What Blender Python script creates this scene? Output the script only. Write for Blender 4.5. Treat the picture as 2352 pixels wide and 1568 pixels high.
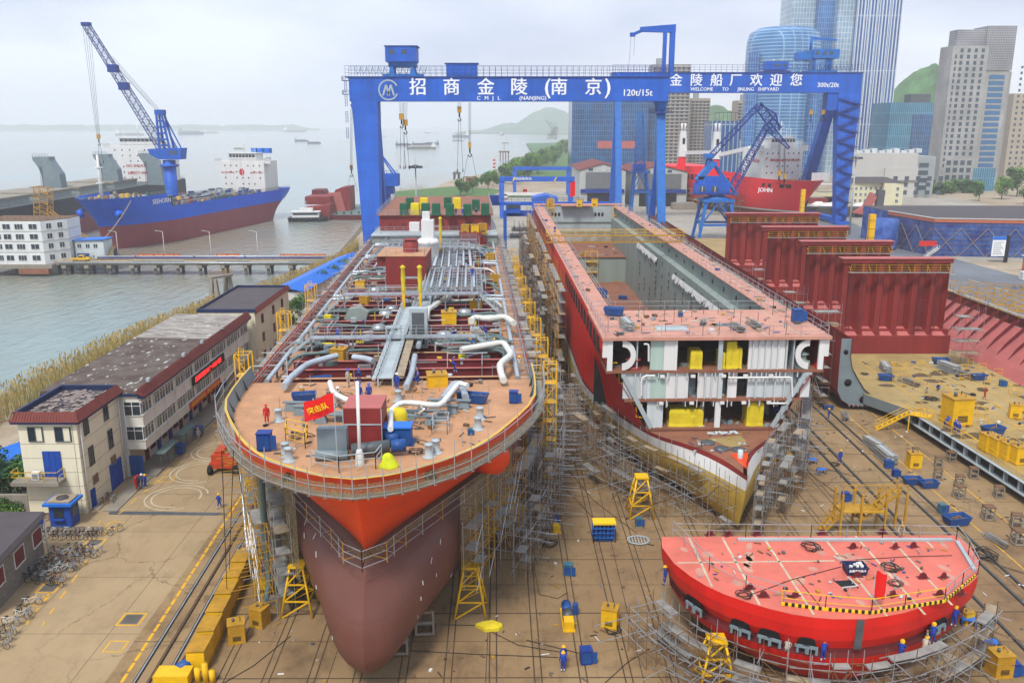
# Shipyard on a river: gantry cranes, two hulls on slips, a red bow block, offices, pier, moored ships and the city behind.
import bpy,math,random
from math import cos,sin,pi
import numpy as np
from mathutils import Vector as V,Matrix,noise as mnoise
for o in list(bpy.data.objects):bpy.data.objects.remove(o)
S=bpy.context.scene
COL=S.collection
R=math.radians
rng=random.Random(7)
CAM_H,TH,FOC=41.0,R(14.06),2000.0
cd=bpy.data.cameras.new('camera');cam=bpy.data.objects.new('camera',cd);COL.objects.link(cam)
cam.location=(0,0,CAM_H);cam.rotation_euler=(R(90)-TH,0,0)
cd.sensor_width=36;cd.lens=36*FOC/2352;cd.clip_start=1;cd.clip_end=40000
S.camera=cam
W=bpy.data.worlds.new("World");S.world=W;W.use_nodes=True
SUN_EL,SUN_AZ=56,200
wn,wl=W.node_tree.nodes,W.node_tree.links
wn.clear()
wo=wn.new('ShaderNodeOutputWorld');bg=wn.new('ShaderNodeBackground');sk=wn.new('ShaderNodeTexSky')
sk.sky_type='NISHITA';sk.sun_disc=False;sk.sun_elevation=R(SUN_EL);sk.sun_rotation=R(SUN_AZ)
sk.air_density=1.0;sk.dust_density=4.0;sk.ozone_density=1.5
tc=wn.new('ShaderNodeTexCoord');mp=wn.new('ShaderNodeMapping');mp.inputs['Scale'].default_value=(1.6,1.6,5)
nz=wn.new('ShaderNodeTexNoise');nz.inputs['Scale'].default_value=1.7;nz.inputs['Detail'].default_value=5;nz.inputs['Roughness'].default_value=.52
cr=wn.new('ShaderNodeValToRGB')
cr.color_ramp.elements[0].position=.34;cr.color_ramp.elements[0].color=(6.0,6.9,9.2,1)
cr.color_ramp.elements[1].position=.66;cr.color_ramp.elements[1].color=(10.2,11.0,12.6,1)
mx=wn.new('ShaderNodeMix');mx.data_type='RGBA';mx.inputs[0].default_value=.9
wl.new(tc.outputs['Generated'],mp.inputs[0]);wl.new(mp.outputs[0],nz.inputs['Vector']);wl.new(nz.outputs[0],cr.inputs[0])
wl.new(sk.outputs[0],mx.inputs[6]);wl.new(cr.outputs[0],mx.inputs[7]);wl.new(mx.outputs[2],bg.inputs[0])
bg.inputs[1].default_value=0.05;wl.new(bg.outputs[0],wo.inputs[0])
sl=bpy.data.lights.new('sun','SUN');sl.energy=1.5;sl.angle=R(11);sl.color=(1,.96,.9)
so=bpy.data.objects.new('sun',sl);COL.objects.link(so)
sd=V((sin(R(SUN_AZ))*cos(R(SUN_EL)),cos(R(SUN_AZ))*cos(R(SUN_EL)),sin(R(SUN_EL))))
so.rotation_euler=(-sd).to_track_quat('-Z','Y').to_euler();so.location=(0,0,300)
S.view_settings.view_transform='Standard';S.view_settings.look='None';S.view_settings.gamma=1
S.view_settings.exposure=1.08
S.render.engine='CYCLES'
S.cycles.use_denoising=True
S.cycles.max_bounces=5;S.cycles.diffuse_bounces=1;S.cycles.glossy_bounces=2;S.cycles.transmission_bounces=3
S.cycles.volume_bounces=2;S.cycles.transparent_max_bounces=8
S.cycles.caustics_reflective=False;S.cycles.caustics_refractive=False
CT,ST=cos(TH),sin(TH)
def ray(px,py):
 a,b=(px-1176)/FOC,(784-py)/FOC
 return a,CT+b*ST,-ST+b*CT
def P(px,py,z=0.0):
 a,y,d=ray(px,py);t=(z-CAM_H)/d
 return V((a*t,y*t,z))
def Q(px,py,Y):
 a,y,d=ray(px,py);t=Y/y
 return V((a*t,Y,CAM_H+d*t))
def lin(h):
 h=h.lstrip('#');c=[int(h[i:i+2],16)/255 for i in(0,2,4)]
 return tuple(x/12.92 if x<=.04045 else((x+.055)/1.055)**2.4 for x in c)
MATS={}
def mat(name,hexc,rough=.6,var=.12,scale=.6,metal=0,streak=0,bump=0,spec=.4,rust=0,coat=0,plates=None):
 if name in MATS:return MATS[name]
 m=bpy.data.materials.new(name);m.use_nodes=True
 nt=m.node_tree;n,l=nt.nodes,nt.links
 b=n['Principled BSDF'];b.inputs['Roughness'].default_value=rough;b.inputs['Metallic'].default_value=metal
 b.inputs['Specular IOR Level'].default_value=spec
 if coat:b.inputs['Coat Weight'].default_value=coat;b.inputs['Coat Roughness'].default_value=.25
 c=lin(hexc)
 t=n.new('ShaderNodeTexCoord');src=t.outputs['Object']
 if streak:
  q=n.new('ShaderNodeMapping');q.inputs['Scale'].default_value=(1,1,.12);l.new(src,q.inputs[0]);src=q.outputs[0]
 z=n.new('ShaderNodeTexNoise');z.inputs['Scale'].default_value=scale;z.inputs['Detail'].default_value=6;z.inputs['Roughness'].default_value=.65
 l.new(src,z.inputs['Vector'])
 r=n.new('ShaderNodeValToRGB');e=r.color_ramp.elements
 e[0].position=.32;e[1].position=.68
 e[0].color=tuple(x*(1-var)for x in c)+(1,);e[1].color=tuple(min(.92,x*(1+var))for x in c)+(1,)
 l.new(z.outputs[0],r.inputs[0]);out=r.outputs[0]
 if rust:
  z2=n.new('ShaderNodeTexNoise');z2.inputs['Scale'].default_value=scale*2.3;z2.inputs['Detail'].default_value=8;z2.inputs['Roughness'].default_value=.7
  l.new(src,z2.inputs['Vector'])
  r2=n.new('ShaderNodeValToRGB');r2.color_ramp.elements[0].position=.56;r2.color_ramp.elements[1].position=.74
  r2.color_ramp.elements[0].color=(0,0,0,1);r2.color_ramp.elements[1].color=(rust,rust,rust,1)
  x=n.new('ShaderNodeMix');x.data_type='RGBA';x.inputs[7].default_value=(.13,.075,.045,1)
  l.new(z2.outputs[0],r2.inputs[0]);l.new(r2.outputs[0],x.inputs[0]);l.new(out,x.inputs[6]);out=x.outputs[2]
 if plates:
  s_=n.new('ShaderNodeSeparateXYZ');l.new(t.outputs['Object'],s_.inputs[0]);a_=n.new('ShaderNodeMath');a_.operation='ADD';c_=n.new('ShaderNodeCombineXYZ')
  l.new(s_.outputs[0],a_.inputs[0]);l.new(s_.outputs[1],a_.inputs[1]);l.new(a_.outputs[0],c_.inputs[0]);l.new(s_.outputs[2],c_.inputs[1])
  k=n.new('ShaderNodeTexBrick');k.inputs['Scale'].default_value=1;k.inputs['Brick Width'].default_value=plates[0];k.inputs['Row Height'].default_value=plates[1];k.inputs['Mortar Size'].default_value=.035;k.inputs['Mortar Smooth'].default_value=.6
  k.inputs['Color1'].default_value=(.42,.42,.42,1);k.inputs['Color2'].default_value=(.58,.58,.58,1);k.inputs['Mortar'].default_value=(.2,.2,.2,1);l.new(c_.outputs[0],k.inputs['Vector'])
  x=n.new('ShaderNodeMix');x.data_type='RGBA';x.blend_type='OVERLAY';x.inputs[0].default_value=.45;l.new(out,x.inputs[6]);l.new(k.outputs[0],x.inputs[7]);out=x.outputs[2]
 l.new(out,b.inputs['Base Color'])
 if bump:
  bp=n.new('ShaderNodeBump');bp.inputs['Strength'].default_value=bump;bp.inputs['Distance'].default_value=.05
  l.new(z.outputs[0],bp.inputs['Height']);l.new(bp.outputs[0],b.inputs['Normal'])
 MATS[name]=m
 return m
def nodes_of(m):return m.node_tree.nodes,m.node_tree.links,m.node_tree.nodes['Principled BSDF']
mat('blue','#0858bc',.55,.2,.25,rust=.2,streak=1,plates=(5.8,2.4))
mat('blue_dark','#0c3484',.5,.15,.5,rust=.2)
mat('blue_bin','#174a8a',.5,.2,.9,rust=.3)
mat('blue_crane','#1468b8',.55,.18,.5,rust=.25)
mat('yellow','#e8b408',.5,.14,.9,rust=.35)
mat('grey_teal','#3d6a78',.55,.2,.9,rust=.35);mat('yellow_old','#b98a1c',.6,.2,.8,rust=.6)
mat('white','#dcdcd8',.5,.08,.5,rust=.2,streak=1)
mat('white_steel','#c4cccc',.5,.14,.4,rust=.3,streak=1)
mat('cream','#e4dcc0',.8,.08,.3,rust=.22,streak=1)
mat('cream_white','#dcd8cc',.8,.08,.3,rust=.22,streak=1)
mat('steel','#a9afb2',.4,.2,1.2,metal=.5,rust=.25)
mat('steel_dark','#5a5f62',.5,.2,1.2,metal=.3,rust=.3)
mat('grey_paint','#77858a',.55,.12,.5,rust=.15)
mat('grey_light','#a8b2b4',.55,.12,.5,rust=.15)
mat('grey_green','#8a968f',.6,.14,.5,rust=.3,streak=1)
mat('green_grey_pipe','#5d706c',.55,.15,.9,rust=.15)
mat('pipe_white','#d3d3c8',.55,.1,.9,rust=.15)
mat('pipe_silver','#b5bfc6',.4,.12,.9,metal=.35,rust=.12)
mat('oxide','#842824',.6,.22,.35,rust=.35,streak=1,plates=(6,2.6))
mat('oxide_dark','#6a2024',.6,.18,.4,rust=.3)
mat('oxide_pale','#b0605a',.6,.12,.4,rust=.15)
mat('hull_brown','#6b4136',.5,.10,.22,rust=.4,spec=.35,plates=(7,2.2))
mat('orange_hull','#f0480c',.42,.1,.3,rust=.22,plates=(6,2))
mat('red_hull','#d81a12',.45,.12,.3,rust=.25,plates=(5,2))
mat('red_ship','#f41428',.4,.07,.15,rust=.06,plates=(8,2.5))
mat('seehorn_blue','#0a5cd8',.4,.07,.1,rust=.05,plates=(9,2.6))
mat('boot_red','#8a3c44',.55,.1,.1,rust=.15,streak=1)
mat('black_hull','#22262c',.5,.2,.1,rust=.15)
mat('tan_deck','#ba8a64',.7,.16,.5,rust=.4)
mat('pink_deck','#cf6a58',.55,.14,.35,rust=.25)
mat('pink_deck_old','#c08a76',.65,.16,.5,rust=.45)
mat('tank_top','#a18a58',.7,.18,.22,rust=.75)
mat('primer_yellow','#c9a848',.6,.1,.4,rust=.2)
mat('rust_deck','#8a5a44',.75,.2,.5,rust=.4)
mat('wood','#9a8a72',.8,.25,1.4)
mat('plank','#8c8a84',.8,.25,1.2,rust=.25)
mat('net','#8a7a54',.9,.2,1.5)
mat('rust_post','#6e5238',.8,.3,2)
mat('black','#1a1a1c',.7,.2,1)
mat('rubber','#202022',.85,.2,3)
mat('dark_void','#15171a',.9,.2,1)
mat('groove','#4a3a2a',.9,.3,.6);mat('cable','#26241f',.8,.2,2)
mat('red_cloth','#e0160e',.7,.1,1)
mat('yellow_cloth','#d6c020',.8,.12,1.2,bump=.5)
mat('green_cloth','#14503a',.75,.15,1,bump=.4)
mat('white_cloth','#d8d6d0',.85,.08,1)
mat('roof_red','#74342c',.7,.15,1,rust=.25)
mat('roof_blue','#1e6fd0',.5,.1,.6)
mat('navy','#1a2a50',.6,.15,.8)
mat('door_blue','#1747a0',.55,.12,.8,rust=.1)
mat('glass_dark','#27343c',.12,.3,.6,spec=.6)
mat('concrete','#8d8577',.85,.15,.4,rust=.3,streak=1)
mat('concrete_dark','#5e5a54',.85,.2,.5,rust=.3)
mat('orange_lift','#b8401c',.5,.15,1,rust=.3)
mat('brick_orange','#b8674a',.85,.12,.6)
mat('letter_white','#eef0f2',.5,.04,1)
mat('letter_red','#c0222a',.5,.04,1)
mat('letter_yellow','#f0c81a',.5,.04,1)
mat('banner_red','#d02418',.7,.08,.6)
mat('skin','#a87a5c',.6,.1,4)
mat('cover_blue','#1c3f9c',.75,.14,3)
mat('cover_red','#c01c22',.75,.14,3)
mat('cover_pale','#b9ae9c',.8,.14,3)
mat('cover_navy','#26305a',.75,.14,3)
mat('boot','#231f1c',.7,.1,4)
mat('reflective','#c8ccc8',.5,.05,3)
mat('helmet_yellow','#f0b40c',.35,.05,3)
mat('helmet_red','#c81e18',.35,.05,3)
mat('helmet_white','#e8e8e6',.35,.05,3)
mat('helmet_blue','#2a5ac0',.35,.05,3)
class MB:
 def __init__(s):s.v=[];s.f=[];s.mi=[];s.ms=[];s.T=None;s.cur=0;s.smooth=set()
 def m(s,name):
  if name not in s.ms:s.ms.append(name)
  s.cur=s.ms.index(name);return s
 def add(s,vs,fs,smooth=False):
  b=len(s.v)
  for p in vs:
   p=V(p)
   s.v.append(s.T@p if s.T is not None else p)
  for f in fs:
   if smooth:s.smooth.add(len(s.f))
   s.f.append([i+b for i in f]);s.mi.append(s.cur)
  return s
 def bx(s,x0,x1,y0,y1,z0,z1):
  return s.add([(x0,y0,z0),(x1,y0,z0),(x1,y1,z0),(x0,y1,z0),(x0,y0,z1),(x1,y0,z1),(x1,y1,z1),(x0,y1,z1)],[(0,3,2,1),(4,5,6,7),(0,1,5,4),(1,2,6,5),(2,3,7,6),(3,0,4,7)])
 def box(s,c,size,rz=0):
  x,y,z=[k/2 for k in size];ca,sa=cos(rz),sin(rz)
  vs=[(c[0]+X*ca-Y*sa,c[1]+X*sa+Y*ca,c[2]+Z)for Z in(-z,z)for X,Y in((-x,-y),(x,-y),(x,y),(-x,y))]
  return s.add(vs,[(0,3,2,1),(4,5,6,7),(0,1,5,4),(1,2,6,5),(2,3,7,6),(3,0,4,7)])
 def bar(s,p,q,r,n=5,r2=None):
  p,q=V(p),V(q);d=q-p
  if d.length<1e-6:return s
  d.normalize();a=d.orthogonal().normalized();b=d.cross(a);r2=r if r2 is None else r2
  vs=[]
  for c,rr in((p,r),(q,r2)):
   for k in range(n):
    t=2*pi*k/n;vs.append(c+(a*cos(t)+b*sin(t))*rr)
  fs=[(k,(k+1)%n,n+(k+1)%n,n+k)for k in range(n)]
  if n>4 and r>.05:fs+=[tuple(range(n-1,-1,-1)),tuple(range(n,2*n))]
  return s.add(vs,fs,smooth=n>5)
 def beam(s,p,q,w,h):
  p,q=V(p),V(q);d=(q-p).normalized()
  up=V((0,0,1))if abs(d.z)<.95 else V((0,1,0))
  a=d.cross(up).normalized();b=a.cross(d).normalized()
  vs=[c+a*i*w/2+b*j*h/2 for c in(p,q)for i,j in((-1,-1),(1,-1),(1,1),(-1,1))]
  return s.add(vs,[(3,2,1,0),(4,5,6,7),(0,1,5,4),(1,2,6,5),(2,3,7,6),(3,0,4,7)])
 def tube(s,pts,r,n=6,smooth=True):
  pts=[V(p)for p in pts];rings=[]
  ref=None
  for i,p in enumerate(pts):
   d=((pts[min(i+1,len(pts)-1)]-pts[max(i-1,0)])).normalized()
   if ref is None:ref=d.orthogonal().normalized()
   a=(ref-d*ref.dot(d))
   a=a.normalized()if a.length>1e-4 else d.orthogonal().normalized();ref=a
   b=d.cross(a)
   rings.append([p+(a*cos(2*pi*k/n)+b*sin(2*pi*k/n))*r for k in range(n)])
  return s.loft(rings,True,True,smooth)
 def loft(s,rings,closed=True,caps=True,smooth=False):
  n=len(rings[0]);vs=[p for r in rings for p in r];fs=[]
  for i in range(len(rings)-1):
   for k in range(n if closed else n-1):
    fs.append((i*n+k,i*n+(k+1)%n,(i+1)*n+(k+1)%n,(i+1)*n+k))
  s.add(vs,fs,smooth)
  if caps and closed:
   s.add(rings[0],[tuple(range(n-1,-1,-1))]);s.add(rings[-1],[tuple(range(n))])
  return s
 def prism(s,poly,vec):
  vec=V(vec);a=[V(p)for p in poly]
  return s.loft([a,[p+vec for p in a]])
 def lathe(s,c,prof,n=12,smooth=True):
  rings=[[V((c[0]+r*cos(2*pi*k/n),c[1]+r*sin(2*pi*k/n),c[2]+z))for k in range(n)]for r,z in prof]
  return s.loft(rings,True,True,smooth)
 def quad(s,*p):return s.add(p,[tuple(range(len(p)))])
 def rail(s,pts,h=1.1,r=.035,step=2.0,mid=1):
  pts=[V(p)for p in pts];up=V((0,0,h))
  for a,b in zip(pts,pts[1:]):
   n=max(1,int((b-a).length/step+.5))
   for k in range(n+1):p=a.lerp(b,k/n);s.bar(p,p+up,r,4)
   s.bar(a+up,b+up,r,4)
   for j in range(mid):s.bar(a+up*(j+1)/(mid+1),b+up*(j+1)/(mid+1),r*.8,4)
  return s
 def truss(s,p,q,w,h,n,r,rd=None,taper=(1,1)):
  p,q=V(p),V(q);d=(q-p).normalized();rd=rd or r*.6
  up=V((0,0,1))if abs(d.z)<.95 else V((0,1,0))
  a=d.cross(up).normalized();b=a.cross(d).normalized()
  sec=[]
  for k in range(n+1):
   t=k/n;g=taper[0]*(1-t)+taper[1]*t
   c=p.lerp(q,t);sec.append([c+a*i*w/2*g+b*j*h/2*g for i,j in((-1,-1),(1,-1),(1,1),(-1,1))])
  for k in range(n):
   for c in range(4):
    s.bar(sec[k][c],sec[k+1][c],r,4)
    s.bar(sec[k][c],sec[k+1][(c+1)%4]if k%2 else sec[k+1][(c+3)%4],rd,4)
    s.bar(sec[k+1][c],sec[k+1][(c+1)%4],rd,4)
  return s
 def ladder(s,p,q,w=.5,r=.03,side=(1,0,0),step=.4):
  p,q,sv=V(p),V(q),V(side)*w/2
  s.bar(p-sv,q-sv,r,4);s.bar(p+sv,q+sv,r,4)
  n=max(2,int((q-p).length/step))
  for k in range(n):c=p.lerp(q,(k+.5)/n);s.bar(c-sv,c+sv,r*.8,4)
  return s
 def stair(s,p,q,w,side,step=.35,rails=True):
  p,q,sv=V(p),V(q),V(side).normalized()*w/2
  s.beam(p-sv,q-sv,.08,.25);s.beam(p+sv,q+sv,.08,.25)
  n=max(2,int(abs(q.z-p.z)/step))
  d=(q-p);d.z=0;d=d.normalized()*.28
  for k in range(n):
   c=p.lerp(q,(k+.5)/n)
   s.add([c-sv-d/2,c+sv-d/2,c+sv+d/2,c-sv+d/2],[(0,1,2,3)])
  if rails:
   for g in(-sv,sv):s.rail([p+g,q+g],1.0,.035,1.5)
  return s
 def mesh(s,name,off=None):
  me=bpy.data.meshes.new(name)
  vs=s.v if off is None else[p-off for p in s.v]
  me.from_pydata([tuple(p)for p in vs],[],s.f)
  for k in s.ms:me.materials.append(MATS[k])
  if s.f:
   me.polygons.foreach_set('material_index',s.mi)
   if s.smooth:
    fl=[False]*len(s.f)
    for i in s.smooth:fl[i]=True
    me.polygons.foreach_set('use_smooth',fl)
  me.update()
  return me
def tag(o,label=None,cat=None,group=None,kind=None):
 if label:o['label']=label
 if cat:o['category']=cat
 if group:o['group']=group
 if kind:o['kind']=kind
 return o
def thing(name,label,cat,loc=(0,0,0),group=None):
 o=bpy.data.objects.new(name,None);COL.objects.link(o);o.location=loc
 return tag(o,label,cat,group)
WLOC={}
def wloc(o):
 p=V(o.location)
 while o.parent:o=o.parent;p=p+V(o.location)
 return p
SPLIT={'drain_pipe','deck_fitting','side_frame','lightening_hole','side_opening','floor_opening','opening','glass_band','glass_panel','section_pipe','wall_joint','stair','deck_line','railing','hull_strip','cabin','switch_cabinet','deck_bracket','bracket','trolley_window','window','balcony','weld_seam','guard_rail','leg','panel','step','ladder','draft_mark','cross_walk','stair_shaft','funnel','bogie'}
def pieces(mb):
 par=list(range(len(mb.v)))
 def f(i):
  while par[i]!=i:par[i]=par[par[i]];i=par[i]
  return i
 for p in mb.f:
  for k in p[1:]:par[f(k)]=f(p[0])
 bb={}
 for i,p in enumerate(mb.v):
  e=bb.setdefault(f(i),[list(p),list(p)])
  for k in range(3):e[0][k]=min(e[0][k],p[k]);e[1][k]=max(e[1][k],p[k])
 gs=[([r],e[0],e[1])for r,e in bb.items()];ch=True
 while ch:
  ch=False;out=[]
  for g in gs:
   for h in out:
    if all(g[1][k]<h[2][k]+.25 and h[1][k]<g[2][k]+.25 for k in range(3)):
     h[0].extend(g[0]);ch=True
     for k in range(3):h[1][k]=min(h[1][k],g[1][k]);h[2][k]=max(h[2][k],g[2][k])
     break
   else:out.append(g)
  gs=out
 own={r:i for i,g in enumerate(gs)for r in g[0]};res=[MB()for g in gs];mp=[{}for g in gs]
 for j,p in enumerate(mb.f):
  i=own[f(p[0])];o=res[i];o.ms=mb.ms;ids=[]
  for k in p:
   if k not in mp[i]:mp[i][k]=len(o.v);o.v.append(mb.v[k])
   ids.append(mp[i][k])
  if j in mb.smooth:o.smooth.add(len(o.f))
  o.f.append(ids);o.mi.append(mb.mi[j])
 return[o for o in res if o.f]
def part(name,mb,parent,label=None):
 if name in SPLIT and len(mb.f)<9000:
  ps=pieces(mb)
  if 1<len(ps)<60:
   for p in ps:o=part1(name,p,parent)
   return o
 return part1(name,mb,parent,label)
def part1(name,mb,parent,label=None):
 off=wloc(parent)
 o=bpy.data.objects.new(name,mb.mesh(name,off));COL.objects.link(o);o.parent=parent
 if label:o['label']=label
 return o
def solo(name,mb,label,cat,group=None,loc=None):
 off=V(loc)if loc is not None else V((0,0,0))
 o=bpy.data.objects.new(name,mb.mesh(name,off));COL.objects.link(o);o.location=off
 return tag(o,label,cat,group)
def setting(name,mb,kind='structure'):
 o=bpy.data.objects.new(name,mb.mesh(name));COL.objects.link(o);o['kind']=kind
 return o
def dup(root,loc,rz=0,label=None,group=None,scale=None):
 def cp(o,par):
  c=o.copy();COL.objects.link(c);c.parent=par
  for ch in o.children:cp(ch,c)
  return c
 r=cp(root,None);r.location=loc;r.rotation_euler=(0,0,rz)
 if scale:r.scale=(scale,)*3
 if label:r['label']=label
 if group:r['group']=group
 return r
class Proto:
 def __init__(s,root):s.root=root;s.used=False
 def put(s,loc,rz=0,label=None,group=None,scale=None):
  if not s.used:
   s.used=True;r=s.root;r.location=loc;r.rotation_euler=(0,0,rz)
   if scale:r.scale=(scale,)*3
   if label:r['label']=label
   if group:r['group']=group
   return r
  return dup(s.root,loc,rz,label,group,scale)
def text(body,size,material,M,depth=.03,bold=0,spacing=1.0,align='CENTER'):
 cu=bpy.data.curves.new('lettering','FONT');cu.body=body;cu.size=size;cu.extrude=depth
 cu.align_x=align;cu.align_y='CENTER';cu.space_character=spacing;cu.resolution_u=2
 o=bpy.data.objects.new('lettering',cu);COL.objects.link(o)
 bpy.context.view_layer.update()
 me=bpy.data.meshes.new_from_object(o.evaluated_get(bpy.context.evaluated_depsgraph_get()))
 mb=MB();mb.m(material);mb.T=M
 for k,dx in enumerate((0,bold,-bold)if bold else(0,)):mb.add([v.co+V((dx,dx*.4,k*.006))for v in me.vertices],[list(p.vertices)for p in me.polygons])
 bpy.data.objects.remove(o);bpy.data.curves.remove(cu);bpy.data.meshes.remove(me)
 return mb
def plane_at(c,xdir,updir=(0,0,1)):
 x=V(xdir).normalized();y=V(updir);y=(y-x*y.dot(x)).normalized();z=x.cross(y)
 M=Matrix((x,y,z)).transposed().to_4x4();M.translation=V(c)
 return M
def frame(loc,rz=0):return Matrix.Translation(V(loc))@Matrix.Rotation(rz,4,'Z')
def pchip(xs,ys,x):
 xs,ys=np.asarray(xs,float),np.asarray(ys,float);h=np.diff(xs);d=np.diff(ys)/h
 m=np.zeros(len(xs));m[0]=d[0];m[-1]=d[-1]
 for i in range(1,len(xs)-1):
  if d[i-1]*d[i]>0:
   w1,w2=2*h[i]+h[i-1],h[i]+2*h[i-1];m[i]=(w1+w2)/(w1/d[i-1]+w2/d[i])
 x=np.clip(x,xs[0],xs[-1]);k=np.clip(np.searchsorted(xs,x,side='right')-1,0,len(xs)-2)
 t=(x-xs[k])/h[k]
 return((1+2*t)*(1-t)**2*ys[k]+t*(1-t)**2*h[k]*m[k]+t*t*(3-2*t)*ys[k+1]+t*t*(t-1)*h[k]*m[k+1])
class Hull:
 """levels: z -> table of (s, half-breadth), s along the length from the bow. The axis starts at org and runs along direction dir."""
 def __init__(s,org,direc,levels):
  s.o=V(org);s.d=V(direc).normalized();s.r=V((s.d.y,-s.d.x,0));s.L=sorted(levels.items())
 def start(s,z):return float(pchip([k for k,t in s.L],[t[0][0]for k,t in s.L],z))
 def end(s,z):return float(pchip([k for k,t in s.L],[t[-1][0]for k,t in s.L],z))
 def hb(s,z,u):
  vals=[]
  for k,t in s.L:
   a,b=t[0][0],t[-1][0]
   vals.append(float(pchip([(q[0]-a)/(b-a)for q in t],[q[1]for q in t],u)))
  return float(pchip([k for k,t in s.L],vals,z))
 def pt(s,sl,t,z):p=s.o+s.d*sl+s.r*t;return V((p.x,p.y,z))
 def at(s,z,u,side):
  return s.pt(s.start(z)+u*(s.end(z)-s.start(z)),side*s.hb(z,u),z)
 def hbs(s,z,sl):return s.hb(z,(sl-s.start(z))/(s.end(z)-s.start(z)))
 def skin(s,mb,zs,us,paint,transom=True,skip=None):
  for side in(-1,1):
   n=len(us);mb.m(paint((zs[0]+zs[1])/2));F_=[(i*n+j,i*n+j+1,(i+1)*n+j+1,(i+1)*n+j)for i in range(len(zs)-1)for j in range(n-1)]
   mb.add([s.at(z,u,side)for z in zs for u in us],F_ if side<0 else[f[::-1]for f in F_],True)
  if transom:
   mb.m(paint(zs[-1]))
   for i in range(len(zs)-1):
    mb.quad(s.at(zs[i],1,-1),s.at(zs[i],1,1),s.at(zs[i+1],1,1),s.at(zs[i+1],1,-1))
  return mb
 def deck(s,mb,z,s0,s1,n=24,th=.15,inset=.05):
  a,b=s.start(z)+inset,s.end(z);L=b-s.start(z)
  pts=[max(a,s0)+(min(b,s1)-max(a,s0))*(k/n)**1.6 for k in range(n+1)]
  A=[s.pt(x,-max(0,s.hb(z,(x-a)/L)-inset),z)for x in pts];B=[s.pt(x,max(0,s.hb(z,(x-a)/L)-inset),z)for x in pts]
  dz=V((0,0,-th))
  for k in range(n):
   mb.quad(A[k],B[k],B[k+1],A[k+1]);mb.quad(A[k]+dz,A[k+1]+dz,B[k+1]+dz,B[k]+dz)
  return mb
def ground_mat(name,base,dark,light,joint,cell,off=(0,0),jw=.012,stain=.5):
 m=bpy.data.materials.new(name);m.use_nodes=True;n,l,b=nodes_of(m)
 b.inputs['Roughness'].default_value=.85;b.inputs['Specular IOR Level'].default_value=.25
 t=n.new('ShaderNodeTexCoord')
 def nz(sc,det,ro=.6,st=None):
  z=n.new('ShaderNodeTexNoise');z.inputs['Scale'].default_value=sc;z.inputs['Detail'].default_value=det;z.inputs['Roughness'].default_value=ro
  if st:
   q=n.new('ShaderNodeMapping');q.inputs['Scale'].default_value=st;l.new(t.outputs['Object'],q.inputs[0]);l.new(q.outputs[0],z.inputs['Vector'])
  else:l.new(t.outputs['Object'],z.inputs['Vector'])
  return z
 def mix(fac,a,c,blend='MIX'):
  x=n.new('ShaderNodeMix');x.data_type='RGBA';x.blend_type=blend
  for s,v in((0,fac),(6,a),(7,c)):
   if isinstance(v,(float,int)):x.inputs[s].default_value=v
   elif isinstance(v,tuple):x.inputs[s].default_value=v
   else:l.new(v,x.inputs[s])
  return x.outputs[2]
 def ramp(src,p0,p1,c0=0,c1=1):
  r=n.new('ShaderNodeValToRGB');e=r.color_ramp.elements;e[0].position=p0;e[1].position=p1
  e[0].color=(c0,c0,c0,1);e[1].color=(c1,c1,c1,1);l.new(src,r.inputs[0]);return r.outputs[0]
 A,B,C=[lin(k)+(1,)for k in(base,dark,light)]
 o=mix(ramp(nz(.05,5).outputs[0],.35,.65),A,C)
 o=mix(ramp(nz(.22,7,.7).outputs[0],.5,.72,0,stain),o,B)
 o=mix(ramp(nz(.9,6,.75,(1,.25,1)).outputs[0],.52,.75,0,stain*.8),o,B)
 br=n.new('ShaderNodeTexBrick');br.offset=0;br.inputs['Scale'].default_value=1;br.inputs['Mortar Size'].default_value=jw*3;br.inputs['Mortar Smooth'].default_value=.3
 br.inputs['Brick Width'].default_value=cell[0];br.inputs['Row Height'].default_value=cell[1]
 br.inputs['Color1'].default_value=(.46,.46,.46,1);br.inputs['Color2'].default_value=(.54,.54,.54,1);br.inputs['Mortar'].default_value=(.5,.5,.5,1)
 q=n.new('ShaderNodeMapping');q.inputs['Location'].default_value=(off[0],off[1],0);l.new(t.outputs['Object'],q.inputs[0]);l.new(q.outputs[0],br.inputs['Vector'])
 o=mix(.55,o,br.outputs['Color'],'OVERLAY')
 o=mix(br.outputs['Fac'],o,lin(joint)+(1,))
 vo=n.new('ShaderNodeTexVoronoi');vo.feature='DISTANCE_TO_EDGE';vo.inputs['Scale'].default_value=.11
 wz=nz(.6,5);dv=mix(.12,t.outputs['Object'],wz.outputs[1],'ADD');sc=n.new('ShaderNodeVectorMath');sc.operation='ADD'
 l.new(t.outputs['Object'],sc.inputs[0]);s2=n.new('ShaderNodeVectorMath');s2.operation='SCALE';s2.inputs['Scale'].default_value=2.5;l.new(wz.outputs[1],s2.inputs[0]);l.new(s2.outputs[0],sc.inputs[1]);l.new(sc.outputs[0],vo.inputs['Vector'])
 crk=ramp(vo.outputs['Distance'],.002,.010,.55,0)
 msk=mix(1.0,crk,ramp(nz(.035,2).outputs[0],.5,.58),'MULTIPLY')
 o=mix(msk,o,lin('#3d3326')+(1,))
 l.new(o,b.inputs['Base Color'])
 MATS[name]=m
ground_mat('yard_ground','#9a8a72','#6a5a48','#b0a28c','#5f5240',(6,6),stain=.5)
ground_mat('apron_concrete','#978061','#64523c','#a8926f','#584a38',(7.6,9.3),(3,1),.01,.38)
ground_mat('slip_concrete','#84694a','#463629','#9c835e','#392d22',(12,9),(2,0),.012,.62)
ground_mat('far_yard','#979184','#6c665a','#a8a296','#6f695e',(9,9),stain=.55)
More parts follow.
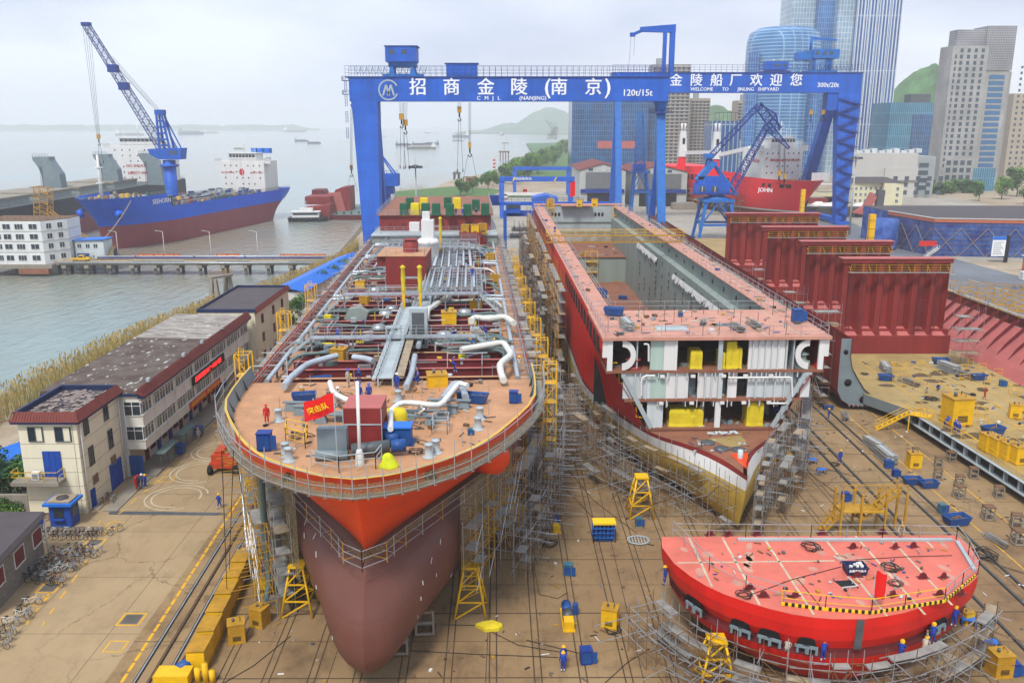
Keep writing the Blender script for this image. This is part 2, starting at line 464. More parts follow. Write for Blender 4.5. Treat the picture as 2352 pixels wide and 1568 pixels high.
ground_mat('asphalt','#64686e','#505458','#757a80','#64686e',(40,60),stain=.3)
mat('grass','#4c6e34',.9,.4,.3);mat('bank_mud','#6a5f48',.9,.25,.3);mat('stone','#8b857a',.9,.2,.5)
mat('leaf','#3f6a2a',.7,.45,.8);mat('leaf_dark','#2c5424',.7,.45,.8);mat('leaf_light','#6d9838',.7,.4,.8)
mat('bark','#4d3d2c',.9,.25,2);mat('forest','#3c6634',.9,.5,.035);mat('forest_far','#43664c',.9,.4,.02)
mat('reed','#b39a5c',.9,.3,.5);mat('reed_green','#7f8a3c',.9,.3,.5)
mat('line_yellow','#d9a41e',.8,.2,1.5,rust=.35);mat('line_white','#bdb196',.8,.2,1.5,rust=.5)
shore=[(-74,-60),(-76,60),(-77,100),(-76,137),(-74,165),(-68,196),(-58,240),(-51,262),(-50,280),(-56,300),(-60,360),(-70,480),(-75,545),(-52,585),(-44,660),(-8,805),(30,1050),(95,1700),(184,2740),(500,6500),(9000,8500),(9000,-60)]
g=MB();g.m('yard_ground')
g.add([(x,y,0)for x,y in shore],[tuple(range(len(shore)))[::-1]])
g.m('bank_mud')
for(a,b),(c,d)in zip(shore[:-2],shore[1:-1]):
 w=7
 g.quad((a,b,0),(c,d,0),(c-w,d+(1 if d>300 else 0),-5),(a-w,b+(1 if b>300 else 0),-5))
g.quad((9000,-60,0),(-74,-60,0),(-81,-60,-5),(9000,-60,-5))
setting('ground',g)
g=MB();g.m('apron_concrete');g.add([(-54,30,.004),(-30.6,30,.004),(-32.4,262,.004),(-47,262,.004),(-46,225,.004),(-46.5,190,.004),(-52,150,.004),(-54,90,.004)],[tuple(range(8))])
setting('apron',g)
g=MB();g.m('slip_concrete');g.add([(-30.6,30,.004),(96,30,.004),(88,262,.004),(-32.4,262,.004)],[(0,1,2,3)])
setting('slipway',g)
g=MB();g.m('far_yard');g.add([(-46,264,.004),(240,264,.004),(250,520,.004),(30,560,.004),(-38,420,.004)],[(0,1,2,3,4)])
setting('far_yard',g)
g=MB();g.m('asphalt');g.add([(118,90,.008),(150,90,.008),(136,300,.008),(150,420,.008),(118,420,.008),(104,300,.008)],[(0,1,2,3,4,5)])
setting('road',g)
g=MB();g.m('line_white')
for k in range(14):y=120+k*12;g.quad((131.2-(y-120)*.066,y,.012),(131.5-(y-120)*.066,y,.012),(131.2-(y+5-120)*.066,y+5,.012),(130.9-(y+5-120)*.066,y+5,.012))
setting('road_markings',g)
g=MB();g.m('grass')
g.add([(-60,350,.006),(-32,330,.006),(-28,420,.006),(-4,560,.006),(-40,590,.006),(-73,545,.006),(-68,470,.006)],[tuple(range(7))])
g.add([(-8,700,.006),(60,620,.006),(120,1000,.006),(100,1690,.006),(38,1050,.006),(-4,805,.006)],[tuple(range(6))])
g.add([(-50,143,.008),(-46,143,.008),(-44.5,158,.008),(-49,158,.008)],[(0,1,2,3)])
setting('grass',g,'stuff')
m=bpy.data.materials.new('river_water');m.use_nodes=True;n,l,b=nodes_of(m);MATS['river_water']=m
b.inputs['Base Color'].default_value=(.20,.23,.20,1);b.inputs['Roughness'].default_value=.1;b.inputs['IOR'].default_value=1.33;b.inputs['Specular IOR Level'].default_value=.42
t=n.new('ShaderNodeTexCoord');q=n.new('ShaderNodeMapping');q.inputs['Scale'].default_value=(.5,.22,1);l.new(t.outputs['Object'],q.inputs[0])
z=n.new('ShaderNodeTexNoise');z.inputs['Scale'].default_value=.8;z.inputs['Detail'].default_value=6;z.inputs['Roughness'].default_value=.6;l.new(q.outputs[0],z.inputs['Vector'])
z3=n.new('ShaderNodeTexNoise');z3.inputs['Scale'].default_value=.02;z3.inputs['Detail'].default_value=4;l.new(q.outputs[0],z3.inputs['Vector'])
r=n.new('ShaderNodeValToRGB');r.color_ramp.elements[0].color=(.27,.25,.18,1);r.color_ramp.elements[1].color=(.22,.31,.31,1);r.color_ramp.elements[0].position=.38;r.color_ramp.elements[1].position=.6
l.new(z3.outputs[0],r.inputs[0]);l.new(r.outputs[0],b.inputs['Base Color'])
bp=n.new('ShaderNodeBump');bp.inputs['Strength'].default_value=.75;bp.inputs['Distance'].default_value=.6;l.new(z.outputs[0],bp.inputs['Height']);l.new(bp.outputs[0],b.inputs['Normal'])
g=MB();g.m('river_water');g.quad((-9500,-60,-4),(900,-60,-4),(900,9000,-4),(-9500,9000,-4));setting('river',g)
def hill(name,cx,cy,sx,sy,h,n=70,rough=.16,mt='forest',seed=0,peaks=()):
 g=MB();g.m(mt);vs=[]
 pk=[(cx,cy,sx,sy,h)]+list(peaks)
 X0=min(p[0]-2.3*p[2]for p in pk);X1=max(p[0]+2.3*p[2]for p in pk);Y0=min(p[1]-2.3*p[3]for p in pk);Y1=max(p[1]+2.3*p[3]for p in pk)
 for j in range(n+1):
  for i in range(n+1):
   x,y=X0+(X1-X0)*i/n,Y0+(Y1-Y0)*j/n
   z=max(a[4]*math.exp(-((x-a[0])/a[2])**2-((y-a[1])/a[3])**2)for a in pk)
   f=mnoise.fractal(V((x/60+seed,y/60,0)),1,2,4)
   c=mnoise.noise(V((x/11+seed,y/11,3)))
   vs.append((x,y,z*(1+rough*f)+c*5*min(1,z/15)-2))
 g.add(vs,[(j*(n+1)+i,j*(n+1)+i+1,(j+1)*(n+1)+i+1,(j+1)*(n+1)+i)for j in range(n)for i in range(n)],False)
 return setting(name,g)
hill('hill',505,1100,66,130,104,120,.12,'forest',1,[(640,1150,110,150,46),(420,1200,80,100,40)])
hill('hill',330,1500,130,150,66,80,.15,'forest',5,[(470,1650,150,150,60)])
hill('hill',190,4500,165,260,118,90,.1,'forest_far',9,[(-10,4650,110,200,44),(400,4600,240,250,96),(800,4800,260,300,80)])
hill('hill',760,1000,60,120,70,50,.15,'forest',12)
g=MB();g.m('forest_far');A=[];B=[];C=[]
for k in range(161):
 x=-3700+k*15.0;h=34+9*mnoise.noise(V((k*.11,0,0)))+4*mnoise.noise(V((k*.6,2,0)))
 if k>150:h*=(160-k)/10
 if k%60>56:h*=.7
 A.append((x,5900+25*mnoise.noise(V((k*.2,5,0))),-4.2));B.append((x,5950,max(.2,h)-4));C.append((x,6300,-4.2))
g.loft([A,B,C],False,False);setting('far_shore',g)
hz=MB();hz.bx(-9600,9100,-70,9100,-6.2,262)
m=bpy.data.materials.new('haze_air');m.use_nodes=True;n,l=m.node_tree.nodes,m.node_tree.links
n.clear();ou=n.new('ShaderNodeOutputMaterial');pv=n.new('ShaderNodeVolumePrincipled')
pv.inputs['Color'].default_value=(.97,.985,1,1);pv.inputs['Density'].default_value=.00024;pv.inputs['Anisotropy'].default_value=.1
l.new(pv.outputs[0],ou.inputs['Volume']);MATS['haze_air']=m
hz.ms=['haze_air'];setting('haze',hz,'stuff')
def gridmat(name,glass,alt,mort,cw,ch,ms,rough=.2,spec=.6,vert=False,metal=0.0):
 m=bpy.data.materials.new(name);m.use_nodes=True;n,l,b=nodes_of(m)
 b.inputs['Roughness'].default_value=rough;b.inputs['Specular IOR Level'].default_value=spec;b.inputs['Metallic'].default_value=metal
 t=n.new('ShaderNodeTexCoord');s=n.new('ShaderNodeSeparateXYZ');a=n.new('ShaderNodeMath');c=n.new('ShaderNodeCombineXYZ')
 l.new(t.outputs['Object'],s.inputs[0]);a.operation='ADD';l.new(s.outputs[0],a.inputs[0]);l.new(s.outputs[1],a.inputs[1]);l.new(a.outputs[0],c.inputs[0]);l.new(s.outputs[2],c.inputs[1])
 k=n.new('ShaderNodeTexBrick');k.offset=0;k.inputs['Scale'].default_value=1;k.inputs['Mortar Size'].default_value=ms;k.inputs['Mortar Smooth'].default_value=.1
 k.inputs['Brick Width'].default_value=cw;k.inputs['Row Height'].default_value=ch;k.inputs['Bias'].default_value=-.1
 l.new(c.outputs[0],k.inputs['Vector'])
 for i,h in(('Color1',glass),('Color2',alt),('Mortar',mort)):k.inputs[i].default_value=lin(h)+(1,)
 z=n.new('ShaderNodeTexNoise');z.inputs['Scale'].default_value=.06;z.inputs['Detail'].default_value=5;l.new(t.outputs['Object'],z.inputs['Vector'])
 x=n.new('ShaderNodeMix');x.data_type='RGBA';x.blend_type='OVERLAY';x.inputs[0].default_value=.55;l.new(k.outputs['Color'],x.inputs[6]);l.new(z.outputs[0],x.inputs[7])
 l.new(x.outputs[2],b.inputs['Base Color'])
 MATS[name]=m
gridmat('curtain_dark','#1f5080','#143a60','#4a7ca4',1.5,3.6,.14)
gridmat('curtain_blue','#2466a8','#184e8c','#6d9cc4',1.6,4.0,.16)
gridmat('curtain_ribbed','#1c5c9e','#184e88','#a8b8c4',3.2,40,.42)
gridmat('curtain_pale','#8fa9bb','#7595ac','#b8c8d2',2.4,4.0,.3)
gridmat('curtain_band','#3a76aa','#2c649a','#84a8c4',6,2.2,.35)
gridmat('curtain_low','#2e7490','#286680','#7aa9bc',1.4,8,.14)
gridmat('stone_clad','#a4a4a0','#989896','#868684',1.6,1.1,.03,.8,.3)
gridmat('crown_grid','#5a5c64','#4c4e56','#a8a8aa',1.0,1.0,.18,.6,.3)
gridmat('panel_cream','#e2d9ba','#dcd2b2','#a49a80',3.0,1.9,.03,.8,.3)
mat('apartment','#a89d8c',.85,.1,.1,rust=.12);mat('apartment_grey','#9aa0a0',.85,.1,.1);mat('office_grey','#bcb9b2',.85,.06,.1)
mat('window_far','#3c4c58',.25,.3,.15,spec=.6);mat('glass_band','#2f6690',.2,.25,.2,spec=.6);mat('yellow_wall','#d6d0ac',.85,.06,.2);mat('roof_dark','#4c4648',.8,.15,.4)
mat('shed_wall','#b2b6b0',.8,.08,.3,rust=.15);mat('shed_door','#6c6f70',.7,.1,.5)
WPROTO={}
def windows(parent,cells,w,h,X=(1,0,0),glass='window_far',fr=None,name='window',deep=.12,mull=1):
 """cells: world centres, nearest first; each window is one part, past 100 the rest are one"""
 X=V(X).normalized();ang=math.atan2(X.y,X.x)
 key=(w,h,glass,fr,deep,mull)
 def build(mb):
  mb.m(glass).bx(-w/2,w/2,-deep*.4,.02,-h/2,h/2)
  if fr:
   mb.m(fr);t=min(.09,w*.08)
   mb.bx(-w/2-t,w/2+t,-deep,.02,h/2,h/2+t).bx(-w/2-t,w/2+t,-deep,.02,-h/2-t,-h/2)
   for x in[-w/2-t/2,w/2+t/2]+[-w/2+w*(i+1)/(mull+1)for i in range(mull)]:
    mb.bx(x-t/2,x+t/2,-deep,.02,-h/2,h/2)
 if key not in WPROTO:
  b=MB();build(b);WPROTO[key]=b.mesh(name)
 off=wloc(parent)
 for c in cells[:100]:
  o=bpy.data.objects.new(name,WPROTO[key]);COL.objects.link(o);o.parent=parent;o.location=V(c)-off;o.rotation_euler.z=ang
 if len(cells)>100:
  mb=MB()
  for c in cells[100:]:mb.T=frame(c,ang);build(mb)
  mb.T=None;r=part(name,mb,parent);r['kind']='stuff'
def gridcells(p0,X,n,dx,z0,m,dz,skip=None):
 X=V(X);out=[]
 for j in range(m):
  for i in range(n):
   if skip and skip(i,j):continue
   p=V(p0)+X*(i+.5)*dx;out.append(V((p.x,p.y,z0+(j+.5)*dz)))
 return out
def span(px0,px1,ytop,Y):a,b=Q(px0,ytop,Y),Q(px1,ytop,Y);return a.x,b.x,a.z
def tower(name,label,cat,px0,px1,ytop,Y,dep,m,extra=None,group=None):
 x0,x1,z=span(px0,px1,ytop,Y)
 t=thing(name,label,cat,((x0+x1)/2,Y,0),group)
 b=MB();b.m(m).bx(x0,x1,Y,Y+dep,-2,z)
 if extra:extra(b,x0,x1,z)
 part('wall',b,t)
 return t,x0,x1,z
def ex(b,x0,x1,z):
 b.m('curtain_dark').bx(x1+.02,x1+14,632,660,-2,z-1)
 b.m('oxide_pale').bx(x0+18,x0+44,619.9,620.2,24,29)
 b.m('grey_paint').bx(x0+6,x1-6,625,650,z+.01,z+3)
tower('office_block','broad dark blue glass office block behind the grey workshop sheds','office building',1315,1492,205,620,40,'curtain_dark',ex)
def apart(label,px0,px1,ytop,Y,dep,nf,nc,m='apartment',ex=None):
 t,x0,x1,z=tower('apartment_tower',label,'apartment tower',px0,px1,ytop,Y,dep,m,ex)
 w=(x1-x0)/nc;dz=(z-6)/nf
 cells=gridcells((x0,Y-.01,0),(1,0,0),nc,w,4,nf,dz);cells.sort(key=lambda c:-c.z)
 windows(t,cells,w*.62,dz*.5,(1,0,0),'window_far',None,deep=.3)
 b=MB();b.m('office_grey')
 for k in range(nf+1):b.bx(x0-.3,x1+.3,Y-.7,Y-.02,4+k*dz-.2,4+k*dz+.1)
 part('balcony',b,t)
 b=MB();b.m('apartment_grey').bx(x0+w,x0+2.2*w,Y+4,Y+10,z+.01,z+5)
 part('roof_house',b,t)
 return t
apart('tan concrete apartment tower with open window grid, tallest of three beside the blue legs',1500,1588,148,760,22,28,8)
apart('narrower concrete apartment tower with a lift tower on its facade',1588,1632,226,790,20,21,5)
apart('pale concrete apartment block half hidden behind the round glass tower',1695,1740,231,780,20,20,4)
x0,x1,z=span(1657,1700,262,640)
t,x0,x1,z=tower('grey_block','grey ribbed office block above the red ship stern','office building',1634,1720,278,660,24,'curtain_ribbed')
b=MB();b.m('steel_dark')
for k in range(7):b.bar((x0+3+k*3,662,z),(x0+3+k*3,662,z+6),.2,4)
b.beam((x0+3,662,z+6),(x0+21,662,z+6),.4,.4);part('roof_frame',b,t)
c=Q(1812,100,610);rr=24.5;zt=Q(1812,62,610).z
t=thing('round_tower','round glass tower with a sloping domed top behind the rear gantry beam','office tower',(c.x,622,0))
b=MB();b.m('curtain_band')
N=40
def ring(z0,sc=1.0,tilt=0.0):
 return[V((c.x+rr*sc*cos(2*pi*k/N),622+rr*sc*sin(2*pi*k/N),z0+tilt*(1 if cos(2*pi*k/N)>0 else cos(2*pi*k/N)*.6+.6)))for k in range(N)]
b.loft([ring(-2),ring(zt-14),ring(zt-8,.985),ring(zt-3,.93),ring(zt,.72),ring(zt+.8,.3)],True,True,False);part('wall',b,t)
b=MB();b.m('curtain_pale').loft([ring(-2,1.03),ring(30,1.03)],True,False).loft([ring(zt-22,1.01),ring(zt-21,1.01)],True,True);part('glass_band',b,t)
b=MB();b.m('curtain_blue').bx(c.x-27,c.x-20,606,612,-2,zt-17).bx(c.x+12,c.x+18,596,606,-2,zt-18);part('stair_shaft',b,t)
x0,_,_=span(1925,2070,0,700);zt=205
t=thing('glass_skyscraper','tallest blue glass skyscraper with pale vertical ribs, cut off by the sky edge','skyscraper',(290,700,0))
def X(px,Y):return Q(px,170,Y).x
b=MB();b.m('curtain_ribbed').bx(X(1955,700),X(2058,700),700,735,-2,zt);part('wall',b,t)
b=MB();b.m('curtain_pale').bx(X(1912,705),X(1955,700)-.05,704,740,-2,zt);part('side_wall',b,t)
b=MB();b.m('curtain_blue').bx(X(1868,712),X(1912,705)-.1,712,745,-2,zt-6).m('curtain_pale').bx(X(1808,720),X(1868,712)-.1,718,750,-2,zt-2);part('rear_wing',b,t)
b=MB();b.m('letter_white')
for k in range(15):
 x=X(1958,700)+k*(X(2056,700)-X(1958,700))/14;b.bx(x-.22,x+.22,699.2,699.98,0,zt-14-(k%4)*4)
part('facade_rib',b,t)
t,x0,x1,z=tower('glass_block','low teal glass block below the wooded hill','office building',2044,2152,236,640,30,'curtain_low')
b=MB();b.m('curtain_dark').bx(x1-16,x1-2,639.4,639.98,z-40,z-8).m('curtain_pale').bx(x0+8,x0+16,639.4,639.98,0,22);part('glass_panel',b,t)
b=MB();b.m('steel_dark').bx(x1-17,x1-3,644,655,z+.02,z+6);part('roof_house',b,t)
Y=545
x0,x1,z=span(2190,2272,105,Y);x2=span(2335,2335,105,Y)[0];zt=Q(2300,58,Y).z
t=thing('beige_tower','beige stone office tower with a grey grid crown and blue glass bands','office tower',(x0+20,Y,0))
b=MB();b.m('stone_clad').bx(x0,x1,Y,Y+16,-2,z).bx(x1+.02,x2,Y+4,Y+22,-2,z-14).bx(x2+.02,x2+7,Y+14,Y+22,-2,z-14);part('wall',b,t)
b=MB();b.m('crown_grid').bx(x1+.05,x2+1,Y+3.5,Y+21,z-13.9,zt).bx(x0+4,x1,Y+5,Y+15,z+.05,zt-2);part('crown',b,t)
w=(x1-x0-4)/4.1
nf=22;dz=(z-22)/(nf-4)
cl=gridcells((x0+3.4,Y-.01,0),(1,0,0),4,w,21,nf-4,dz);cl.sort(key=lambda q:q.z)
windows(t,cl,w*.42,dz*.62,glass='window_far',deep=.3)
windows(t,gridcells((x0+3.4,Y-.01,0),(1,0,0),4,w,2,4,4.4),w*.62,2.8,glass='window_far',deep=.3)
windows(t,gridcells((x0+.8,Y-.01,0),(1,0,0),1,3,14,19,dz),1.1,dz*.6,glass='window_far',deep=.3)
windows(t,gridcells((x1+4,Y+3.98,0),(1,0,0),1,x2-x1-6,14,nf-6,(z-30)/(nf-6)),x2-x1-7,dz*.66,glass='glass_band',deep=.3,name='window_band')
b=MB();b.m('curtain_low').bx(x1+1,x2-1,Y+3,Y+3.95,-1,14);part('lobby_glass',b,t)
t,a0,a1,z=tower('apartment_block','pink beige apartment block at the far edge behind the stone tower','apartment tower',2330,2400,215,640,20,'apartment')
windows(t,gridcells((a0+1,639.9,0),(1,0,0),5,4.2,3,20,3.9),1.6,1.8)
Y=500
x0,x1,z=span(1962,2110,352,Y)
t=thing('low_office','low grey office building with square windows beside the beige tower','office building',((x0+x1)/2,Y,0))
b=MB();b.m('office_grey').bx(x0,x1,Y,Y+12,-1,z).bx(x0+18,x1+.4,Y-1,Y-.02,z-15,z-8);part('wall',b,t)
b=MB();b.m('apartment_grey').bx(x1+.45,x1+13,Y+6,Y+30,-1,z-2);part('link_wing',b,t)
windows(t,gridcells((x0+21,Y-1.02,0),(1,0,0),5,6.4,z-16,1,4),2.4,2.6,deep=.2)
windows(t,gridcells((x0+21,Y-.02,0),(1,0,0),5,6.4,z-24,2,4.4),2.6,2.4,deep=.2)
windows(t,gridcells((x1+2,Y+5.98,0),(1,0,0),1,9,3,4,4.2),5.5,2.6,deep=.2)
b=MB();b.m('white_steel')
for k in range(9):b.bx(x0+4+k*4.2,x0+7+k*4.2,Y+6,Y+12,z+.02,z+1.2+(k%3)*.6)
part('roof_plant',b,t)
Y=455
x0,x1,z=span(1958,2062,420,Y)
t=thing('dormitory','pale yellow three storey dormitory with a dark hipped roof','dormitory',((x0+x1)/2,Y,0))
b=MB();b.m('yellow_wall').bx(x0,x1-8,Y,Y+14,0,z).bx(x1-7.98,x1+2,Y-3,Y+14,0,z);part('wall',b,t)
b=MB();b.m('roof_dark').loft([[V(p)for p in((x0-.6,Y-.6,z+.02),(x1+2.6,Y-3.6,z+.02),(x1+2.6,Y+14.6,z+.02),(x0-.6,Y+14.6,z+.02))],[V(p)for p in((x0+5,Y+5,z+2.6),(x1-4,Y+5,z+2.6),(x1-4,Y+8,z+2.6),(x0+5,Y+8,z+2.6))]]);part('roof',b,t)
windows(t,gridcells((x0+1,Y-.02,0),(1,0,0),6,2.5,.6,3,3.1),1.0,1.5,fr='white')
windows(t,gridcells((x1-3,Y-3.02,0),(1,0,0),1,4,.6,3,3.1),1.3,1.5,fr='white')
x0,x1,z=span(1820,1925,448,470)
t=thing('yellow_annex','low yellow annex with a pale roof behind the red bow','annex',((x0+x1)/2,470,0))
b=MB();b.m('yellow_wall').bx(x0,x1,470,478,0,5).bx(x0,x0+14,472,480,5.02,9);part('wall',b,t)
b=MB();b.m('office_grey').bx(x0-.5,x1+.5,469.5,478.5,9.04,9.4);part('roof',b,t)
def shed(label,px0,px1,yt,Y,dep,door,roofc='roof_red'):
 x0,x1,z=span(px0,px1,yt,Y);t=thing('workshop_shed',label,'workshop',((x0+x1)/2,Y,0));xm=(x0+x1)/2;h=z-3.2
 b=MB();b.m('shed_wall').prism([(x0,Y,0),(x1,Y,0),(x1,Y,h),(xm,Y,z),(x0,Y,h)],(0,dep,0));part('wall',b,t)
 b=MB();b.m(roofc)
 for a,c in((x0-.6,xm),(x1+.6,xm)):b.prism([(a,Y-.4,h-.1),(c,Y-.4,z+.05),(c,Y-.4,z+.4),(a,Y-.4,h+.25)],(0,dep+.8,0))
 part('roof',b,t)
 b=MB();b.m('shed_door').bx(x0+3,x1-3,Y-.3,Y-.02,h*.52,h-.8).m('blue_dark').bx(x0+.5,x1-.5,Y-.8,Y-.02,h*.40,h*.5)
 part('door',b,t)
 b=MB();b.m('dark_void').bx(x0+4,x1-5,Y-.25,Y-.02,.1,h*.39);part('opening',b,t)
 windows(t,[V((x,Y-.02,h+.5))for x in(xm-6,xm+5)],2.2,1.3)
 if door:
  b=MB();b.m('letter_white');b.T=plane_at((xm+.5,Y-.1,z-2),(1,0,0));n=20
  b.add([(1.1*cos(2*pi*k/n),1.1*sin(2*pi*k/n),0)for k in range(n)]+[(.9*cos(2*pi*k/n),.9*sin(2*pi*k/n),0)for k in range(n)],[(k,(k+1)%n,n+(k+1)%n,n+k)for k in range(n)])
  b.add([(-.08,0,0),(.08,0,0),(.08,.75,0),(-.08,.75,0)],[(0,1,2,3)]);part('clock',b,t)
 return t
shed('grey gabled workshop shed with a round clock over its blue door band',1332,1438,377,440,60,True)
shed('grey gabled workshop shed partly behind the blue tower crane',1452,1580,381,445,60,False)
x0,x1,z=span(1223,1282,432,430);t=thing('blue_hall','small bright blue sheet metal hall under the low gantry crane','hall',((x0+x1)/2,430,0))
b=MB();b.m('blue').prism([(x0,430,0),(x1,430,0),(x1,430,5.5),((x0+x1)/2,430,7),(x0,430,5.5)],(0,14,0));part('wall',b,t)
windows(t,[V((x0+k,429.98,2))for k in(3,8)],.8,3,glass='grey_light')
b=MB();b.m('yellow_wall').bx(172,260,402,406,0,3.6).m('roof_dark').bx(171.5,260.5,401.5,406.5,3.62,4);t=solo('low_shed',b,'long low tan shed with small windows in front of the beige tower','shed',loc=(215,404,0))
b=MB();b.m('concrete_dark').bx(128,182,395,401,0,4.2);solo('retaining_wall',b,'dark concrete wall in front of the yellow dormitory','wall',loc=(155,398,0))
b=MB();b.m('office_grey').bx(165,190,470,471,0,3);solo('boundary_wall',b,'pale boundary wall beside the yellow dormitory','wall',loc=(178,470,0))
def crown(mb,c,r,h,n,leaf,mats=('leaf','leaf_dark','leaf_light'),seed=0):
 q=random.Random(seed);cl=[]
 for k in range(9):
  a=q.uniform(0,6.28);d=q.uniform(0,.62)*r;cl.append((c[0]+d*cos(a),c[1]+d*sin(a),c[2]+q.uniform(-.32,.36)*h,q.uniform(.34,.55)))
 for k in range(n):
  x,y,z,s=cl[k%9];mb.m(mats[(k%9)%3 if q.random()<.75 else q.randrange(3)])
  u=V((q.gauss(0,1),q.gauss(0,1),q.gauss(0,1))).normalized()*(q.random()**.4)
  p=V((x+u.x*r*s,y+u.y*r*s,z+u.z*h*s*.62))
  a=V((q.gauss(0,1),q.gauss(0,1),q.gauss(0,.6))).normalized()*leaf*q.uniform(.6,1.3);b=a.cross(V((q.gauss(0,1),q.gauss(0,1),q.gauss(0,1)))).normalized()*leaf*q.uniform(.4,.9)
  mb.add([p-a,p-b*.9,p+a,p+b],[(0,1,2,3)])
def tree_proto(label,r,h,n,leaf,trunk=.35,seed=0,mats=('leaf','leaf_dark','leaf_light'),name='tree',cat='tree',base=.38):
 t=thing(name,label,cat);tb=MB();tb.m('bark');q=random.Random(seed)
 tb.bar((0,0,-.3),(.1,0,h*.55),.3*trunk*2,7,.12)
 for k in range(5):
  a=q.uniform(0,6.28);z=h*q.uniform(.25,.5);tb.bar((0,0,z),(r*.55*cos(a),r*.55*sin(a),z+h*.25),.12,5,.04)
 part('trunk',tb,t)
 cb=MB();crown(cb,(0,0,h*(.5+base*.3)),r,h*.8,n,leaf,mats,seed);part('crown',cb,t)
 return Proto(t)
TA=tree_proto('x',5.2,11,1500,.42,seed=1);TB=tree_proto('x',4.2,9,1300,.4,seed=2);TC=tree_proto('x',4.6,9.5,1400,.42,seed=3,mats=('leaf_light','leaf','leaf_light'))
q=random.Random(3)
for k in range(46):
 px=1163+150*(k/45)+q.uniform(-6,6);f=(px-1163)/150;y=405-62*f+q.uniform(-2,30-12*f)
 p=P(px,y,0);(TA,TB,TC)[k%3].put(p,q.uniform(0,6),'bushy green tree in the belt along the far river bank','trees along the far river bank',q.uniform(.85,1.3)*(1+f*.5))
for k in range(9):
 p=P(1062+k*11+q.uniform(-5,5),437-k*2.5+q.uniform(-3,14),0);(TB,TC)[k%2].put(p,q.uniform(0,6),'green tree on the near grassy spit by the river','trees on the grassy spit',q.uniform(.7,1.15))
for k in range(17):
 px=2096+k*9.3+q.uniform(-4,4);p=P(px,456-abs(k-6)*.4+q.uniform(-3,3),-2.6);(TB,TA)[k%2].put(p,q.uniform(0,6),'dark green bushy tree in the hedge row below the beige tower','hedge row trees below the beige tower',q.uniform(.8,1.05))
for px,y,s,pr,lb in((2248,462,.95,TA,'dark tree at the right end of the hedge row'),(2300,458,1.25,TC,'bright yellow green tree beside the beige tower foot'),(2335,452,1.5,TA,'tall dark tree at the far edge beside the bright green tree'),(2352,470,1.1,TB,'dark bushy tree below the bright green tree')):
 pr.put(P(px,y,0),1,lb,None,s)
for px,y,s,lb in((690,735,.62,'dark round tree at the end of the blue roofed shed'),(658,742,.55,'dense small tree behind the rear cream building'),(740,668,.6,'dark tree beside the long side of the blue roof'),(765,655,.6,'clipped dark tree second along the blue roof'),(790,640,.62,'dark tree nearest the far end of the blue roof'),(672,762,.45,'low bush at the corner of the rear cream building')):
 TB.put(P(px,y,0),px,lb,None,s)
TD=tree_proto('dense dark green tree between blue roof and cream tower',4.6,7.5,5200,.2,seed=11,mats=('leaf_dark','leaf','leaf_dark'),base=-.1);TD.put((-56.8,90.5,-.6),0,None,None,1.0)
TE=tree_proto('low flowering bush at the foot of the cream tower',2.2,2.6,1500,.13,seed=12,mats=('leaf','leaf_light','leaf'),base=-.5,name='bush',cat='bush');TE.put((-55.0,86.8,-.1),0)
rb=MB();q=random.Random(5)
def reeds(poly,n,h):
 for _ in range(n):
  t=q.random()*(len(poly)-1);i=int(t);f=t-i;a,b=poly[i],poly[i+1]
  c=V((a[0]+(b[0]-a[0])*f,a[1]+(b[1]-a[1])*f,0));wd=a[2]+(b[2]-a[2])*f
  s=q.random();p=c+V((-wd*s,q.uniform(-1,1),-2.6*s));H=h*q.uniform(.6,1.2)
  tip=p+V((q.uniform(-.5,.5),q.uniform(-.5,.5),H));sd=V((q.uniform(-1,1),q.uniform(-1,1),0)).normalized()*.06
  rb.m('reed' if q.random()<.72 else 'reed_green');rb.add([p-sd,p+sd,tip],[(0,1,2)])
  if q.random()<.4:
   rb.m('reed');w=V((q.uniform(-1,1),q.uniform(-1,1),0)).normalized()*.13;rb.add([tip-V((0,0,.55)),tip-w,tip+V((0,0,.2)),tip+w],[(0,1,2,3)])
reeds([(-71,70,6),(-72,100,8),(-71,137,8),(-69,165,7),(-64,192,6)],7500,4.2)
reeds([(-64,178,8),(-61,196,9),(-57,215,8),(-53,240,6),(-50,262,4),(-51,290,3)],6000,3.8)
reeds([(-70,500,6),(-74,545,6),(-54,585,8)],500,3)
setting('reeds',rb,'stuff')
def wall_joints(b,x,y0,y1,zs,m='concrete'):
 b.m(m)
 for z in zs:b.bx(x,x+.015,y0,y1,z-.03,z+.03)
t=thing('cream_block','cream three storey block with rubble covered roof, blue doors and small balcony','building',(-49,87,0))
X0,X1,Y0,Y1,H=-52.2,-46.0,87.0,97.0,10.7
b=MB();b.m('cream').bx(X0,X1,Y0,Y1,0,H);part('wall',b,t)
b=MB();b.m('concrete')
for z in(1.6,3.2,4.8,6.4,8.0,9.6):b.bx(X0-.012,X1+.012,Y0-.012,Y1-.1,z-.02,z+.02)
b.bx(X1-.5,X1-.45,Y0-.014,Y0,0,H);part('wall_joint',b,t)
b=MB();b.m('roof_red')
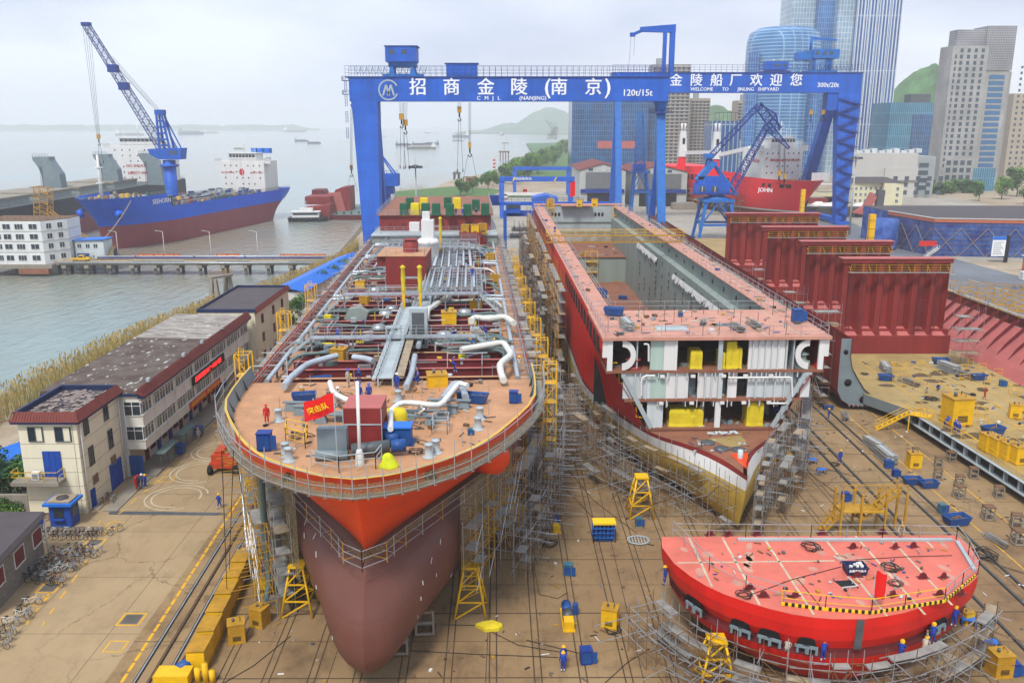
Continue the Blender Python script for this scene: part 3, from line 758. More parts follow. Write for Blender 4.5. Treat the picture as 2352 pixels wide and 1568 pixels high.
def skirt(b,x0,x1,y0,y1,z,w=.55,h=.9,sides='fblr'):
 c={'f':((x0,y0),(x1,y0),(0,-1)),'r':((x1,y0),(x1,y1),(1,0)),'b':((x1,y1),(x0,y1),(0,1)),'l':((x0,y1),(x0,y0),(-1,0))}
 for s in sides:
  (ax,ay),(bx_,by),(nx,ny)=c[s]
  ex,ey=(w if s in 'fb' else 0),(w if s in 'rl' else 0)
  sx=-1 if bx_<ax else 1;sy=-1 if by<ay else 1
  A=[V((ax+nx*w-sx*ex*(s in 'fb'),ay+ny*w-sy*ey*(s in 'rl'),z-.1)),V((bx_+nx*w+sx*ex*(s in 'fb'),by+ny*w+sy*ey*(s in 'rl'),z-.1)),V((bx_,by,z+h)),V((ax,ay,z+h))]
  b.add(A,[(0,1,2,3)]);d=V((nx,ny,0))*.02+V((0,0,-.15))
  b.add([p for p in A[:2]]+[p+V((-nx*.5,-ny*.5,-.12))for p in A[:2][::-1]],[(0,1,2,3)])
skirt(b,X0,X1,Y0,Y1,H,sides='fr')
for k in range(24):b.bar((X0-.55+k*.31,Y0-.58,H-.1),(X0-.3+k*.29,Y0-.02,H+.9),.05,4)
part('roof_skirt',b,t)
b=MB();b.m('navy').bx(X0-.5,X1+.5,Y0-.5,Y0-.05,H-.35,H-.13).bx(X1+.05,X1+.5,Y0-.4,Y1,H-.35,H-.13).bx(X0-.3,X0,Y0,Y1,H,H+.85).bx(X0,X1,Y1-.3,Y1,H+.01,H+.85);part('parapet',b,t)
mat('roof_tile','#8c7f78',.85,.25,.8);b=MB();b.m('roof_dark').bx(X0+.02,X1-.02,Y0+.02,Y1-.32,H+.005,H+.25);q=random.Random(4)
for k in range(230):
 x,y=q.uniform(X0+.6,X1-.6),q.uniform(Y0+.6,Y1-.9);s=q.uniform(.25,.5);a=q.uniform(0,3);tz=q.uniform(-.16,.16)
 b.m(q.choice(['roof_tile','roof_tile','roof_dark']));b.T=frame((x,y,H+.32+q.uniform(0,.12)),a)@Matrix.Rotation(tz,4,'X');b.box((0,0,0),(s*1.6,s,.07));b.T=None
mat('roof_tile','#8c7f78',.85,.25,.8);part('roof',b,t)
def win_mesh(parent,c,w,h,rz=0,fr='white',glass='glass_dark',mull=1,curtain=False,name='window',vent=0):
 b=MB();b.T=frame(c,rz);b.m(glass).bx(-w/2,w/2,-.03,.01,-h/2,h/2)
 if curtain:b.m('cream').bx(0,w/2-.1,-.04,-.031,-h/2,h/2)
 o=part(name,b,parent);f=MB();f.T=b.T;f.m(fr);t=.07
 f.bx(-w/2-t,w/2+t,-.08,.0,h/2,h/2+t).bx(-w/2-t,w/2+t,-.12,0,-h/2-t,-h/2)
 for k in range(mull+2):x=-w/2-t/2+(w+t)*k/(mull+1);f.bx(x-t/2,x+t/2,-.08,0,-h/2,h/2)
 if vent:f.bx(-w/2,w/2,-.075,0,h/2-vent,h/2-vent+t*.8)
 o2=bpy.data.objects.new('frame',f.mesh('frame',wloc(o)));COL.objects.link(o2);o2.parent=o
 return o
EE=R(90)
win_mesh(t,(X0+1.8,Y0-.01,9.1),1.5,1.5,fr='steel_dark',curtain=True);win_mesh(t,(X0+4.7,Y0-.01,9.1),1.6,1.5,fr='steel_dark',curtain=True)
for y,z,h in((88.9,9.2,1.5),(93.6,9.2,1.5),(89.3,5.8,2.0),(94.0,6.0,2.1)):win_mesh(t,(X1+.01,y,z),1.0,h,EE,'steel_dark',vent=.7 if h>1.8 else 0)
for y,z in((89.6,3.0),(94.1,3.4)):win_mesh(t,(X1+.01,y,z),1.1,.9,EE,'wood','oxide_dark',3)
def door(parent,c,w,h,rz=0,m='door_blue',name='door',panels=3):
 b=MB();b.T=frame(c,rz);b.m(m).bx(-w/2,w/2,-.08,.0,0,h)
 for k in range(panels+1):x=-w/2+.03+(w-.06)*k/panels;b.bx(x-.03,x+.03,-.12,-.081,.02,h-.02)
 b.bx(-w/2,w/2,-.11,-.081,h*.5,h*.5+.08)
 return part(name,b,parent)
door(t,(X0+3.2,Y0-.01,4.3),1.9,2.9);door(t,(X1+.01,88.6,.1),.95,2.1,EE);door(t,(X1+.01,94.4,0),2.9,3.1,EE,panels=4)
b=MB();b.m('concrete').bx(X0-.7,X0+4.4,Y0-1.6,Y0-.02,3.85,4.25);bo=part('balcony',b,t)
b=MB();b.m('yellow').rail([(X0-.6,Y0-.1,4.26),(X0-.6,Y0-1.5,4.26),(X0+4.3,Y0-1.5,4.26),(X0+4.3,Y0-.1,4.26)],1.1,.035,1.4)
o=bpy.data.objects.new('railing',b.mesh('railing',wloc(bo)));COL.objects.link(o);o.parent=bo
b=MB();b.m('white').bar((X1+.12,Y0+.5,.1),(X1+.12,Y0+.5,H-.4),.07,6).bar((X1+.12,Y1-.35,.1),(X1+.12,Y1-.35,H-.4),.07,6);part('drain_pipe',b,t)
b=MB();b.m('concrete').bx(X1,X1+.9,87.9,89.3,.006,.14);part('doorstep',b,t)
b=MB();b.m('white').bx(X0+1.2,X0+2,Y0-.9,Y0-.3,4.27,5.1).m('grey_paint').bx(X0+1.3,X0+1.9,Y0-.92,Y0-.901,4.4,4.95);solo('air_conditioner',b,'white air conditioner box on the balcony of the cream block','air conditioner',loc=(X0+1.6,Y0-.6,4.27))
t=thing('long_office','long white two storey office over an arcade, red edged grey roof and window bands','building',(-46,97,0))
XA,XB,XE,YA,YB,HF,HT=-55,-45.6,-43.4,97.05,139.5,3.5,10.4
b=MB();b.m('cream_white').bx(XA,XB,YA+.2,YB,0,HT-.02).bx(XB+.01,XE,YA+.1,YB,HF,4.65).bx(XB+.01,XE,YA+.1,YB,6.35,7.75).bx(XB+.01,XE,YA+.1,YB,9.35,HT-.02)
b.bx(XB+.01,XE-.25,YA+.6,YB-.2,4.66,6.34).bx(XB+.01,XE-.25,YA+.6,YB-.2,7.76,9.34)
part('wall',b,t)
b=MB();b.m('roof_felt').add([(XA,YA-.1,HT+.35),(XE+.1,YA-.1,HT+.05),(XE+.1,YB,HT+.05),(XA,YB,HT+.35),(XA,YA-.1,HT),(XE+.1,YA-.1,HT-.01),(XE+.1,YB,HT-.01),(XA,YB,HT)],[(0,1,2,3),(4,7,6,5),(0,4,5,1),(2,6,7,3),(3,7,4,0),(1,5,6,2)])
m=bpy.data.materials.new('roof_felt');m.use_nodes=True;n,l,bb=nodes_of(m);MATS['roof_felt']=m;bb.inputs['Roughness'].default_value=.85
tcn=n.new('ShaderNodeTexCoord');z1=n.new('ShaderNodeTexNoise');z1.inputs['Scale'].default_value=.45;z1.inputs['Detail'].default_value=5;l.new(tcn.outputs['Object'],z1.inputs['Vector'])
r1=n.new('ShaderNodeValToRGB');r1.color_ramp.elements[0].position=.35;r1.color_ramp.elements[0].color=lin('#4a3932')+(1,);r1.color_ramp.elements[1].position=.66;r1.color_ramp.elements[1].color=lin('#62584e')+(1,);l.new(z1.outputs[0],r1.inputs[0])
br=n.new('ShaderNodeTexBrick');br.offset=0;br.inputs['Scale'].default_value=1;br.inputs['Brick Width'].default_value=9.6;br.inputs['Row Height'].default_value=.9;br.inputs['Mortar Size'].default_value=.03;br.inputs['Color1'].default_value=(.45,.45,.45,1);br.inputs['Color2'].default_value=(.55,.55,.55,1);br.inputs['Mortar'].default_value=(.3,.3,.3,1);l.new(tcn.outputs['Object'],br.inputs['Vector'])
x1=n.new('ShaderNodeMix');x1.data_type='RGBA';x1.blend_type='OVERLAY';x1.inputs[0].default_value=.7;l.new(r1.outputs[0],x1.inputs[6]);l.new(br.outputs[0],x1.inputs[7])
sx=n.new('ShaderNodeSeparateXYZ');l.new(tcn.outputs['Object'],sx.inputs[0]);mr=n.new('ShaderNodeMapRange');mr.inputs[1].default_value=26.2;mr.inputs[2].default_value=26.6;l.new(sx.outputs[1],mr.inputs[0])
mpp=n.new('ShaderNodeMapping');mpp.inputs['Scale'].default_value=(.35,1.6,1);l.new(tcn.outputs['Object'],mpp.inputs[0]);z2=n.new('ShaderNodeTexNoise');z2.inputs['Scale'].default_value=1.2;z2.inputs['Detail'].default_value=6;l.new(mpp.outputs[0],z2.inputs['Vector'])
r2=n.new('ShaderNodeValToRGB');r2.color_ramp.elements[0].position=.4;r2.color_ramp.elements[0].color=lin('#756e66')+(1,);r2.color_ramp.elements[1].position=.6;r2.color_ramp.elements[1].color=lin('#a39d93')+(1,);l.new(z2.outputs[0],r2.inputs[0])
x2=n.new('ShaderNodeMix');x2.data_type='RGBA';l.new(mr.outputs[0],x2.inputs[0]);l.new(x1.outputs[2],x2.inputs[6]);l.new(r2.outputs[0],x2.inputs[7])
mp3=n.new('ShaderNodeMapping');mp3.inputs['Scale'].default_value=(1,.45,1);l.new(tcn.outputs['Object'],mp3.inputs[0]);z4=n.new('ShaderNodeTexNoise');z4.inputs['Scale'].default_value=1.5;z4.inputs['Detail'].default_value=3;l.new(mp3.outputs[0],z4.inputs['Vector']);r4=n.new('ShaderNodeValToRGB');r4.color_ramp.elements[0].position=.63;r4.color_ramp.elements[1].position=.66;l.new(z4.outputs[0],r4.inputs[0])
x3=n.new('ShaderNodeMix');x3.data_type='RGBA';x3.inputs[7].default_value=lin('#b4b2ae')+(1,);l.new(r4.outputs[0],x3.inputs[0]);l.new(x2.outputs[2],x3.inputs[6]);l.new(x3.outputs[2],bb.inputs['Base Color'])
part('roof',b,t)
b=MB();b.m('roof_red').add([(XE+.6,YA-.3,HT-.3),(XE+.6,YB+.3,HT-.3),(XE-.1,YB+.3,HT+.75),(XE-.1,YA-.3,HT+.75),(XE-.35,YA-.3,HT+.1),(XE-.35,YB+.3,HT+.1)],[(0,1,2,3),(3,2,5,4),(0,3,4),(1,5,2)])
for k in range(1,5):b.bar((XE+.6-k*.14+.03,YA-.3,HT-.3+k*.21),(XE+.6-k*.14+.03,YB+.3,HT-.3+k*.21),.035,4)
part('roof_edge',b,t)
b=MB();b.m('navy').bx(XE-.3,XE+.52,YA-.2,YB+.2,HT-.55,HT-.32).bx(XA,XE,YA-.16,YA-.02,HT-.3,HT+.0);part('eaves',b,t)
nw=24;dw=(YB-YA-.6)/nw
for zc,fl in((5.5,0),(8.55,1)):
 for k in range(nw):
  win_mesh(t,(XE-.2,YA+.5+(k+.5)*dw,zc),dw-.22,1.62,EE,'white','glass_dark',1,vent=.5,curtain=(k%4==1))
 win_mesh(t,(XE-1.15,YA+.09,zc),1.9,1.62,0,'white','glass_dark',1,vent=.5)
b=MB();b.m('cream_white')
for z in(4.65,6.35,7.75,9.35):b.bx(XE-.2,XE+.09,YA+.02,YB+.02,z-.05,z+.05)
part('ledge',b,t)
b=MB();b.m('concrete').bx(XB,XE+.9,YA,YB,.006,.22);part('plinth',b,t)
for k in range(9):door(t,(XB+.01,YA+5+k*3.8,.25),1.0,2.2,EE,'door_blue' if k%3 else 'roof_red','door',2)
for k in range(8):win_mesh(t,(XB+.01,YA+7+k*3.8,1.8),1.3,1.2,EE,'oxide_dark','glass_dark',2)
door(t,(XB+.9,YA+.09,.22),1.6,2.5,0,'blue_bin')
b=MB();b.m('white')
for k in range(12):y=YA+3.6+k*3.25;b.beam((XE+.1,y,HT-1.3),(XE+.1,y,HF),.05,.05)
b.bar((XB+.1,YA+.05,.1),(XB+.1,YA+.05,HT-.4),.07,6);part('drain_pipe',b,t)
t2=thing('led_sign','black message board with red glowing lettering between the two window bands','sign',(XE+.2,118,7.1))
b=MB();b.m('black').bx(XE+.1,XE+.32,113,126,6.5,7.7);part('board',b,t2)
mt=bpy.data.materials.new('led_red');mt.use_nodes=True;MATS['led_red']=mt;bb=nodes_of(mt)[2];bb.inputs['Base Color'].default_value=(.6,.01,.01,1);bb.inputs['Emission Color'].default_value=(1,.02,.02,1);bb.inputs['Emission Strength'].default_value=1.6
part('lettering',text('招商局集团公布了“十四五”规划',.78,'led_red',plane_at((XE+.335,119.0,7.1),(0,1,0)),.005),t2)
t2=thing('red_banner','long red banner with yellow lettering under the lower window band','banner',(XE+.1,115,4))
b=MB();b.m('banner_red').bx(XE+.1,XE+.13,111.5,124,3.55,4.5);part('cloth',b,t2)
part('lettering',text('压载安全防火责任重，工程工作平安好又快',.6,'letter_yellow',plane_at((XE+.14,117.7,4.02),(0,1,0)),.004,.01),t2)
for y in(99.5,111,118,127):
 b=MB();b.m('grey_light').bx(XE-.1,XE+.25,y-.3,y+.3,HT+.8,HT+1.2).bar((XE,y,HT+.4),(XE,y,HT+.85),.04,4);solo('floodlight',b,'small floodlight on the red roof edge of the long office','floodlight','floodlights on the long office roof edge',(XE,y,HT+.4))
t=thing('rear_block','rear cream three storey wing with a grey roof behind the long office','building',(-45,141,0))
b=MB();b.m('cream').bx(-52,-42.6,141,163,0,10.6);part('wall',b,t)
b=MB();b.m('roof_dark').bx(-52,-43.1,141.4,162.6,10.62,10.8).m('roof_red');skirt(b,-52,-42.6,141,163,10.6,.4,.7,'r');b.m('navy').bx(-52,-42.5,140.9,141.2,10.62,11.2).bx(-52,-42.7,162.7,163,10.62,11.2).bx(-52.2,-52,141,163,10.62,11.2);part('roof',b,t)
for y in(145,152,158):
 for z in(2.4,5.6,8.8):win_mesh(t,(-42.59,y,z),1.1,1.4,EE,'oxide_dark')
door(t,(-42.59,149,.1),1.2,2.4,EE);door(t,(-42.59,155,.1),1.2,2.4,EE)
b=MB();b.m('concrete').bx(-66,-52.6,87.6,88.0,-.5,1.9);solo('retaining_wall',b,'grey concrete garden wall left of the cream block','wall',loc=(-58,88,0))
t=thing('outdoor_stair','brown steps with a yellow handrail left of the cream block','stair',(-56.5,82,0));b=MB();b.m('wood')
for k in range(9):b.bx(-58.2-k*.34,-57.86-k*.34,80.6,84.4,.0,.16+k*.16)
part('step',b,t);b=MB();b.m('yellow').rail([(-57.8,84.5,.1),(-61,84.5,1.5)],1.0,.04,1.2).rail([(-57.8,80.5,.1),(-61,80.5,1.5)],1.0,.04,1.2);part('railing',b,t)
t=thing('tiled_shed','low shed with grey fish scale tiled wall, flat dark roof and maroon shutters','shed',(-54,76,0))
mt=bpy.data.materials.new('scale_tile');mt.use_nodes=True;n,l,bb=nodes_of(mt);MATS['scale_tile']=mt;bb.inputs['Roughness'].default_value=.7
tcn=n.new('ShaderNodeTexCoord');sp=n.new('ShaderNodeSeparateXYZ');ad=n.new('ShaderNodeMath');cb=n.new('ShaderNodeCombineXYZ');l.new(tcn.outputs['Object'],sp.inputs[0]);l.new(sp.outputs[0],ad.inputs[0]);l.new(sp.outputs[1],ad.inputs[1]);l.new(ad.outputs[0],cb.inputs[0]);l.new(sp.outputs[2],cb.inputs[1])
br=n.new('ShaderNodeTexBrick');br.inputs['Scale'].default_value=1;br.inputs['Brick Width'].default_value=.34;br.inputs['Row Height'].default_value=.22;br.inputs['Mortar Size'].default_value=.025;br.inputs['Color1'].default_value=lin('#7d7a74')+(1,);br.inputs['Color2'].default_value=lin('#928e88')+(1,);br.inputs['Mortar'].default_value=lin('#55524e')+(1,);l.new(cb.outputs[0],br.inputs['Vector']);l.new(br.outputs[0],bb.inputs['Base Color'])
SA=P(0,1385,0);SB=P(98,1290,0)
xs=-45.6
b=MB();b.m('scale_tile').add([(-44.4,66.0,0),(-45.5,77.2,0),(-60,77.2,0),(-60,66.0,0),(-44.4,66.0,4.3),(-45.5,77.2,4.3),(-60,77.2,4.3),(-60,66.0,4.3)],[(0,1,5,4),(1,2,6,5),(2,3,7,6),(3,0,4,7)]);part('wall',b,t)
b=MB();b.m('roof_dark').add([(-43.8,65.6,4.32),(-45.0,77.8,4.32),(-60,77.8,4.32),(-60,65.6,4.32),(-44.1,65.6,4.65),(-45.3,77.6,4.65),(-60,77.6,4.65),(-60,65.6,4.65)],[(0,1,5,4),(1,2,6,5),(4,5,6,7),(3,2,1,0),(2,3,7,6),(3,0,4,7)]);part('roof',b,t)
d=V((-45.5+44.4,77.2-66.0,0)).normalized()
for s in(2.4,6.4,10.2):
 p=V((-44.4,66.0,2.7))+d*s+V((.01,0,0));win_mesh(t,p,1.9,1.5,math.atan2(d.y,d.x),'white','oxide_dark',0)
b=MB();b.m('white').bar((-45.2,77.4,.05),(-45.2,77.4,4.2),.09,6);part('drain_pipe',b,t)
b=MB();b.m('wood').bx(-59,-57.4,76,76.2,4.68,5.6).bx(-59,-57.4,74.5,74.7,4.68,5.6).m('roof_dark').bx(-59.3,-57,74.2,76.6,5.62,5.75);part('roof_light',b,t)
t=thing('kiosk','small blue kiosk with a curved blue edged roof beside the cream block','kiosk',(-48.6,84.6,0))
b=MB();b.m('door_blue').bx(-49.7,-47.5,83.6,85.4,.05,2.5);part('body',b,t)
b=MB();b.m('roof_blue').bx(-50.1,-47.1,83.2,85.8,2.52,2.8).m('wood').bx(-49.8,-47.4,83.5,85.5,2.81,2.95).m('roof_dark').lathe((-48.6,84.5,2.96),[(.6,0),(.6,.12),(.01,.14)],12);part('roof',b,t)
b=MB();b.m('glass_dark').bx(-49.2,-48.2,83.55,83.59,1.1,2.1).bx(-47.49,-47.45,84,85.1,1.1,2.1);part('window',b,t)
b=MB();b.m('door_blue').bx(-49.3,-48.1,83.2,83.55,.95,1.05);part('counter',b,t);t.location.x+=1.5
t=thing('blue_shed','long white shed with a bright blue sheet roof along the reed bank','shed',(-50,195,0))
a,c_,e,f=V((-55.5,194,3.6)),V((-47.8,196,3.6)),V((-42.2,251,3.6)),V((-49.5,249,3.6));up=V((0,0,1.2))
b=MB();b.m('white').loft([[V((p.x,p.y,0))for p in(a,c_,e,f)],[a,c_,e,f]]);part('wall',b,t)
b=MB();b.m('roof_blue');m1,m2=(a+c_)/2+up,(e+f)/2+up;o_=V((.6,-.6,0));o2=V((-.6,-.6,0));th=V((0,0,.12))
for p in((a+o2,m1+V((0,-.6,0)),m2,f+o2),(c_+o_,m1+V((0,-.6,0)),m2,e+o_)):b.loft([[q for q in p],[q+th for q in p]])
for k in range(70):
 g=k/69;b.bar((c_+o_).lerp(e+o_,g)+th,m1.lerp(m2,g)+th,.06,4)
part('roof',b,t)
b=MB();b.m('glass_dark').bx(-52.5,-51.4,194.2,194.5,1.2,2.4);part('window',b,t)
t=thing('blue_shed','blue corrugated roof shed behind the dark tree by the cream block','shed',(-62,92,0))
b=MB();b.m('roof_blue').add([(-58,86,3.2),(-53.2,99.5,3.2),(-56.5,101.5,4.4),(-63.5,86,4.4)],[(0,1,2,3)])
for k in range(40):g=k/39;b.bar(V((-58,86,3.23)).lerp(V((-53.2,99.5,3.23)),g),V((-63.5,86,4.43)).lerp(V((-56.5,101.5,4.43)),g),.06,4)
part('roof',b,t);b=MB();b.m('cream_white').bx(-63.2,-58.5,86.4,86.6,-3,3.1);part('wall',b,t)
for k,(y,lb)in enumerate(((100.6,'green flat roofed notice shelter nearest the cream block'),(107.0,'green flat roofed notice shelter farther along the arcade'))):
 t=thing('shelter',lb,'shelter',(-42.6,y,0),'notice shelters along the arcade')
 b=MB();b.m('green_grey_pipe').bx(-43.1,-41.9,y-2,y+2.6,2.3,2.42);part('roof',b,t)
 for yy in(y-1.8,y+.3,y+2.4):b=MB();b.m('steel_dark').bar((-42.5,yy,.1),(-42.5,yy,2.3),.05,5);part('post',b,t)
for y,lb in((104.6,'blue bin at the end of the nearer shelter'),(111.2,'blue bin at the end of the farther shelter')):
 b=MB();b.m('blue_bin').bx(-42.8,-41.9,y-.6,y+.6,.15,1.2).bx(-42.85,-41.85,y-.65,y+.65,1.22,1.3);solo('bin',b,lb,'bin',loc=(-42.4,y,.15))
t=thing('river_pylon','old concrete twin leg pylon with a railed top standing at the reed bank','pylon',(-57,176,-4))
pc=[P(495,700,-3),P(527,690,-3)]
for c in pc:
 b=MB();b.m('concrete')
 for s in(-1,1):b.loft([[V((c.x+s*1.1+dx,c.y+dy,-5))for dx,dy in((-.5,-.8),(.5,-.8),(.5,.8),(-.5,.8))],[V((c.x+s*.45+dx,c.y+dy,3.4))for dx,dy in((-.35,-.5),(.35,-.5),(.35,.5),(-.35,.5))]])
 b.bx(c.x-.9,c.x+.9,c.y-.5,c.y+.5,-.6,0);part('leg',b,t)
b=MB();b.m('concrete').beam(pc[0]+V((-1,0,6.7)),pc[1]+V((1,0,6.7)),1.4,.6);part('cross_beam',b,t)
b=MB();b.m('yellow_old').rail([pc[0]+V((-1,-.6,7.0)),pc[1]+V((1,-.6,7.0))],1.1,.04).rail([pc[0]+V((-1,.6,7.0)),pc[1]+V((1,.6,7.0))],1.1,.04);part('railing',b,t)
b=MB();b.m('yellow_old').beam((-52,170,.6),(-38,176,.6),1.0,.15).rail([(-52,169.6,.7),(-38,175.6,.7)],1.2,.04).rail([(-52,170.6,.7),(-38,176.6,.7)],1.2,.04);solo('footbridge',b,'yellow railed footbridge leading to the concrete pylon','footbridge',loc=(-45,173,.6))
t=thing('pier','long concrete pier on piles carrying pipes and a roadway over the river','pier',(-94,266,-4))
b=MB();b.m('concrete').bx(-141,-46,263,268,-.9,-.1).m('far_yard').bx(-141,-46,263.4,267.6,-.09,.0);part('deck',b,t)
for k in range(13):
 x=-136.5+k*6.9;b=MB();b.m('concrete').bx(x-.7,x+.7,262.5,268.5,-1.9,-.92);part('cross_head',b,t)
 for y in(263.4,267.6):b=MB();b.m('concrete_dark').bar((x,y,-6),(x,y,-1.9),.48,7);part('pile',b,t)
b=MB();b.m('yellow').rail([(-128,267.8,0),(-46,267.8,0)],1.1,.05,2.5).rail([(-138,263.2,0),(-46,263.2,0)],1.0,.05,2.5);part('railing',b,t)
b=MB();b.m('blue_dark').bar((-128,267.1,.55),(-46,267.1,.55),.3,8).m('pipe_silver').bar((-128,267.1,1.15),(-46,267.1,1.15),.22,8).m('steel').bar((-138,262.7,-.2),(-46,262.7,-.2),.25,8);part('pipe',b,t)
b=MB();b.m('grey_light')
for x0,x1 in((-116,-100),(-90,-80),(-68,-56)):b.bx(x0,x1,263.3,263.36,.1,.8)
part('panel',b,t)
for x0,x1,s,lb in((-116,-102.7,'压载、安全两项，准备不到、警钟长鸣，方法','red pier banner with yellow lettering nearest the yellow pickup'),(-91.5,-84.4,'遵守纪律，严禁带火种','short red pier banner in the middle of the pier'),(-71.8,-57.6,'船一次试航成功，首次试；船一次下水即安全运行','red pier banner with yellow lettering nearest the shore')):
 t2=thing('banner',lb,'banner',((x0+x1)/2,268.2,.2));b=MB();b.m('banner_red').bx(x0,x1,267.95,268.0,.75,1.75);part('cloth',b,t2)
 part('lettering',text(s,.62,'letter_yellow',plane_at(((x0+x1)/2,267.93,1.25),(1,0,0)),.004,.01),t2)
for k,(px,lb)in enumerate(((268,'nearest the yellow pickup'),(375,'second from the yellow pickup'),(482,'in front of the middle of the blue ship'),(590,'nearest the shore'),)):
 x=Q(px,560,268).x;t2=thing('street_lamp','slim white arm lamp on the pier '+lb,'street lamp',(x,268.3,0),None)
 b=MB();b.m('white').bar((x,268.3,-.1),(x,268.3,8.6),.1,6,.06).bar((x,268.3,8.6),(x-1.6,268.3,8.9),.05,5);part('pole',b,t2)
 b=MB();b.m('grey_light').bx(x-2.3,x-1.5,268.15,268.45,8.85,9.0);part('lamp_head',b,t2)
t=thing('pickup_truck','bright yellow double cab pickup driving on the pier','pickup',(-138.6+7,265.2,0))
M=frame((-132.2,265.2,0.0));b=MB();b.T=M;b.m('yellow')
prof=[(-2.7,.55),(-2.7,1.15),(-.75,1.15),(-.5,1.75),(.95,1.75),(1.5,1.2),(2.6,1.05),(2.7,.55)]
b.loft([[V((x,s,z))for x,z in prof]for s in(-.9,.9)],True,True);part('body',b,t)
b=MB();b.T=M;b.m('glass_dark').add([(-.45,-.92,1.2),(1.2,-.92,1.2),(.85,-.92,1.68),(-.35,-.92,1.68)],[(0,1,2,3)]).add([(1.56,-.8,1.2),(1.56,.8,1.2),(1.05,.75,1.7),(1.05,-.75,1.7)],[(0,1,2,3)]);part('window',b,t)
b=MB();b.T=M;b.m('black').bx(-2.6,-.85,-.75,.75,1.155,1.165);part('load_bed',b,t)
for x in(-1.75,1.75):
 for y in(-.85,.85):b=MB();b.T=M;b.m('rubber').bar((x,y-.12,.38),(x,y+.12,.38),.38,12).m('grey_light').bar((x,y-.13,.38),(x,y+.13,.38),.2,8);part('wheel',b,t)
t=thing('river_office','white four storey office on stilts in the river with a red railed roof','building',(-145,266,-4))
x0,x1,xc=-160,-141.0,-136.5
b=MB();b.m('white').loft([[V((x,y,z))for x,y in((x0,261),(x1,261),(xc,268),(xc,276),(x0,276))]for z in(-.4,12.6)]);part('wall',b,t)
dv=V((xc-x1,7,0)).normalized()
for k,z in enumerate((1.6,5.0,8.0,11.0)):
 for i,x in enumerate((-157.5,-154.2,-151.3,-147.6,-143.4)):win_mesh(t,(x,260.99,z),(2.2,1.8,2.2,2.4,2.4)[i],1.5,0,'white','glass_dark',1+i%2)
 for s in(2.4,5.9):win_mesh(t,V((x1,261,z))+dv*s+V((.01,-.01,0)),1.5,1.5,math.atan2(dv.y,dv.x),'white','glass_dark')
b=MB();b.m('office_grey')
for z in(3.3,6.5,9.5):b.loft([[V((x,y,zz))for x,y in((x0,260.9),(x1+.05,260.9),(xc+.1,267.9),(xc+.1,276),(x0,276))]for zz in(z,z+.2)])
part('floor_band',b,t)
b=MB();b.m('rust_post').loft([[V((x,y,z))for x,y in((x0,261),(x1,261),(xc,268),(xc,276),(x0,276))]for z in(12.62,12.8)]).rail([(x0,261.1,12.8),(x1,261.1,12.8),(xc-.1,268,12.8)],1.2,.05);part('roof',b,t)
for x in(-157,-151,-145,-139):
 b=MB();b.m('concrete_dark').bar((x,263+(2 if x>-142 else 0),-6),(x,263+(2 if x>-142 else 0),-.5),.6,8);part('pile',b,t)
b=MB();b.m('concrete').bx(-160,-139,260.5,266,-1.6,-.45).m('rust_deck').bx(-149,-140,260.2,262,-3.2,-1.62);part('platform',b,t)
t=thing('roof_emblem','white swirl and blue wave emblem sign on the roof of the river office','sign',(-157,262,12.8))
b=MB();b.m('white').bx(-160,-152.5,262,262.4,20.0,20.9).bar((-157,262.2,12.8),(-157,262.2,20),.3,8);part('frame',b,t)
b=MB();b.m('white');b.tube([V((-157+r*cos(a),262,18.2+r*sin(a)*1.3))for r,a in[(1.6-k*.1,1.9+k*.5)for k in range(13)]],.38,6);part('swirl',b,t)
for z in(14.2,15.0,15.8):
 b=MB();b.m('roof_blue');b.tube([V((-160+k*.4,262,z+.3*sin(k*1.2)))for k in range(16)],.22,5);part('wave',b,t)
t=thing('site_cabin','pale two storey cabin with a blue roof behind the yellow pickup','cabin',(-132,271,-4))
b=MB();b.m('white_steel').bx(-136,-127,270,276,0,5.6).m('concrete_dark').bx(-137,-126,269.6,276.5,-.8,-.02);part('wall',b,t)
b=MB();b.m('roof_blue').prism([(-136.5,269.5,5.62),(-126.5,269.5,5.9),(-126.5,269.5,6.1),(-136.5,269.5,5.82)],(0,7,0));part('roof',b,t)
for x in(-134.6,-132,-129.6):win_mesh(t,(x,269.99,4.0),1.2,1.2,0,'white','glass_dark')
b=MB();b.m('yellow_old').stair((-126.2,270.5,0),(-126.2,275,3.0),.8,(1,0,0));part('stair',b,t)
for x in(-135,-128):b=MB();b.m('concrete_dark').bar((x,271,-6),(x,271,-.8),.5,7);part('pile',b,t)
b=MB();b.m('blue_bin').bx(-135,-131.5,268.6,269.3,.02,1.8);solo('container',b,'small blue bin against the river cabin wall','container',loc=(-133,269,0))
def K(c,x,y):return((c[0]+x/c[2])/1.7411,(c[1]+y/c[2])/1.7411)
C1,C2,C3,C4,C5,C6=(1000,750,1.844),(850,1450,1.225),(2050,750,1.568),(2100,1650,1.4517),(3100,750,1.568),(2600,1750,1.573)
C7,C8,C9=(0,1000,1.7418),(0,1800,1.686),(1350,450,2.352)
def PK(c,x,y,z):return P(*K(c,x,y),z)
m=bpy.data.materials.new('safety_net');m.use_nodes=True;n,l,b=nodes_of(m);MATS['safety_net']=m
b.inputs['Base Color'].default_value=lin('#8d7c56')+(1,);b.inputs['Roughness'].default_value=.9
t=n.new('ShaderNodeTexCoord');z=n.new('ShaderNodeTexNoise');z.inputs['Scale'].default_value=7;z.inputs['Detail'].default_value=3;l.new(t.outputs['Object'],z.inputs['Vector'])
r=n.new('ShaderNodeValToRGB');r.color_ramp.elements[0].position=.42;r.color_ramp.elements[1].position=.58;r.color_ramp.elements[0].color=(.22,.22,.22,1);r.color_ramp.elements[1].color=(.85,.85,.85,1)
l.new(z.outputs[0],r.inputs[0]);l.new(r.outputs[0],b.inputs['Alpha'])
q=random.Random(21)
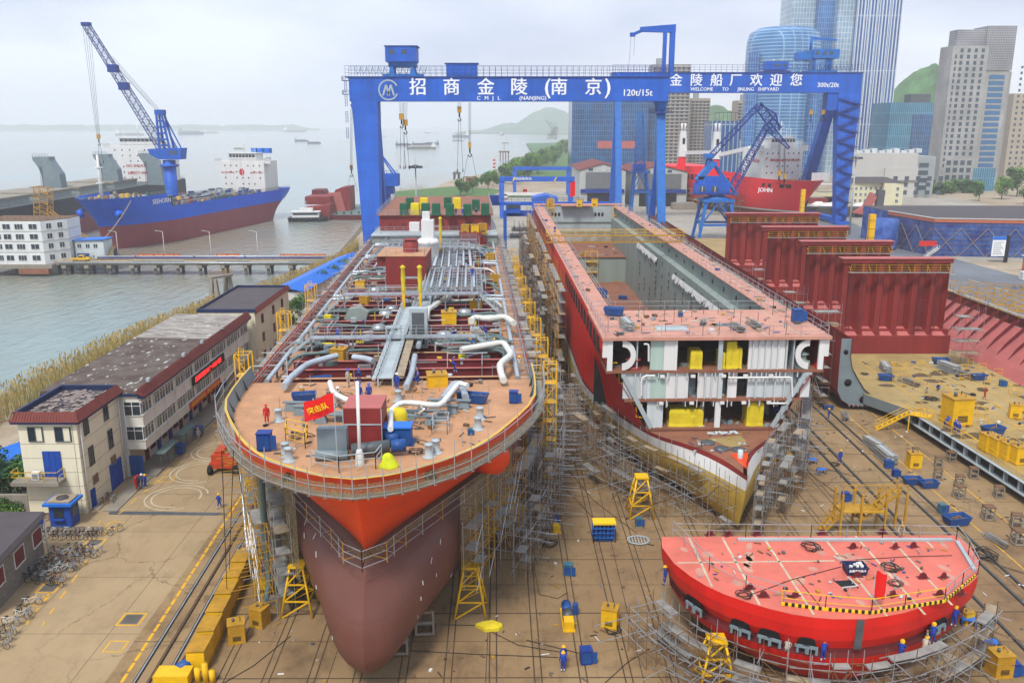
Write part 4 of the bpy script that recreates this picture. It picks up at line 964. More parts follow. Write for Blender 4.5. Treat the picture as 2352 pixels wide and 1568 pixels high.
def scaff(tb,pb,path,z0,z1,out,width=1.1,step=2.0,dz=1.9,brace=.4,plank=.8,mats=('steel','rust_post'),jitter=.5,r=.032,q=q):
 """posts and ledgers following path; out(i) gives the outward direction at each path point"""
 pts=[]
 for(a,b_)in zip(path,path[1:]):
  a,b_=V(a),V(b_);k=max(1,round((b_-a).length/step))
  for i in range(k):pts.append(a.lerp(b_,i/k))
 pts.append(V(path[-1]))
 nrm=[]
 for i,p in enumerate(pts):
  d=pts[min(i+1,len(pts)-1)]-pts[max(i-1,0)];d.z=0;d.normalize();nrm.append(V((d.y,-d.x,0))*out)
 def zt(i):return z1(i/max(1,len(pts)-1))if callable(z1)else z1
 def zb(i):return z0(i/max(1,len(pts)-1))if callable(z0)else z0
 for i,p in enumerate(pts):
  for j in(0,1):
   c=p+nrm[i]*width*j;tb.m(mats[0]if q.random()<.6 else mats[1])
   tb.bar((c.x,c.y,zb(i)),(c.x+q.uniform(-.1,.1),c.y+q.uniform(-.1,.1),zt(i)+q.uniform(.1,1.1)),r,4)
 nl=40
 for i in range(len(pts)-1):
  lv=zb(i)+dz
  while lv<zt(i)+.3:
   z_=lv+q.uniform(-.05,.05)
   for j in(0,1):
    a,c=pts[i]+nrm[i]*width*j,pts[i+1]+nrm[i+1]*width*j;d=(c-a).normalized()
    tb.m(mats[0]if q.random()<.7 else mats[1])
    e0,e1=q.uniform(0,jitter),q.uniform(0,jitter);tb.bar((a.x-d.x*e0,a.y-d.y*e0,z_),(c.x+d.x*e1,c.y+d.y*e1,z_+q.uniform(-.06,.06)),r,4)
   a,c=pts[i]-nrm[i]*q.uniform(0,.3),pts[i]+nrm[i]*(width+q.uniform(.1,jitter*1.6));tb.bar((a.x,a.y,z_+.06),(c.x,c.y,z_+.06),r,4)
   if q.random()<brace:
    a,c=pts[i]+nrm[i]*width,pts[i+1]+nrm[i+1]*width;tb.m(mats[1]);s=1 if q.random()<.5 else-1
    tb.bar((a.x,a.y,z_-(dz if s>0 else 0)),(c.x,c.y,z_-(0 if s>0 else dz)),r,4)
   if pb is not None and q.random()<plank:
    a,b_,c,d2=pts[i]+nrm[i]*.1,pts[i+1]+nrm[i+1]*.1,pts[i+1]+nrm[i+1]*width*.9,pts[i]+nrm[i]*width*.9;h=V((0,0,.05));up=V((0,0,z_+.1))
    pb.m('plank' if q.random()<.75 else 'wood');A=[V((v.x,v.y,0))+up for v in(a,b_,c,d2)];pb.loft([A,[v+h for v in A]])
   lv+=dz
 return pts,nrm
def net(mb,top,bot,sag=.15,q=q):
 for i in range(len(top)-1):
  mb.add([top[i],top[i+1],bot[i+1],bot[i]],[(0,1,2,3)])
def pipe(mb,pts,r,m=None,bend=.6):
 if m:mb.m(m)
 pts=[V(p)for p in pts];o=[pts[0]]
 for a,b_,c in zip(pts,pts[1:],pts[2:]):
  d1,d2=(a-b_),(c-b_);k=min(bend,d1.length*.45,d2.length*.45);p,s=b_+d1.normalized()*k,b_+d2.normalized()*k
  o+=[p,(p+s)/2*.5+b_*.5,s]
 o.append(pts[-1]);return mb.tube(o,r,7)
def cable(mb,a,b_,sag,r=.03,n=10,m='cable'):
 mb.m(m);a,b_=V(a),V(b_)
 return mb.tube([a.lerp(b_,k/n)-V((0,0,sag*4*(k/n)*(1-k/n)))for k in range(n+1)],r,4,False)
S1=190.0
def ext(tb,full=13.8,aft=None):return tb+([(150,full),(172,full*.98),(S1,full*.94)]if aft is None else aft)
H1=Hull((-10.5,54.5,0),(-.046,1,0),{1.3:ext([(3.2,0),(5,1.0),(10,2.8),(20,6.2),(35,10.5),(50,12)],12,[(140,12),(165,6),(S1,1)]),2.2:ext([(.9,0),(1.8,1.1),(4,2.0),(8,3.3),(15,6.0),(30,10.8),(45,13.2),(55,13.8)],13.8,[(140,13.8),(170,8),(S1,1.5)]),4:ext([(-.1,0),(.7,1.4),(2.2,2.4),(7,4.1),(15,7.0),(28,11.4),(42,13.6),(50,13.8)],13.8,[(140,13.8),(172,9.5),(S1,2)]),6.2:ext([(.1,0),(1,1.5),(3,2.8),(8,4.8),(15,7.5),(28,11.7),(40,13.8)],13.8,[(145,13.8),(174,11),(S1,4)]),8.4:ext([(1.7,0),(2.8,1.1),(5,2.5),(9,4.7),(15,7.4),(27,11.6),(38,13.8)],13.8,[(150,13.8),(176,12),(S1,7)]),10.2:ext([(3.8,0),(5,.5),(9,2.5),(14,5.3),(24,10.6),(34,13.8)]),11.4:ext([(2.6,0),(4,.7),(10,4.4),(20,9.8),(30,13.2),(36,13.8)]),14.2:ext([(1.5,0),(3,1.7),(5,3.7),(10,7.4),(18,12.0),(26,13.8)]),16.6:ext([(.2,0),(.8,2.2),(2,4.2),(4,6.6),(9.5,10.2),(18.5,13.3),(25,13.8)]),18:ext([(-.5,0),(.1,2.2),(1.5,4.4),(3.6,6.9),(9.5,10.5),(18.5,13.5),(25,13.8)])})
W1=H1.pt
tank=thing('tanker_hull','tanker under construction with orange flared bow over a brown bulbous bow, covered in deck pipes','ship',(-10.2,60,0))
us=[0,.001,.003,.006,.010,.015,.021,.028,.036,.045,.055,.066,.08,.095,.112,.13,.15,.18,.22,.3,.45,.6,.75,.85,.9,.95,1]
zs=[1.3,1.7,2.2,2.8,3.4,4,4.7,5.4,6.2,7,7.7,8.4,9,9.6,10.2,10.7]
b=MB();H1.skin(b,zs,us,lambda z:'hull_brown');b.m('hull_brown');H1.deck(b,1.3,0,190);hl=part('lower_hull',b,tank)
b=MB();H1.skin(b,[10.7,11.4,12.2,13.2,14.2,15,15.8,16.6],us,lambda z:'orange_hull');part('upper_hull',b,tank)
b=MB();FS=27.0
ub=[k for k in us if k*190<FS+2]
for side in(-1,1):
 A=[H1.at(16.6,u,side)for u in ub];B=[H1.at(18,u,side)for u in ub];n_=len(ub)
 C=[];D=[]
 for u in ub:
  s=H1.start(18)+u*(H1.end(18)-H1.start(18));C.append(H1.pt(s+.35*(1-u*7 if u<.14 else 0),side*max(0,H1.hb(18,u)-.15),18));s2=H1.start(16.6)+u*(H1.end(16.6)-H1.start(16.6));D.append(H1.pt(s2+.35*(1-u*7 if u<.14 else 0),side*max(0,H1.hb(16.6,u)-.28),16.6))
 for i in range(n_-1):
  b.m('orange_hull' if i not in(13,14,10)or i==10 and side>0 else 'white').add([A[i],A[i+1],B[i+1],B[i]],[(0,1,2,3)],True)
  b.m('primer_yellow').add([B[i],B[i+1],C[i+1],C[i]],[(0,1,2,3)])
  b.m('grey_paint').add([C[i],C[i+1],D[i+1],D[i]],[(0,1,2,3)])
  if i%1==0:b.m('grey_paint').add([C[i],D[i],D[i].lerp(C[i],0)+(H1.o+H1.d*25-D[i]).normalized()*.7],[(0,1,2)])
part('bulwark',b,tank)
b=MB();b.m('tan_deck');H1.deck(b,16.6,0,FS);b.m('oxide_dark').quad(W1(FS,-13.6,15.3),W1(FS,13.6,15.3),W1(FS,13.6,16.6),W1(FS,-13.6,16.6));part('forecastle_deck',b,tank)
for side in(-1,1):
 c=W1(14.5,side*9.6,13.4);d=(W1(10.5,side*12.4,12.3)-c).normalized()
 b=MB();b.m('orange_hull').bar(c-d*.8,c+d*.85,2.0,9,1.15);part('hawse_boss',b,tank)
 c=H1.at(17.1,.012,side);b=MB();b.m('dark_void').bar(c+V((0,.3,0)),c-V((side*-.12,.34,0)),.42,10);part('fairlead',b,tank)
b=MB();b.m('letter_white');qq=random.Random(2)
for k in range(16):
 side=qq.choice((-1,1));z0=qq.uniform(2.8,8.6);u=qq.uniform(.012,.08);p=H1.at(z0,u,side);p2=H1.at(z0+.32,u+qq.uniform(-.0008,.0008),side);o=V((side*.04,-.06,.03));b.bar(p+o,p2+o,.03,4)
part('draft_mark',b,tank)
b=MB();b.m('concrete_dark')
for s in range(6,185,7):
 for t_ in(-5,0,5):
  if abs(t_)<H1.hbs(1.4,s):p=W1(s,t_,0);b.box((p.x,p.y,.62),(1.4,1.1,1.24))
part('keel_block',b,tank)
MD=15.3
b=MB();b.m('oxide_dark');H1.deck(b,MD,FS,190,8);b.m('tan_deck')
for side in(-1,1):b.quad(W1(FS,side*13.75,MD+.01),W1(FS,side*11.4,MD+.01),W1(132,side*11.4,MD+.01),W1(132,side*13.75,MD+.01))
part('main_deck',b,tank)
gi=0
for k in range(32):
 s=FS+2.2+k*3.25
 if 52<s<60 and False:continue
 b=MB();b.m('oxide_dark');c0,c1=W1(s,-11.2,MD+.5),W1(s,11.2,MD+.5);b.beam(c0,c1,.06,1.0).m('oxide_pale' if k%3 else 'tan_deck').beam(W1(s,-11.2,MD+1.02),W1(s,11.2,MD+1.02),.42,.06).m('oxide_dark')
 for j in range(-8,9,2):b.beam(W1(s,j*1.3,MD+.45),W1(s+.5,j*1.3,MD+.45),.06,.8)
 part('deck_girder',b,tank)
b=MB();b.m('steel')
for side in(-1,1):
 b.rail([W1(x,side*min(13.6,H1.hbs(16.6,x)),MD)for x in(FS+1,60,100,132)],1.15,.035,1.8,2)
 b.rail([W1(x,side*11.3,MD+.1)for x in(FS+3,60,100,130)],1.15,.03,2.5,1)
part('railing',b,tank)
qq=random.Random(8)
for side in(-1,1):
 b=MB();x=FS+1.5
 while x<126:
  L=qq.uniform(11,19);pipe(b,[W1(x,side*12.4,MD+1.0),W1(x+L,side*12.4,MD+1.0)],.25,'pipe_silver')
  for j in range(int(L/3)):p=W1(x+1.5+j*3,side*12.4,MD);b.m('steel_dark').beam(p,p+V((0,0,.7)),.15,.3)
  pipe(b,[W1(x+L,side*12.4,MD+1.0),W1(x+L,side*9.6,MD+1.1),W1(x+L+2.4,side*9.6,MD+1.1),W1(x+L+2.4,side*12.4,MD+1.0)],.22,'pipe_silver' if qq.random()<.5 else 'green_grey_pipe')
  x+=L+2.4
 part('cargo_pipe',b,tank)
for k in range(26):
 b=MB();side=qq.choice((-1,1));s=qq.uniform(FS+3,122);w=qq.uniform(4,9);a=side*12.1;e=side*(12.1-w);dz_=qq.uniform(.9,1.7)
 pipe(b,[W1(s,a,MD+.5),W1(s+.8,a-side*1.2,MD+dz_),W1(s+qq.uniform(-2,3),e,MD+dz_),W1(s+qq.uniform(2,5),e-side*qq.uniform(.5,3),MD+dz_*.7)],.19,qq.choice(['green_grey_pipe']*3+['pipe_white']),1.0);part('branch_pipe',b,tank)
for k in range(16):
 b=MB();s=qq.uniform(FS+5,118);t0=qq.uniform(-9,9);b.m('steel').lathe(W1(s,t0,MD+.9),[(.9,0),(.9,.35),(.75,.42),(.75,.5),(.1,.55)],14)
 part('tank_hatch',b,tank)
for pts,rr_ in(([(250,1465),(300,1400),(420,1300),(560,1260),(640,1240)],.34),([(1590,1545),(1560,1445),(1500,1450),(1420,1560)],.34),([(1555,1195),(1760,1160),(1870,1140),(1900,1190),(1930,1230),(1840,1300),(1850,1370),(1870,1420)],.36),([(1630,985),(1650,955),(1760,970),(1880,950),(1945,1000)],.4),([(910,1280),(850,1260),(760,1250)],.35),([(1300,960),(1310,900),(1400,840),(1490,780)],.36),([(1240,1170),(1290,1000),(1300,930)],.3),([(1150,1470),(1190,1380),(1215,1240)],.32)):
 b=MB();pipe(b,[PK(C1,x,y,MD+2.0)for x,y in pts],rr_,'pipe_white' if rr_>.35 else 'pipe_silver',1.0);part('hose_pipe',b,tank)
for pts in([(575,95),(590,150),(705,205)],[(1250,112),(1205,100),(1115,212),(925,190),(872,235),(872,325)]):
 b=MB();pipe(b,[PK(C2,x,y,18.2)for x,y in pts],.24,'white',1.0);part('hose_pipe',b,tank)
b=MB();pipe(b,[PK(C2,795,275,17.4),PK(C2,820,320,17.4),PK(C2,870,345,17.0)],.35,'pipe_white');pipe(b,[PK(C2,815,270,17.4),PK(C2,845,315,17.2),PK(C2,890,340,17.0)],.3,'green_grey_pipe');part('hose_pipe',b,tank)
CW=MD+2.2
b=MB();b.m('grey_light')
for s0,s1,t0 in((FS-2,58,-.4),(58,78,1.6)):
 b.beam(W1(s0,t0,CW),W1(s1,t0,CW),1.5,.12)
 for side in(-1,1):
  b.rail([W1(s0,t0+side*.75,CW),W1(s1,t0+side*.75,CW)],1.1,.035,1.6,2)
  b.beam(W1(s0,t0+side*1.1,CW-.1),W1(s1,t0+side*1.1,CW-.1),.35,.18)
 for j in range(int((s1-s0)/4)):
  for side in(-1,1):p=W1(s0+j*4,t0+side*.7,MD);b.beam(p,p+V((0,0,2.2)),.14,.14)
 for j in range(int((s1-s0)/.7)):b.beam(W1(s0+j*.7,t0+1.0,CW+.02),W1(s0+j*.7,t0+1.7,CW+.02),.08,.06)
b.m('wood').beam(W1(FS-2,1.0,CW+.2),W1(FS+12,1.0,CW+.2),.8,.08);part('catwalk',b,tank)
def crosswalk(s,t0,t1,z,stairs=(True,True),w=1.5):
 b=MB();b.m('steel').beam(W1(s,t0,z),W1(s,t1,z),w,.14)
 for e in(-w/2,w/2):b.rail([W1(s+e,t0,z),W1(s+e,t1,z)],1.1,.035,1.7,2)
 k=max(2,int((t1-t0)/4))
 for j in range(k+1):
  tt=t0+(t1-t0)*j/k;p=W1(s,tt,MD);b.beam(p,W1(s,tt,z),.18,.18)
  for dd in(-1,1):
   if t0<=tt+dd*1.2<=t1:b.bar(W1(s,tt,z-1.3),W1(s,tt+dd*1.2,z),.06,4)
 o=part('cross_walk',b,tank)
 for e,sd in((stairs[0],-1),(stairs[1],1)):
  if e:
   tt=t0 if sd<0 else t1;sb=MB();sb.m('grey_light').stair(W1(s,tt+sd*3.2,MD+.1),W1(s,tt,z),1.0,H1.d);so_=bpy.data.objects.new('stair',sb.mesh('stair',wloc(o)));COL.objects.link(so_);so_.parent=o
crosswalk(40,-10,8.3,MD+2.6);crosswalk(62,-9.4,8.8,MD+3.2);crosswalk(110,-8.5,8.6,MD+3.0);crosswalk(128,-9,9,MD+2.0,(False,False))
b=MB();b.m('steel')
for j in range(9):b.beam(W1(63+j*2.4,1.2,MD+3.2),W1(63+j*2.4,9.5,MD+3.2),.22,.2)
for j in range(12):b.beam(W1(62.6,1.4+j*.72,MD+3.35),W1(83,1.4+j*.72,MD+3.35),.1 if j%3 else.3,.1)
for j in range(4):
 for t0 in(1.5,9.2):p=W1(63+j*6.4,t0,MD);b.beam(p,p+V((0,0,3.2)),.2,.2)
b.rail([W1(62.8,9.8,MD+3.3),W1(83,9.8,MD+3.3)],1.1,.035,1.7,2).m('pipe_silver')
for j in range(6):b.bar(W1(64,2.2+j*1.2,MD+3.7),W1(63+18+j,2.2+j*1.2,MD+3.7),.16,6)
part('manifold_platform',b,tank)
b=MB();b.m('pipe_silver')
for j in range(14):
 t0=-8.5+j*1.25;b.bar(W1(88+qq.uniform(0,5),t0,MD+2.2),W1(124-qq.uniform(0,6),t0+qq.uniform(-.6,.6),MD+2.4),qq.choice((.13,.2,.26)),6)
for j in range(22):b.beam(W1(88+j*1.7,-9+(j%3),MD+1.9),W1(88+j*1.7,8-(j%4),MD+1.9),.16,.16)
b.m('steel').rail([W1(87,-9.6,MD+2),W1(126,-9.6,MD+2)],1.1,.035,1.8,2).rail([W1(87,9.4,MD+2),W1(126,9.4,MD+2)],1.1,.035,1.8,2)
part('aft_pipe_rack',b,tank)
b=MB();b.m('oxide').bx(*[v for v in(-19.4,-13.2)],132.5,142,MD,21.2).bx(-20.8,-19.4,133,139,19.6,21.2);red=part('deck_block',b,tank)
b=MB();b.m('tan_deck').bx(-20.8,-13.2,132.4,142,21.21,21.3).m('steel').rail([(-20.7,132.6,21.3),(-13.4,132.6,21.3),(-13.4,141.8,21.3)],1.1,.03,1.6).m('oxide').lathe((-16,137,21.3),[(1.2,0),(1.2,1.6),(1.0,1.7),(1.0,1.9),(1.3,2.0)],14);part('block_roof',b,tank)
cp=P(985,617,MD)
b=MB();b.m('white').lathe(cp,[(1.9,0),(1.9,4.6),(2.1,4.8),(1.9,5.2),(1.5,5.6)],16);b.box(cp+V((0,0,7.2)),(2.2,2.0,3.4)).box(cp+V((-.3,.3,9.4)),(1.3,1.4,1.8)).box(cp+V((-2.4,.2,7.6)),(1.8,1.4,1.6)).m('glass_dark').box(cp+V((0,-1.9,2.4)),(1,.1,1.8));part('crane_post',b,tank)
for px,z_,h,wd in(((930,967),MD,8.2,0),((1000,1012),17,4.5,0)):
 pass
def mast_frame(xa,xb,py,h):
 a,c=P(xa,py,MD),P(xb,py,MD);b=MB();b.m('yellow_cloth')
 for p in(a,c):b.m('yellow').beam(p,p+V((0,0,h)),.35,.35).m('yellow_cloth').lathe(p+V((0,0,h*.55)),[(.22,0),(.3,.3),(.24,1),(.32,1.8),(.24,h*.4),(.4,h*.43),(.1,h*.46)],8)
 b.m('steel').beam(a+V((0,0,h*.55)),c+V((0,0,h*.55)),.3,.35).beam(a+V((0,0,h*.8)),c+V((0,0,h*.8)),.2,.25)
 part('mast_frame',b,tank)
mast_frame(929,967,745,7.8);mast_frame(983,1013,600,8.4)
for c_,s_ in((P(962,752,MD+3.2),(2.0,1.2,4.6)),(P(903,765,MD+1.8),(1.7,.9,1.7))):b=MB();b.m('grey_light').box(c_,s_).m('steel_dark').box(c_+V((0,-s_[1]/2-.01,0)),(s_[0]*.7,.02,s_[2]*.8)).beam(V((c_.x,c_.y,MD)),c_,.3,.3);part('switch_cabinet',b,tank)
b=MB();b.m('grey_green').prism([P(818,742,MD+.2)+V(v)for v in((-1.6,0,.6),(-.8,0,0),(1.2,0,0),(1.6,0,1.4),(.6,0,2.1),(-.9,0,1.9))],(0,1.2,0));part('winch_guard',b,tank)
b=MB()
for side in(-1,1):
 for k in range(80):
  x=FS+2+k*1.3;b.m('steel' if k%4 else 'white_steel');h=qq.uniform(.5,1.1);b.bar(W1(x,side*12.6,MD+h),W1(x+qq.uniform(-.3,.3),side*qq.uniform(14.6,15.9),MD+h),.045,4)
  if k%2:b.bar(W1(x,side*13.7,MD),W1(x,side*13.7,MD+qq.uniform(1.2,2.2)),.045,4)
part('edge_tubes',b,tank)['kind']='stuff'
b=MB()
for k in range(230):
 x,t_=qq.uniform(FS+2,128),qq.uniform(-11,11);b.m(qq.choice(('steel','steel_dark','yellow_cloth','grey_light','blue_bin','white_steel','wood','green_grey_pipe')));L=qq.uniform(.3,1.4);p=W1(x,t_,MD+qq.uniform(.3,1.3));b.box(p,(L,qq.uniform(.2,.6),qq.uniform(.15,.7)),qq.uniform(-.4,.4))
 if k%3==0:b.bar(p,p+V((0,0,qq.uniform(.8,2.0))),.05,4)
 if k%4==0:b.m('pipe_silver').bar(p,p+V((qq.uniform(-4,4),qq.uniform(-1,3),qq.uniform(-.3,.4))),qq.uniform(.05,.13),5)
for k in range(90):
 x,t_=qq.uniform(FS+2,126),qq.uniform(-11,11);b.m('steel' if k%3 else 'white_steel');z=MD+qq.uniform(1.0,2.4);d=qq.uniform(2,7)
 b.bar(W1(x,t_,z),W1(x+(d if k%2 else.1),t_+(.1 if k%2 else d*.7),z),.05,4);b.bar(W1(x,t_,MD),W1(x,t_,z+.2),.05,4)
part('loose_gear',b,tank)['kind']='stuff'
b=MB();b.m('grey_green');A=[W1(132,-13.5,MD),W1(132,13.5,MD),W1(190,12.9,MD),W1(190,-12.9,MD)];b.loft([A,[p+V((0,0,2.3))for p in A]]).m('grey_light');b.loft([[p+V((0,-.4,2.31))for p in A],[p+V((0,-.4,2.6))for p in A]]);part('poop_wall',b,tank)
b=MB();b.m('oxide');A=[W1(139,-12.4,17.95),W1(139,12.2,17.95),W1(189,12.2,17.95),W1(189,-12.4,17.95)];b.loft([A,[p+V((0,0,3.3))for p in A]])
for j in range(15):b.beam(W1(138.95,-11.6+j*1.65,18),W1(138.95,-11.6+j*1.65,21.2),.12,.1)
b.m('oxide_dark')
for j in range(8):p=W1(138.9,-10+j*2.9,19.3);b.box(p,(.7,.06,.8))
part('poop_house',b,tank)
b=MB();b.m('rust_deck');A=[W1(138.4,-12.9,21.27),W1(138.4,12.7,21.27),W1(189.5,12.7,21.27),W1(189.5,-12.9,21.27)];b.loft([A,[p+V((0,0,.12))for p in A]]);b.m('steel').rail([A[3],A[0],A[1],A[2]],1.2,.035,2,2).rail([W1(136,-12.8,17.95),W1(136,12.8,17.95)],1.2,.035,2,2);part('poop_deck',b,tank)
b=MB();b.m('oxide').bx(-11.2,-6.6,184,189,MD,18.6).m('oxide_dark').bx(-6.5,-5.4,184.5,187,MD,17.4);part('engine_casing',b,tank)
b=MB();b.m('steel')
for side in(-1,1):b.stair(W1(131,side*12.4,MD),W1(136,side*12.4,18),1.0,H1.r)
part('stair',b,tank)
mat('lime_cloth','#c8d418',.7,.15,2,bump=.6);mat('green_cover','#12573c',.75,.15,1.2,bump=.5)
cov=[(622,965,'g'),(825,965,'g'),(925,967,'g'),(1055,970,'g'),(1220,972,'g'),(1388,965,'g'),(728,963,'y'),(678,905,'g'),(1035,900,'g'),(1300,925,'g'),(812,905,'y'),(1122,905,'y')]
lbs=['green covered crate at the far left front corner of the tanker poop','green covered crate just right of the front yellow one','green covered crate third along the poop front','green covered crate left of the pair of workers on the poop','green covered crate right of the workers on the poop','green covered crate at the right end of the poop row','yellow covered crate in the front row of the poop','green covered crate behind the leftmost one on the poop','green covered crate in the back row left of the tall yellow one','tall green covered crate at the right end of the back row','yellow covered crate behind the front yellow one','tall yellow covered crate in the back row of the poop']
for(x,y,c),lb in zip(cov,lbs):
 p=PK(C9,x,y,21.4);b=MB();b.m('green_cover' if c=='g' else 'yellow_cloth');w=1.75 if c=='g' else 1.85
 A=[[p+V((sx*w/2*k,sy*w/2*k+.9,z_))for sx,sy in((-1,-1),(0,-1.04),(1,-1),(1.04,0),(1,1),(0,1.04),(-1,1),(-1.04,0))]for z_,k in((0,1.06),(.5,.99),(1.6,1.0),(2.3,.98),(2.5,.9),(2.52,.3))]
 b.loft(A);solo('covered_crate',b,lb,'crate',None,p)
for k,(x,y)in enumerate([(455,232),(502,252),(548,280),(610,292),(1098,245),(1160,220),(1042,275),(992,298)]):
 p=PK(C2,x,y,16.62);b=MB();b.m('grey_paint').beam(p+V((-1.9,0,.75)),p+V((1.9,-.25,.75)),.4,.12)
 for s in(-1.3,1.3):b.loft([[p+V((s+dx*1.3,-.03*s+dy,0))for dx,dy in((-.4,-.4),(.4,-.4),(.4,.4),(-.4,.4))],[p+V((s+dx*.7,-.03*s+dy*.5,.7))for dx,dy in((-.4,-.4),(.4,-.4),(.4,.4),(-.4,.4))]])
 solo('steel_trestle',b,'low grey steel trestle on the tan forecastle, '+('in the group left of the maroon casing' if k<4 else 'in the group behind the yellow drum'),'trestle','trestles left of the maroon casing' if k<4 else 'trestles right of the maroon casing',p)
for x,y in((358,455),(375,480),(1060,460),(1095,440),(1300,325),(1310,275),(325,285),(910,190)):
 p=PK(C2,x,y,16.62);b=MB();b.m('grey_light').lathe(p,[(.5,0),(.4,.08),(.32,.12),(.28,.9),(.34,.95),(.34,1.05),(.04,1.08)],12);part('mooring_bollard',b,tank)
b=MB();p=PK(C2,735,425,16.6);b.m('oxide').bx(p.x-1.35,p.x+1.5,p.y,p.y+3.2,16.6,19.9).m('oxide_pale').bx(p.x-1.4,p.x+1.55,p.y-.05,p.y+3.25,19.91,20.0).m('grey_light').bx(p.x-1.42,p.x-1.36,p.y-.04,p.y,16.6,19.9).bx(p.x+1.51,p.x+1.57,p.y-.04,p.y,16.6,19.9).bx(p.x-1.4,p.x+1.55,p.y-.06,p.y-.01,18.6,18.7);part('mast_casing',b,tank)
b=MB();p=PK(C2,722,500,16.6);b.m('white').bar(p,p+V((0,.4,6.3)),.13,7).lathe(p,[(.35,0),(.3,.8),(.2,1.2)],8);part('jack_staff',b,tank)
b=MB();p=PK(C2,590,470,16.6);b.m('grey_paint').box(p+V((0,.3,1.4)),(2.2,.8,2.0)).bar(p+V((-1.2,-.3,.4)),p+V((1.2,-.3,.4)),.4,9).m('steel_dark').bar(p+V((1.4,0,.7)),p+V((4.2,.6,.8)),.5,9).m('blue_bin').bar(p+V((4.3,.6,.8)),p+V((5.4,.8,.8)),.5,9);part('windlass',b,tank)
b=MB();b.m('grey_light').rail([PK(C2,485,510,16.62),PK(C2,620,540,16.62),PK(C2,800,520,16.62),PK(C2,830,480,16.62)],1.3,.04,1.2,2).rail([PK(C2,1075,350,16.62),PK(C2,1150,350,16.62),PK(C2,1160,310,16.62),PK(C2,1085,310,16.62),PK(C2,1075,350,16.62)],1.2,.035,1.2,2);part('guard_rail',b,tank)
b=MB();b.m('yellow').rail([PK(C2,360,390,16.62),PK(C2,455,420,16.62),PK(C2,465,370,16.62),PK(C2,365,350,16.62),PK(C2,360,390,16.62)],1.3,.04,1.5,2);solo('hatch_fence',b,'yellow pipe fence round a deck opening beside the red flag','fence',loc=PK(C2,410,380,16.62))
def flag(name,label,base,h,w,hh,side=-1,m='red_cloth',txt=None):
 t=thing(name,label,'flag',base);b=MB();b.m('grey_light').bar(base,V(base)+V((0,0,h)),.035,5);part('pole',b,t)
 b=MB();b.m(m);top=V(base)+V((side*.06,0,h-.05));rings=[]
 for i in range(9):
  f=i/8;rings.append([top+V((side*w*f,.22*sin(f*7)*f,-.35*w*f-hh*j+.05*sin(f*9+j)))for j in(0,.33,.66,1)])
 b.loft(rings,False,False,True)
 o=part('cloth',b,t)
 if txt:
  c=top+V((side*w*.5,-.25,-.35*w*.5-hh*.5));part('lettering',text(txt,hh*.36,'letter_yellow',plane_at(c,(1,0,.35*-side*-1 if side>0 else.35)),.004,.01),t)
 return t
flag('red_flag','large red flag with yellow lettering flying at the tanker bow',PK(C2,612,500,16.6),5.6,2.2,1.5,-1,'red_cloth','突击队')
b=MB();p=PK(C2,905,405,16.62);b.m('blue_bin').box(p+V((0,.4,.75)),(2.2,1.3,1.1)).lathe(p+V((-.3,-.3,.3)),[(.2,0),(.55,.1),(.55,.8),(.2,.9)],12).bar(p+V((-.3,-.32,.75)),p+V((-.3,-.5,.75)),.5,12).bx(p.x-1.3,p.x+1.3,p.y-.2,p.y+1.3,16.65,16.75).m('dark_void').bar(p+V((-.3,-.5,.75)),p+V((-.3,-.52,.75)),.38,12).m('roof_blue').box(p+V((0,.5,1.5)),(2.3,1.5,.12));solo('ventilator',b,'blue ventilation fan unit on the forecastle under the white hose end','fan',loc=p)
b=MB();p=PK(C2,900,320,16.62);b.m('yellow_cloth').lathe(p,[(.9,0),(1.0,.3),(.95,1.3),(.8,1.6),(.1,1.75)],12);solo('covered_drum',b,'yellow cloth covered drum behind the blue fan on the forecastle','drum',loc=p)
b=MB();p=PK(C2,862,510,16.62);qq=random.Random(5);b.m('lime_cloth');b.loft([[p+V((r_*cos(a/10*6.28)*(1+.25*sin(a*2.3+z_*3)),.7*r_*sin(a/10*6.28)*(1+.2*cos(a*3.1)),z_))for a in range(10)]for r_,z_ in((.7,0),(.66,.25),(.42,.5),(.36,.85),(.2,1.05),(.06,1.1))],smooth=True);solo('covered_winch',b,'bright lime yellow sheet wrapped over gear at the bow rail','covered gear',loc=p)
H2=Hull((23.4,80,0),(-.0255,1,0),{.8:[(2.4,0),(6,1.3),(12,3.6),(20,6.8),(40,10.6),(60,11.6),(172,11.4)],2.5:[(1.8,0),(4,1.2),(8,3.3),(12,5),(20,8.6),(36,12.2),(50,12.85),(172,12.85)],4.5:[(1.1,0),(3,1.0),(7,3.0),(10,4.6),(15,7.2),(24,10.4),(38,12.85),(172,12.85)],7:[(.6,0),(2.5,.45),(4,.85),(6.5,1.9),(8.7,3.2),(13,7),(16,8.4),(24,10.9),(36,12.85),(172,12.85)]})
W2=H2.pt
def hb2(z,s):
 g=[(7,[(15,7.9),(20,9.8),(28,11.9),(36,12.85),(172,12.85)]),(10.5,[(15,9.5),(20,10.9),(28,12.4),(36,12.85),(172,12.85)]),(14,[(15,11.7),(22,12.6),(28,12.85),(172,12.85)]),(16,[(15,12.85),(172,12.85)]),(18,[(15,12.85),(172,12.85)])]
 return float(pchip([k for k,t in g],[float(pchip([a for a,c in t],[c for a,c in t],s))for k,t in g],z))
mat('panel_green','#a9c0b4',.5,.1,.5,rust=.2,streak=1);cargo=thing('cargo_hull','open hold hull under construction with red sides, cut white deck section and yellow primed bow','ship',(22,95,0))
u2=[0,.004,.008,.013,.02,.028,.037,.046,.056,.066,.076,.086,.1,.115,.13,.15,.17,.19,.21,.25,.35,.6,.8,1]
b=MB();H2.skin(b,[.8,1.6,2.5,3.5,4.5,5.3],u2,lambda z:'primer_yellow');b.m('primer_yellow');H2.deck(b,.8,0,170);part('lower_hull',b,cargo)
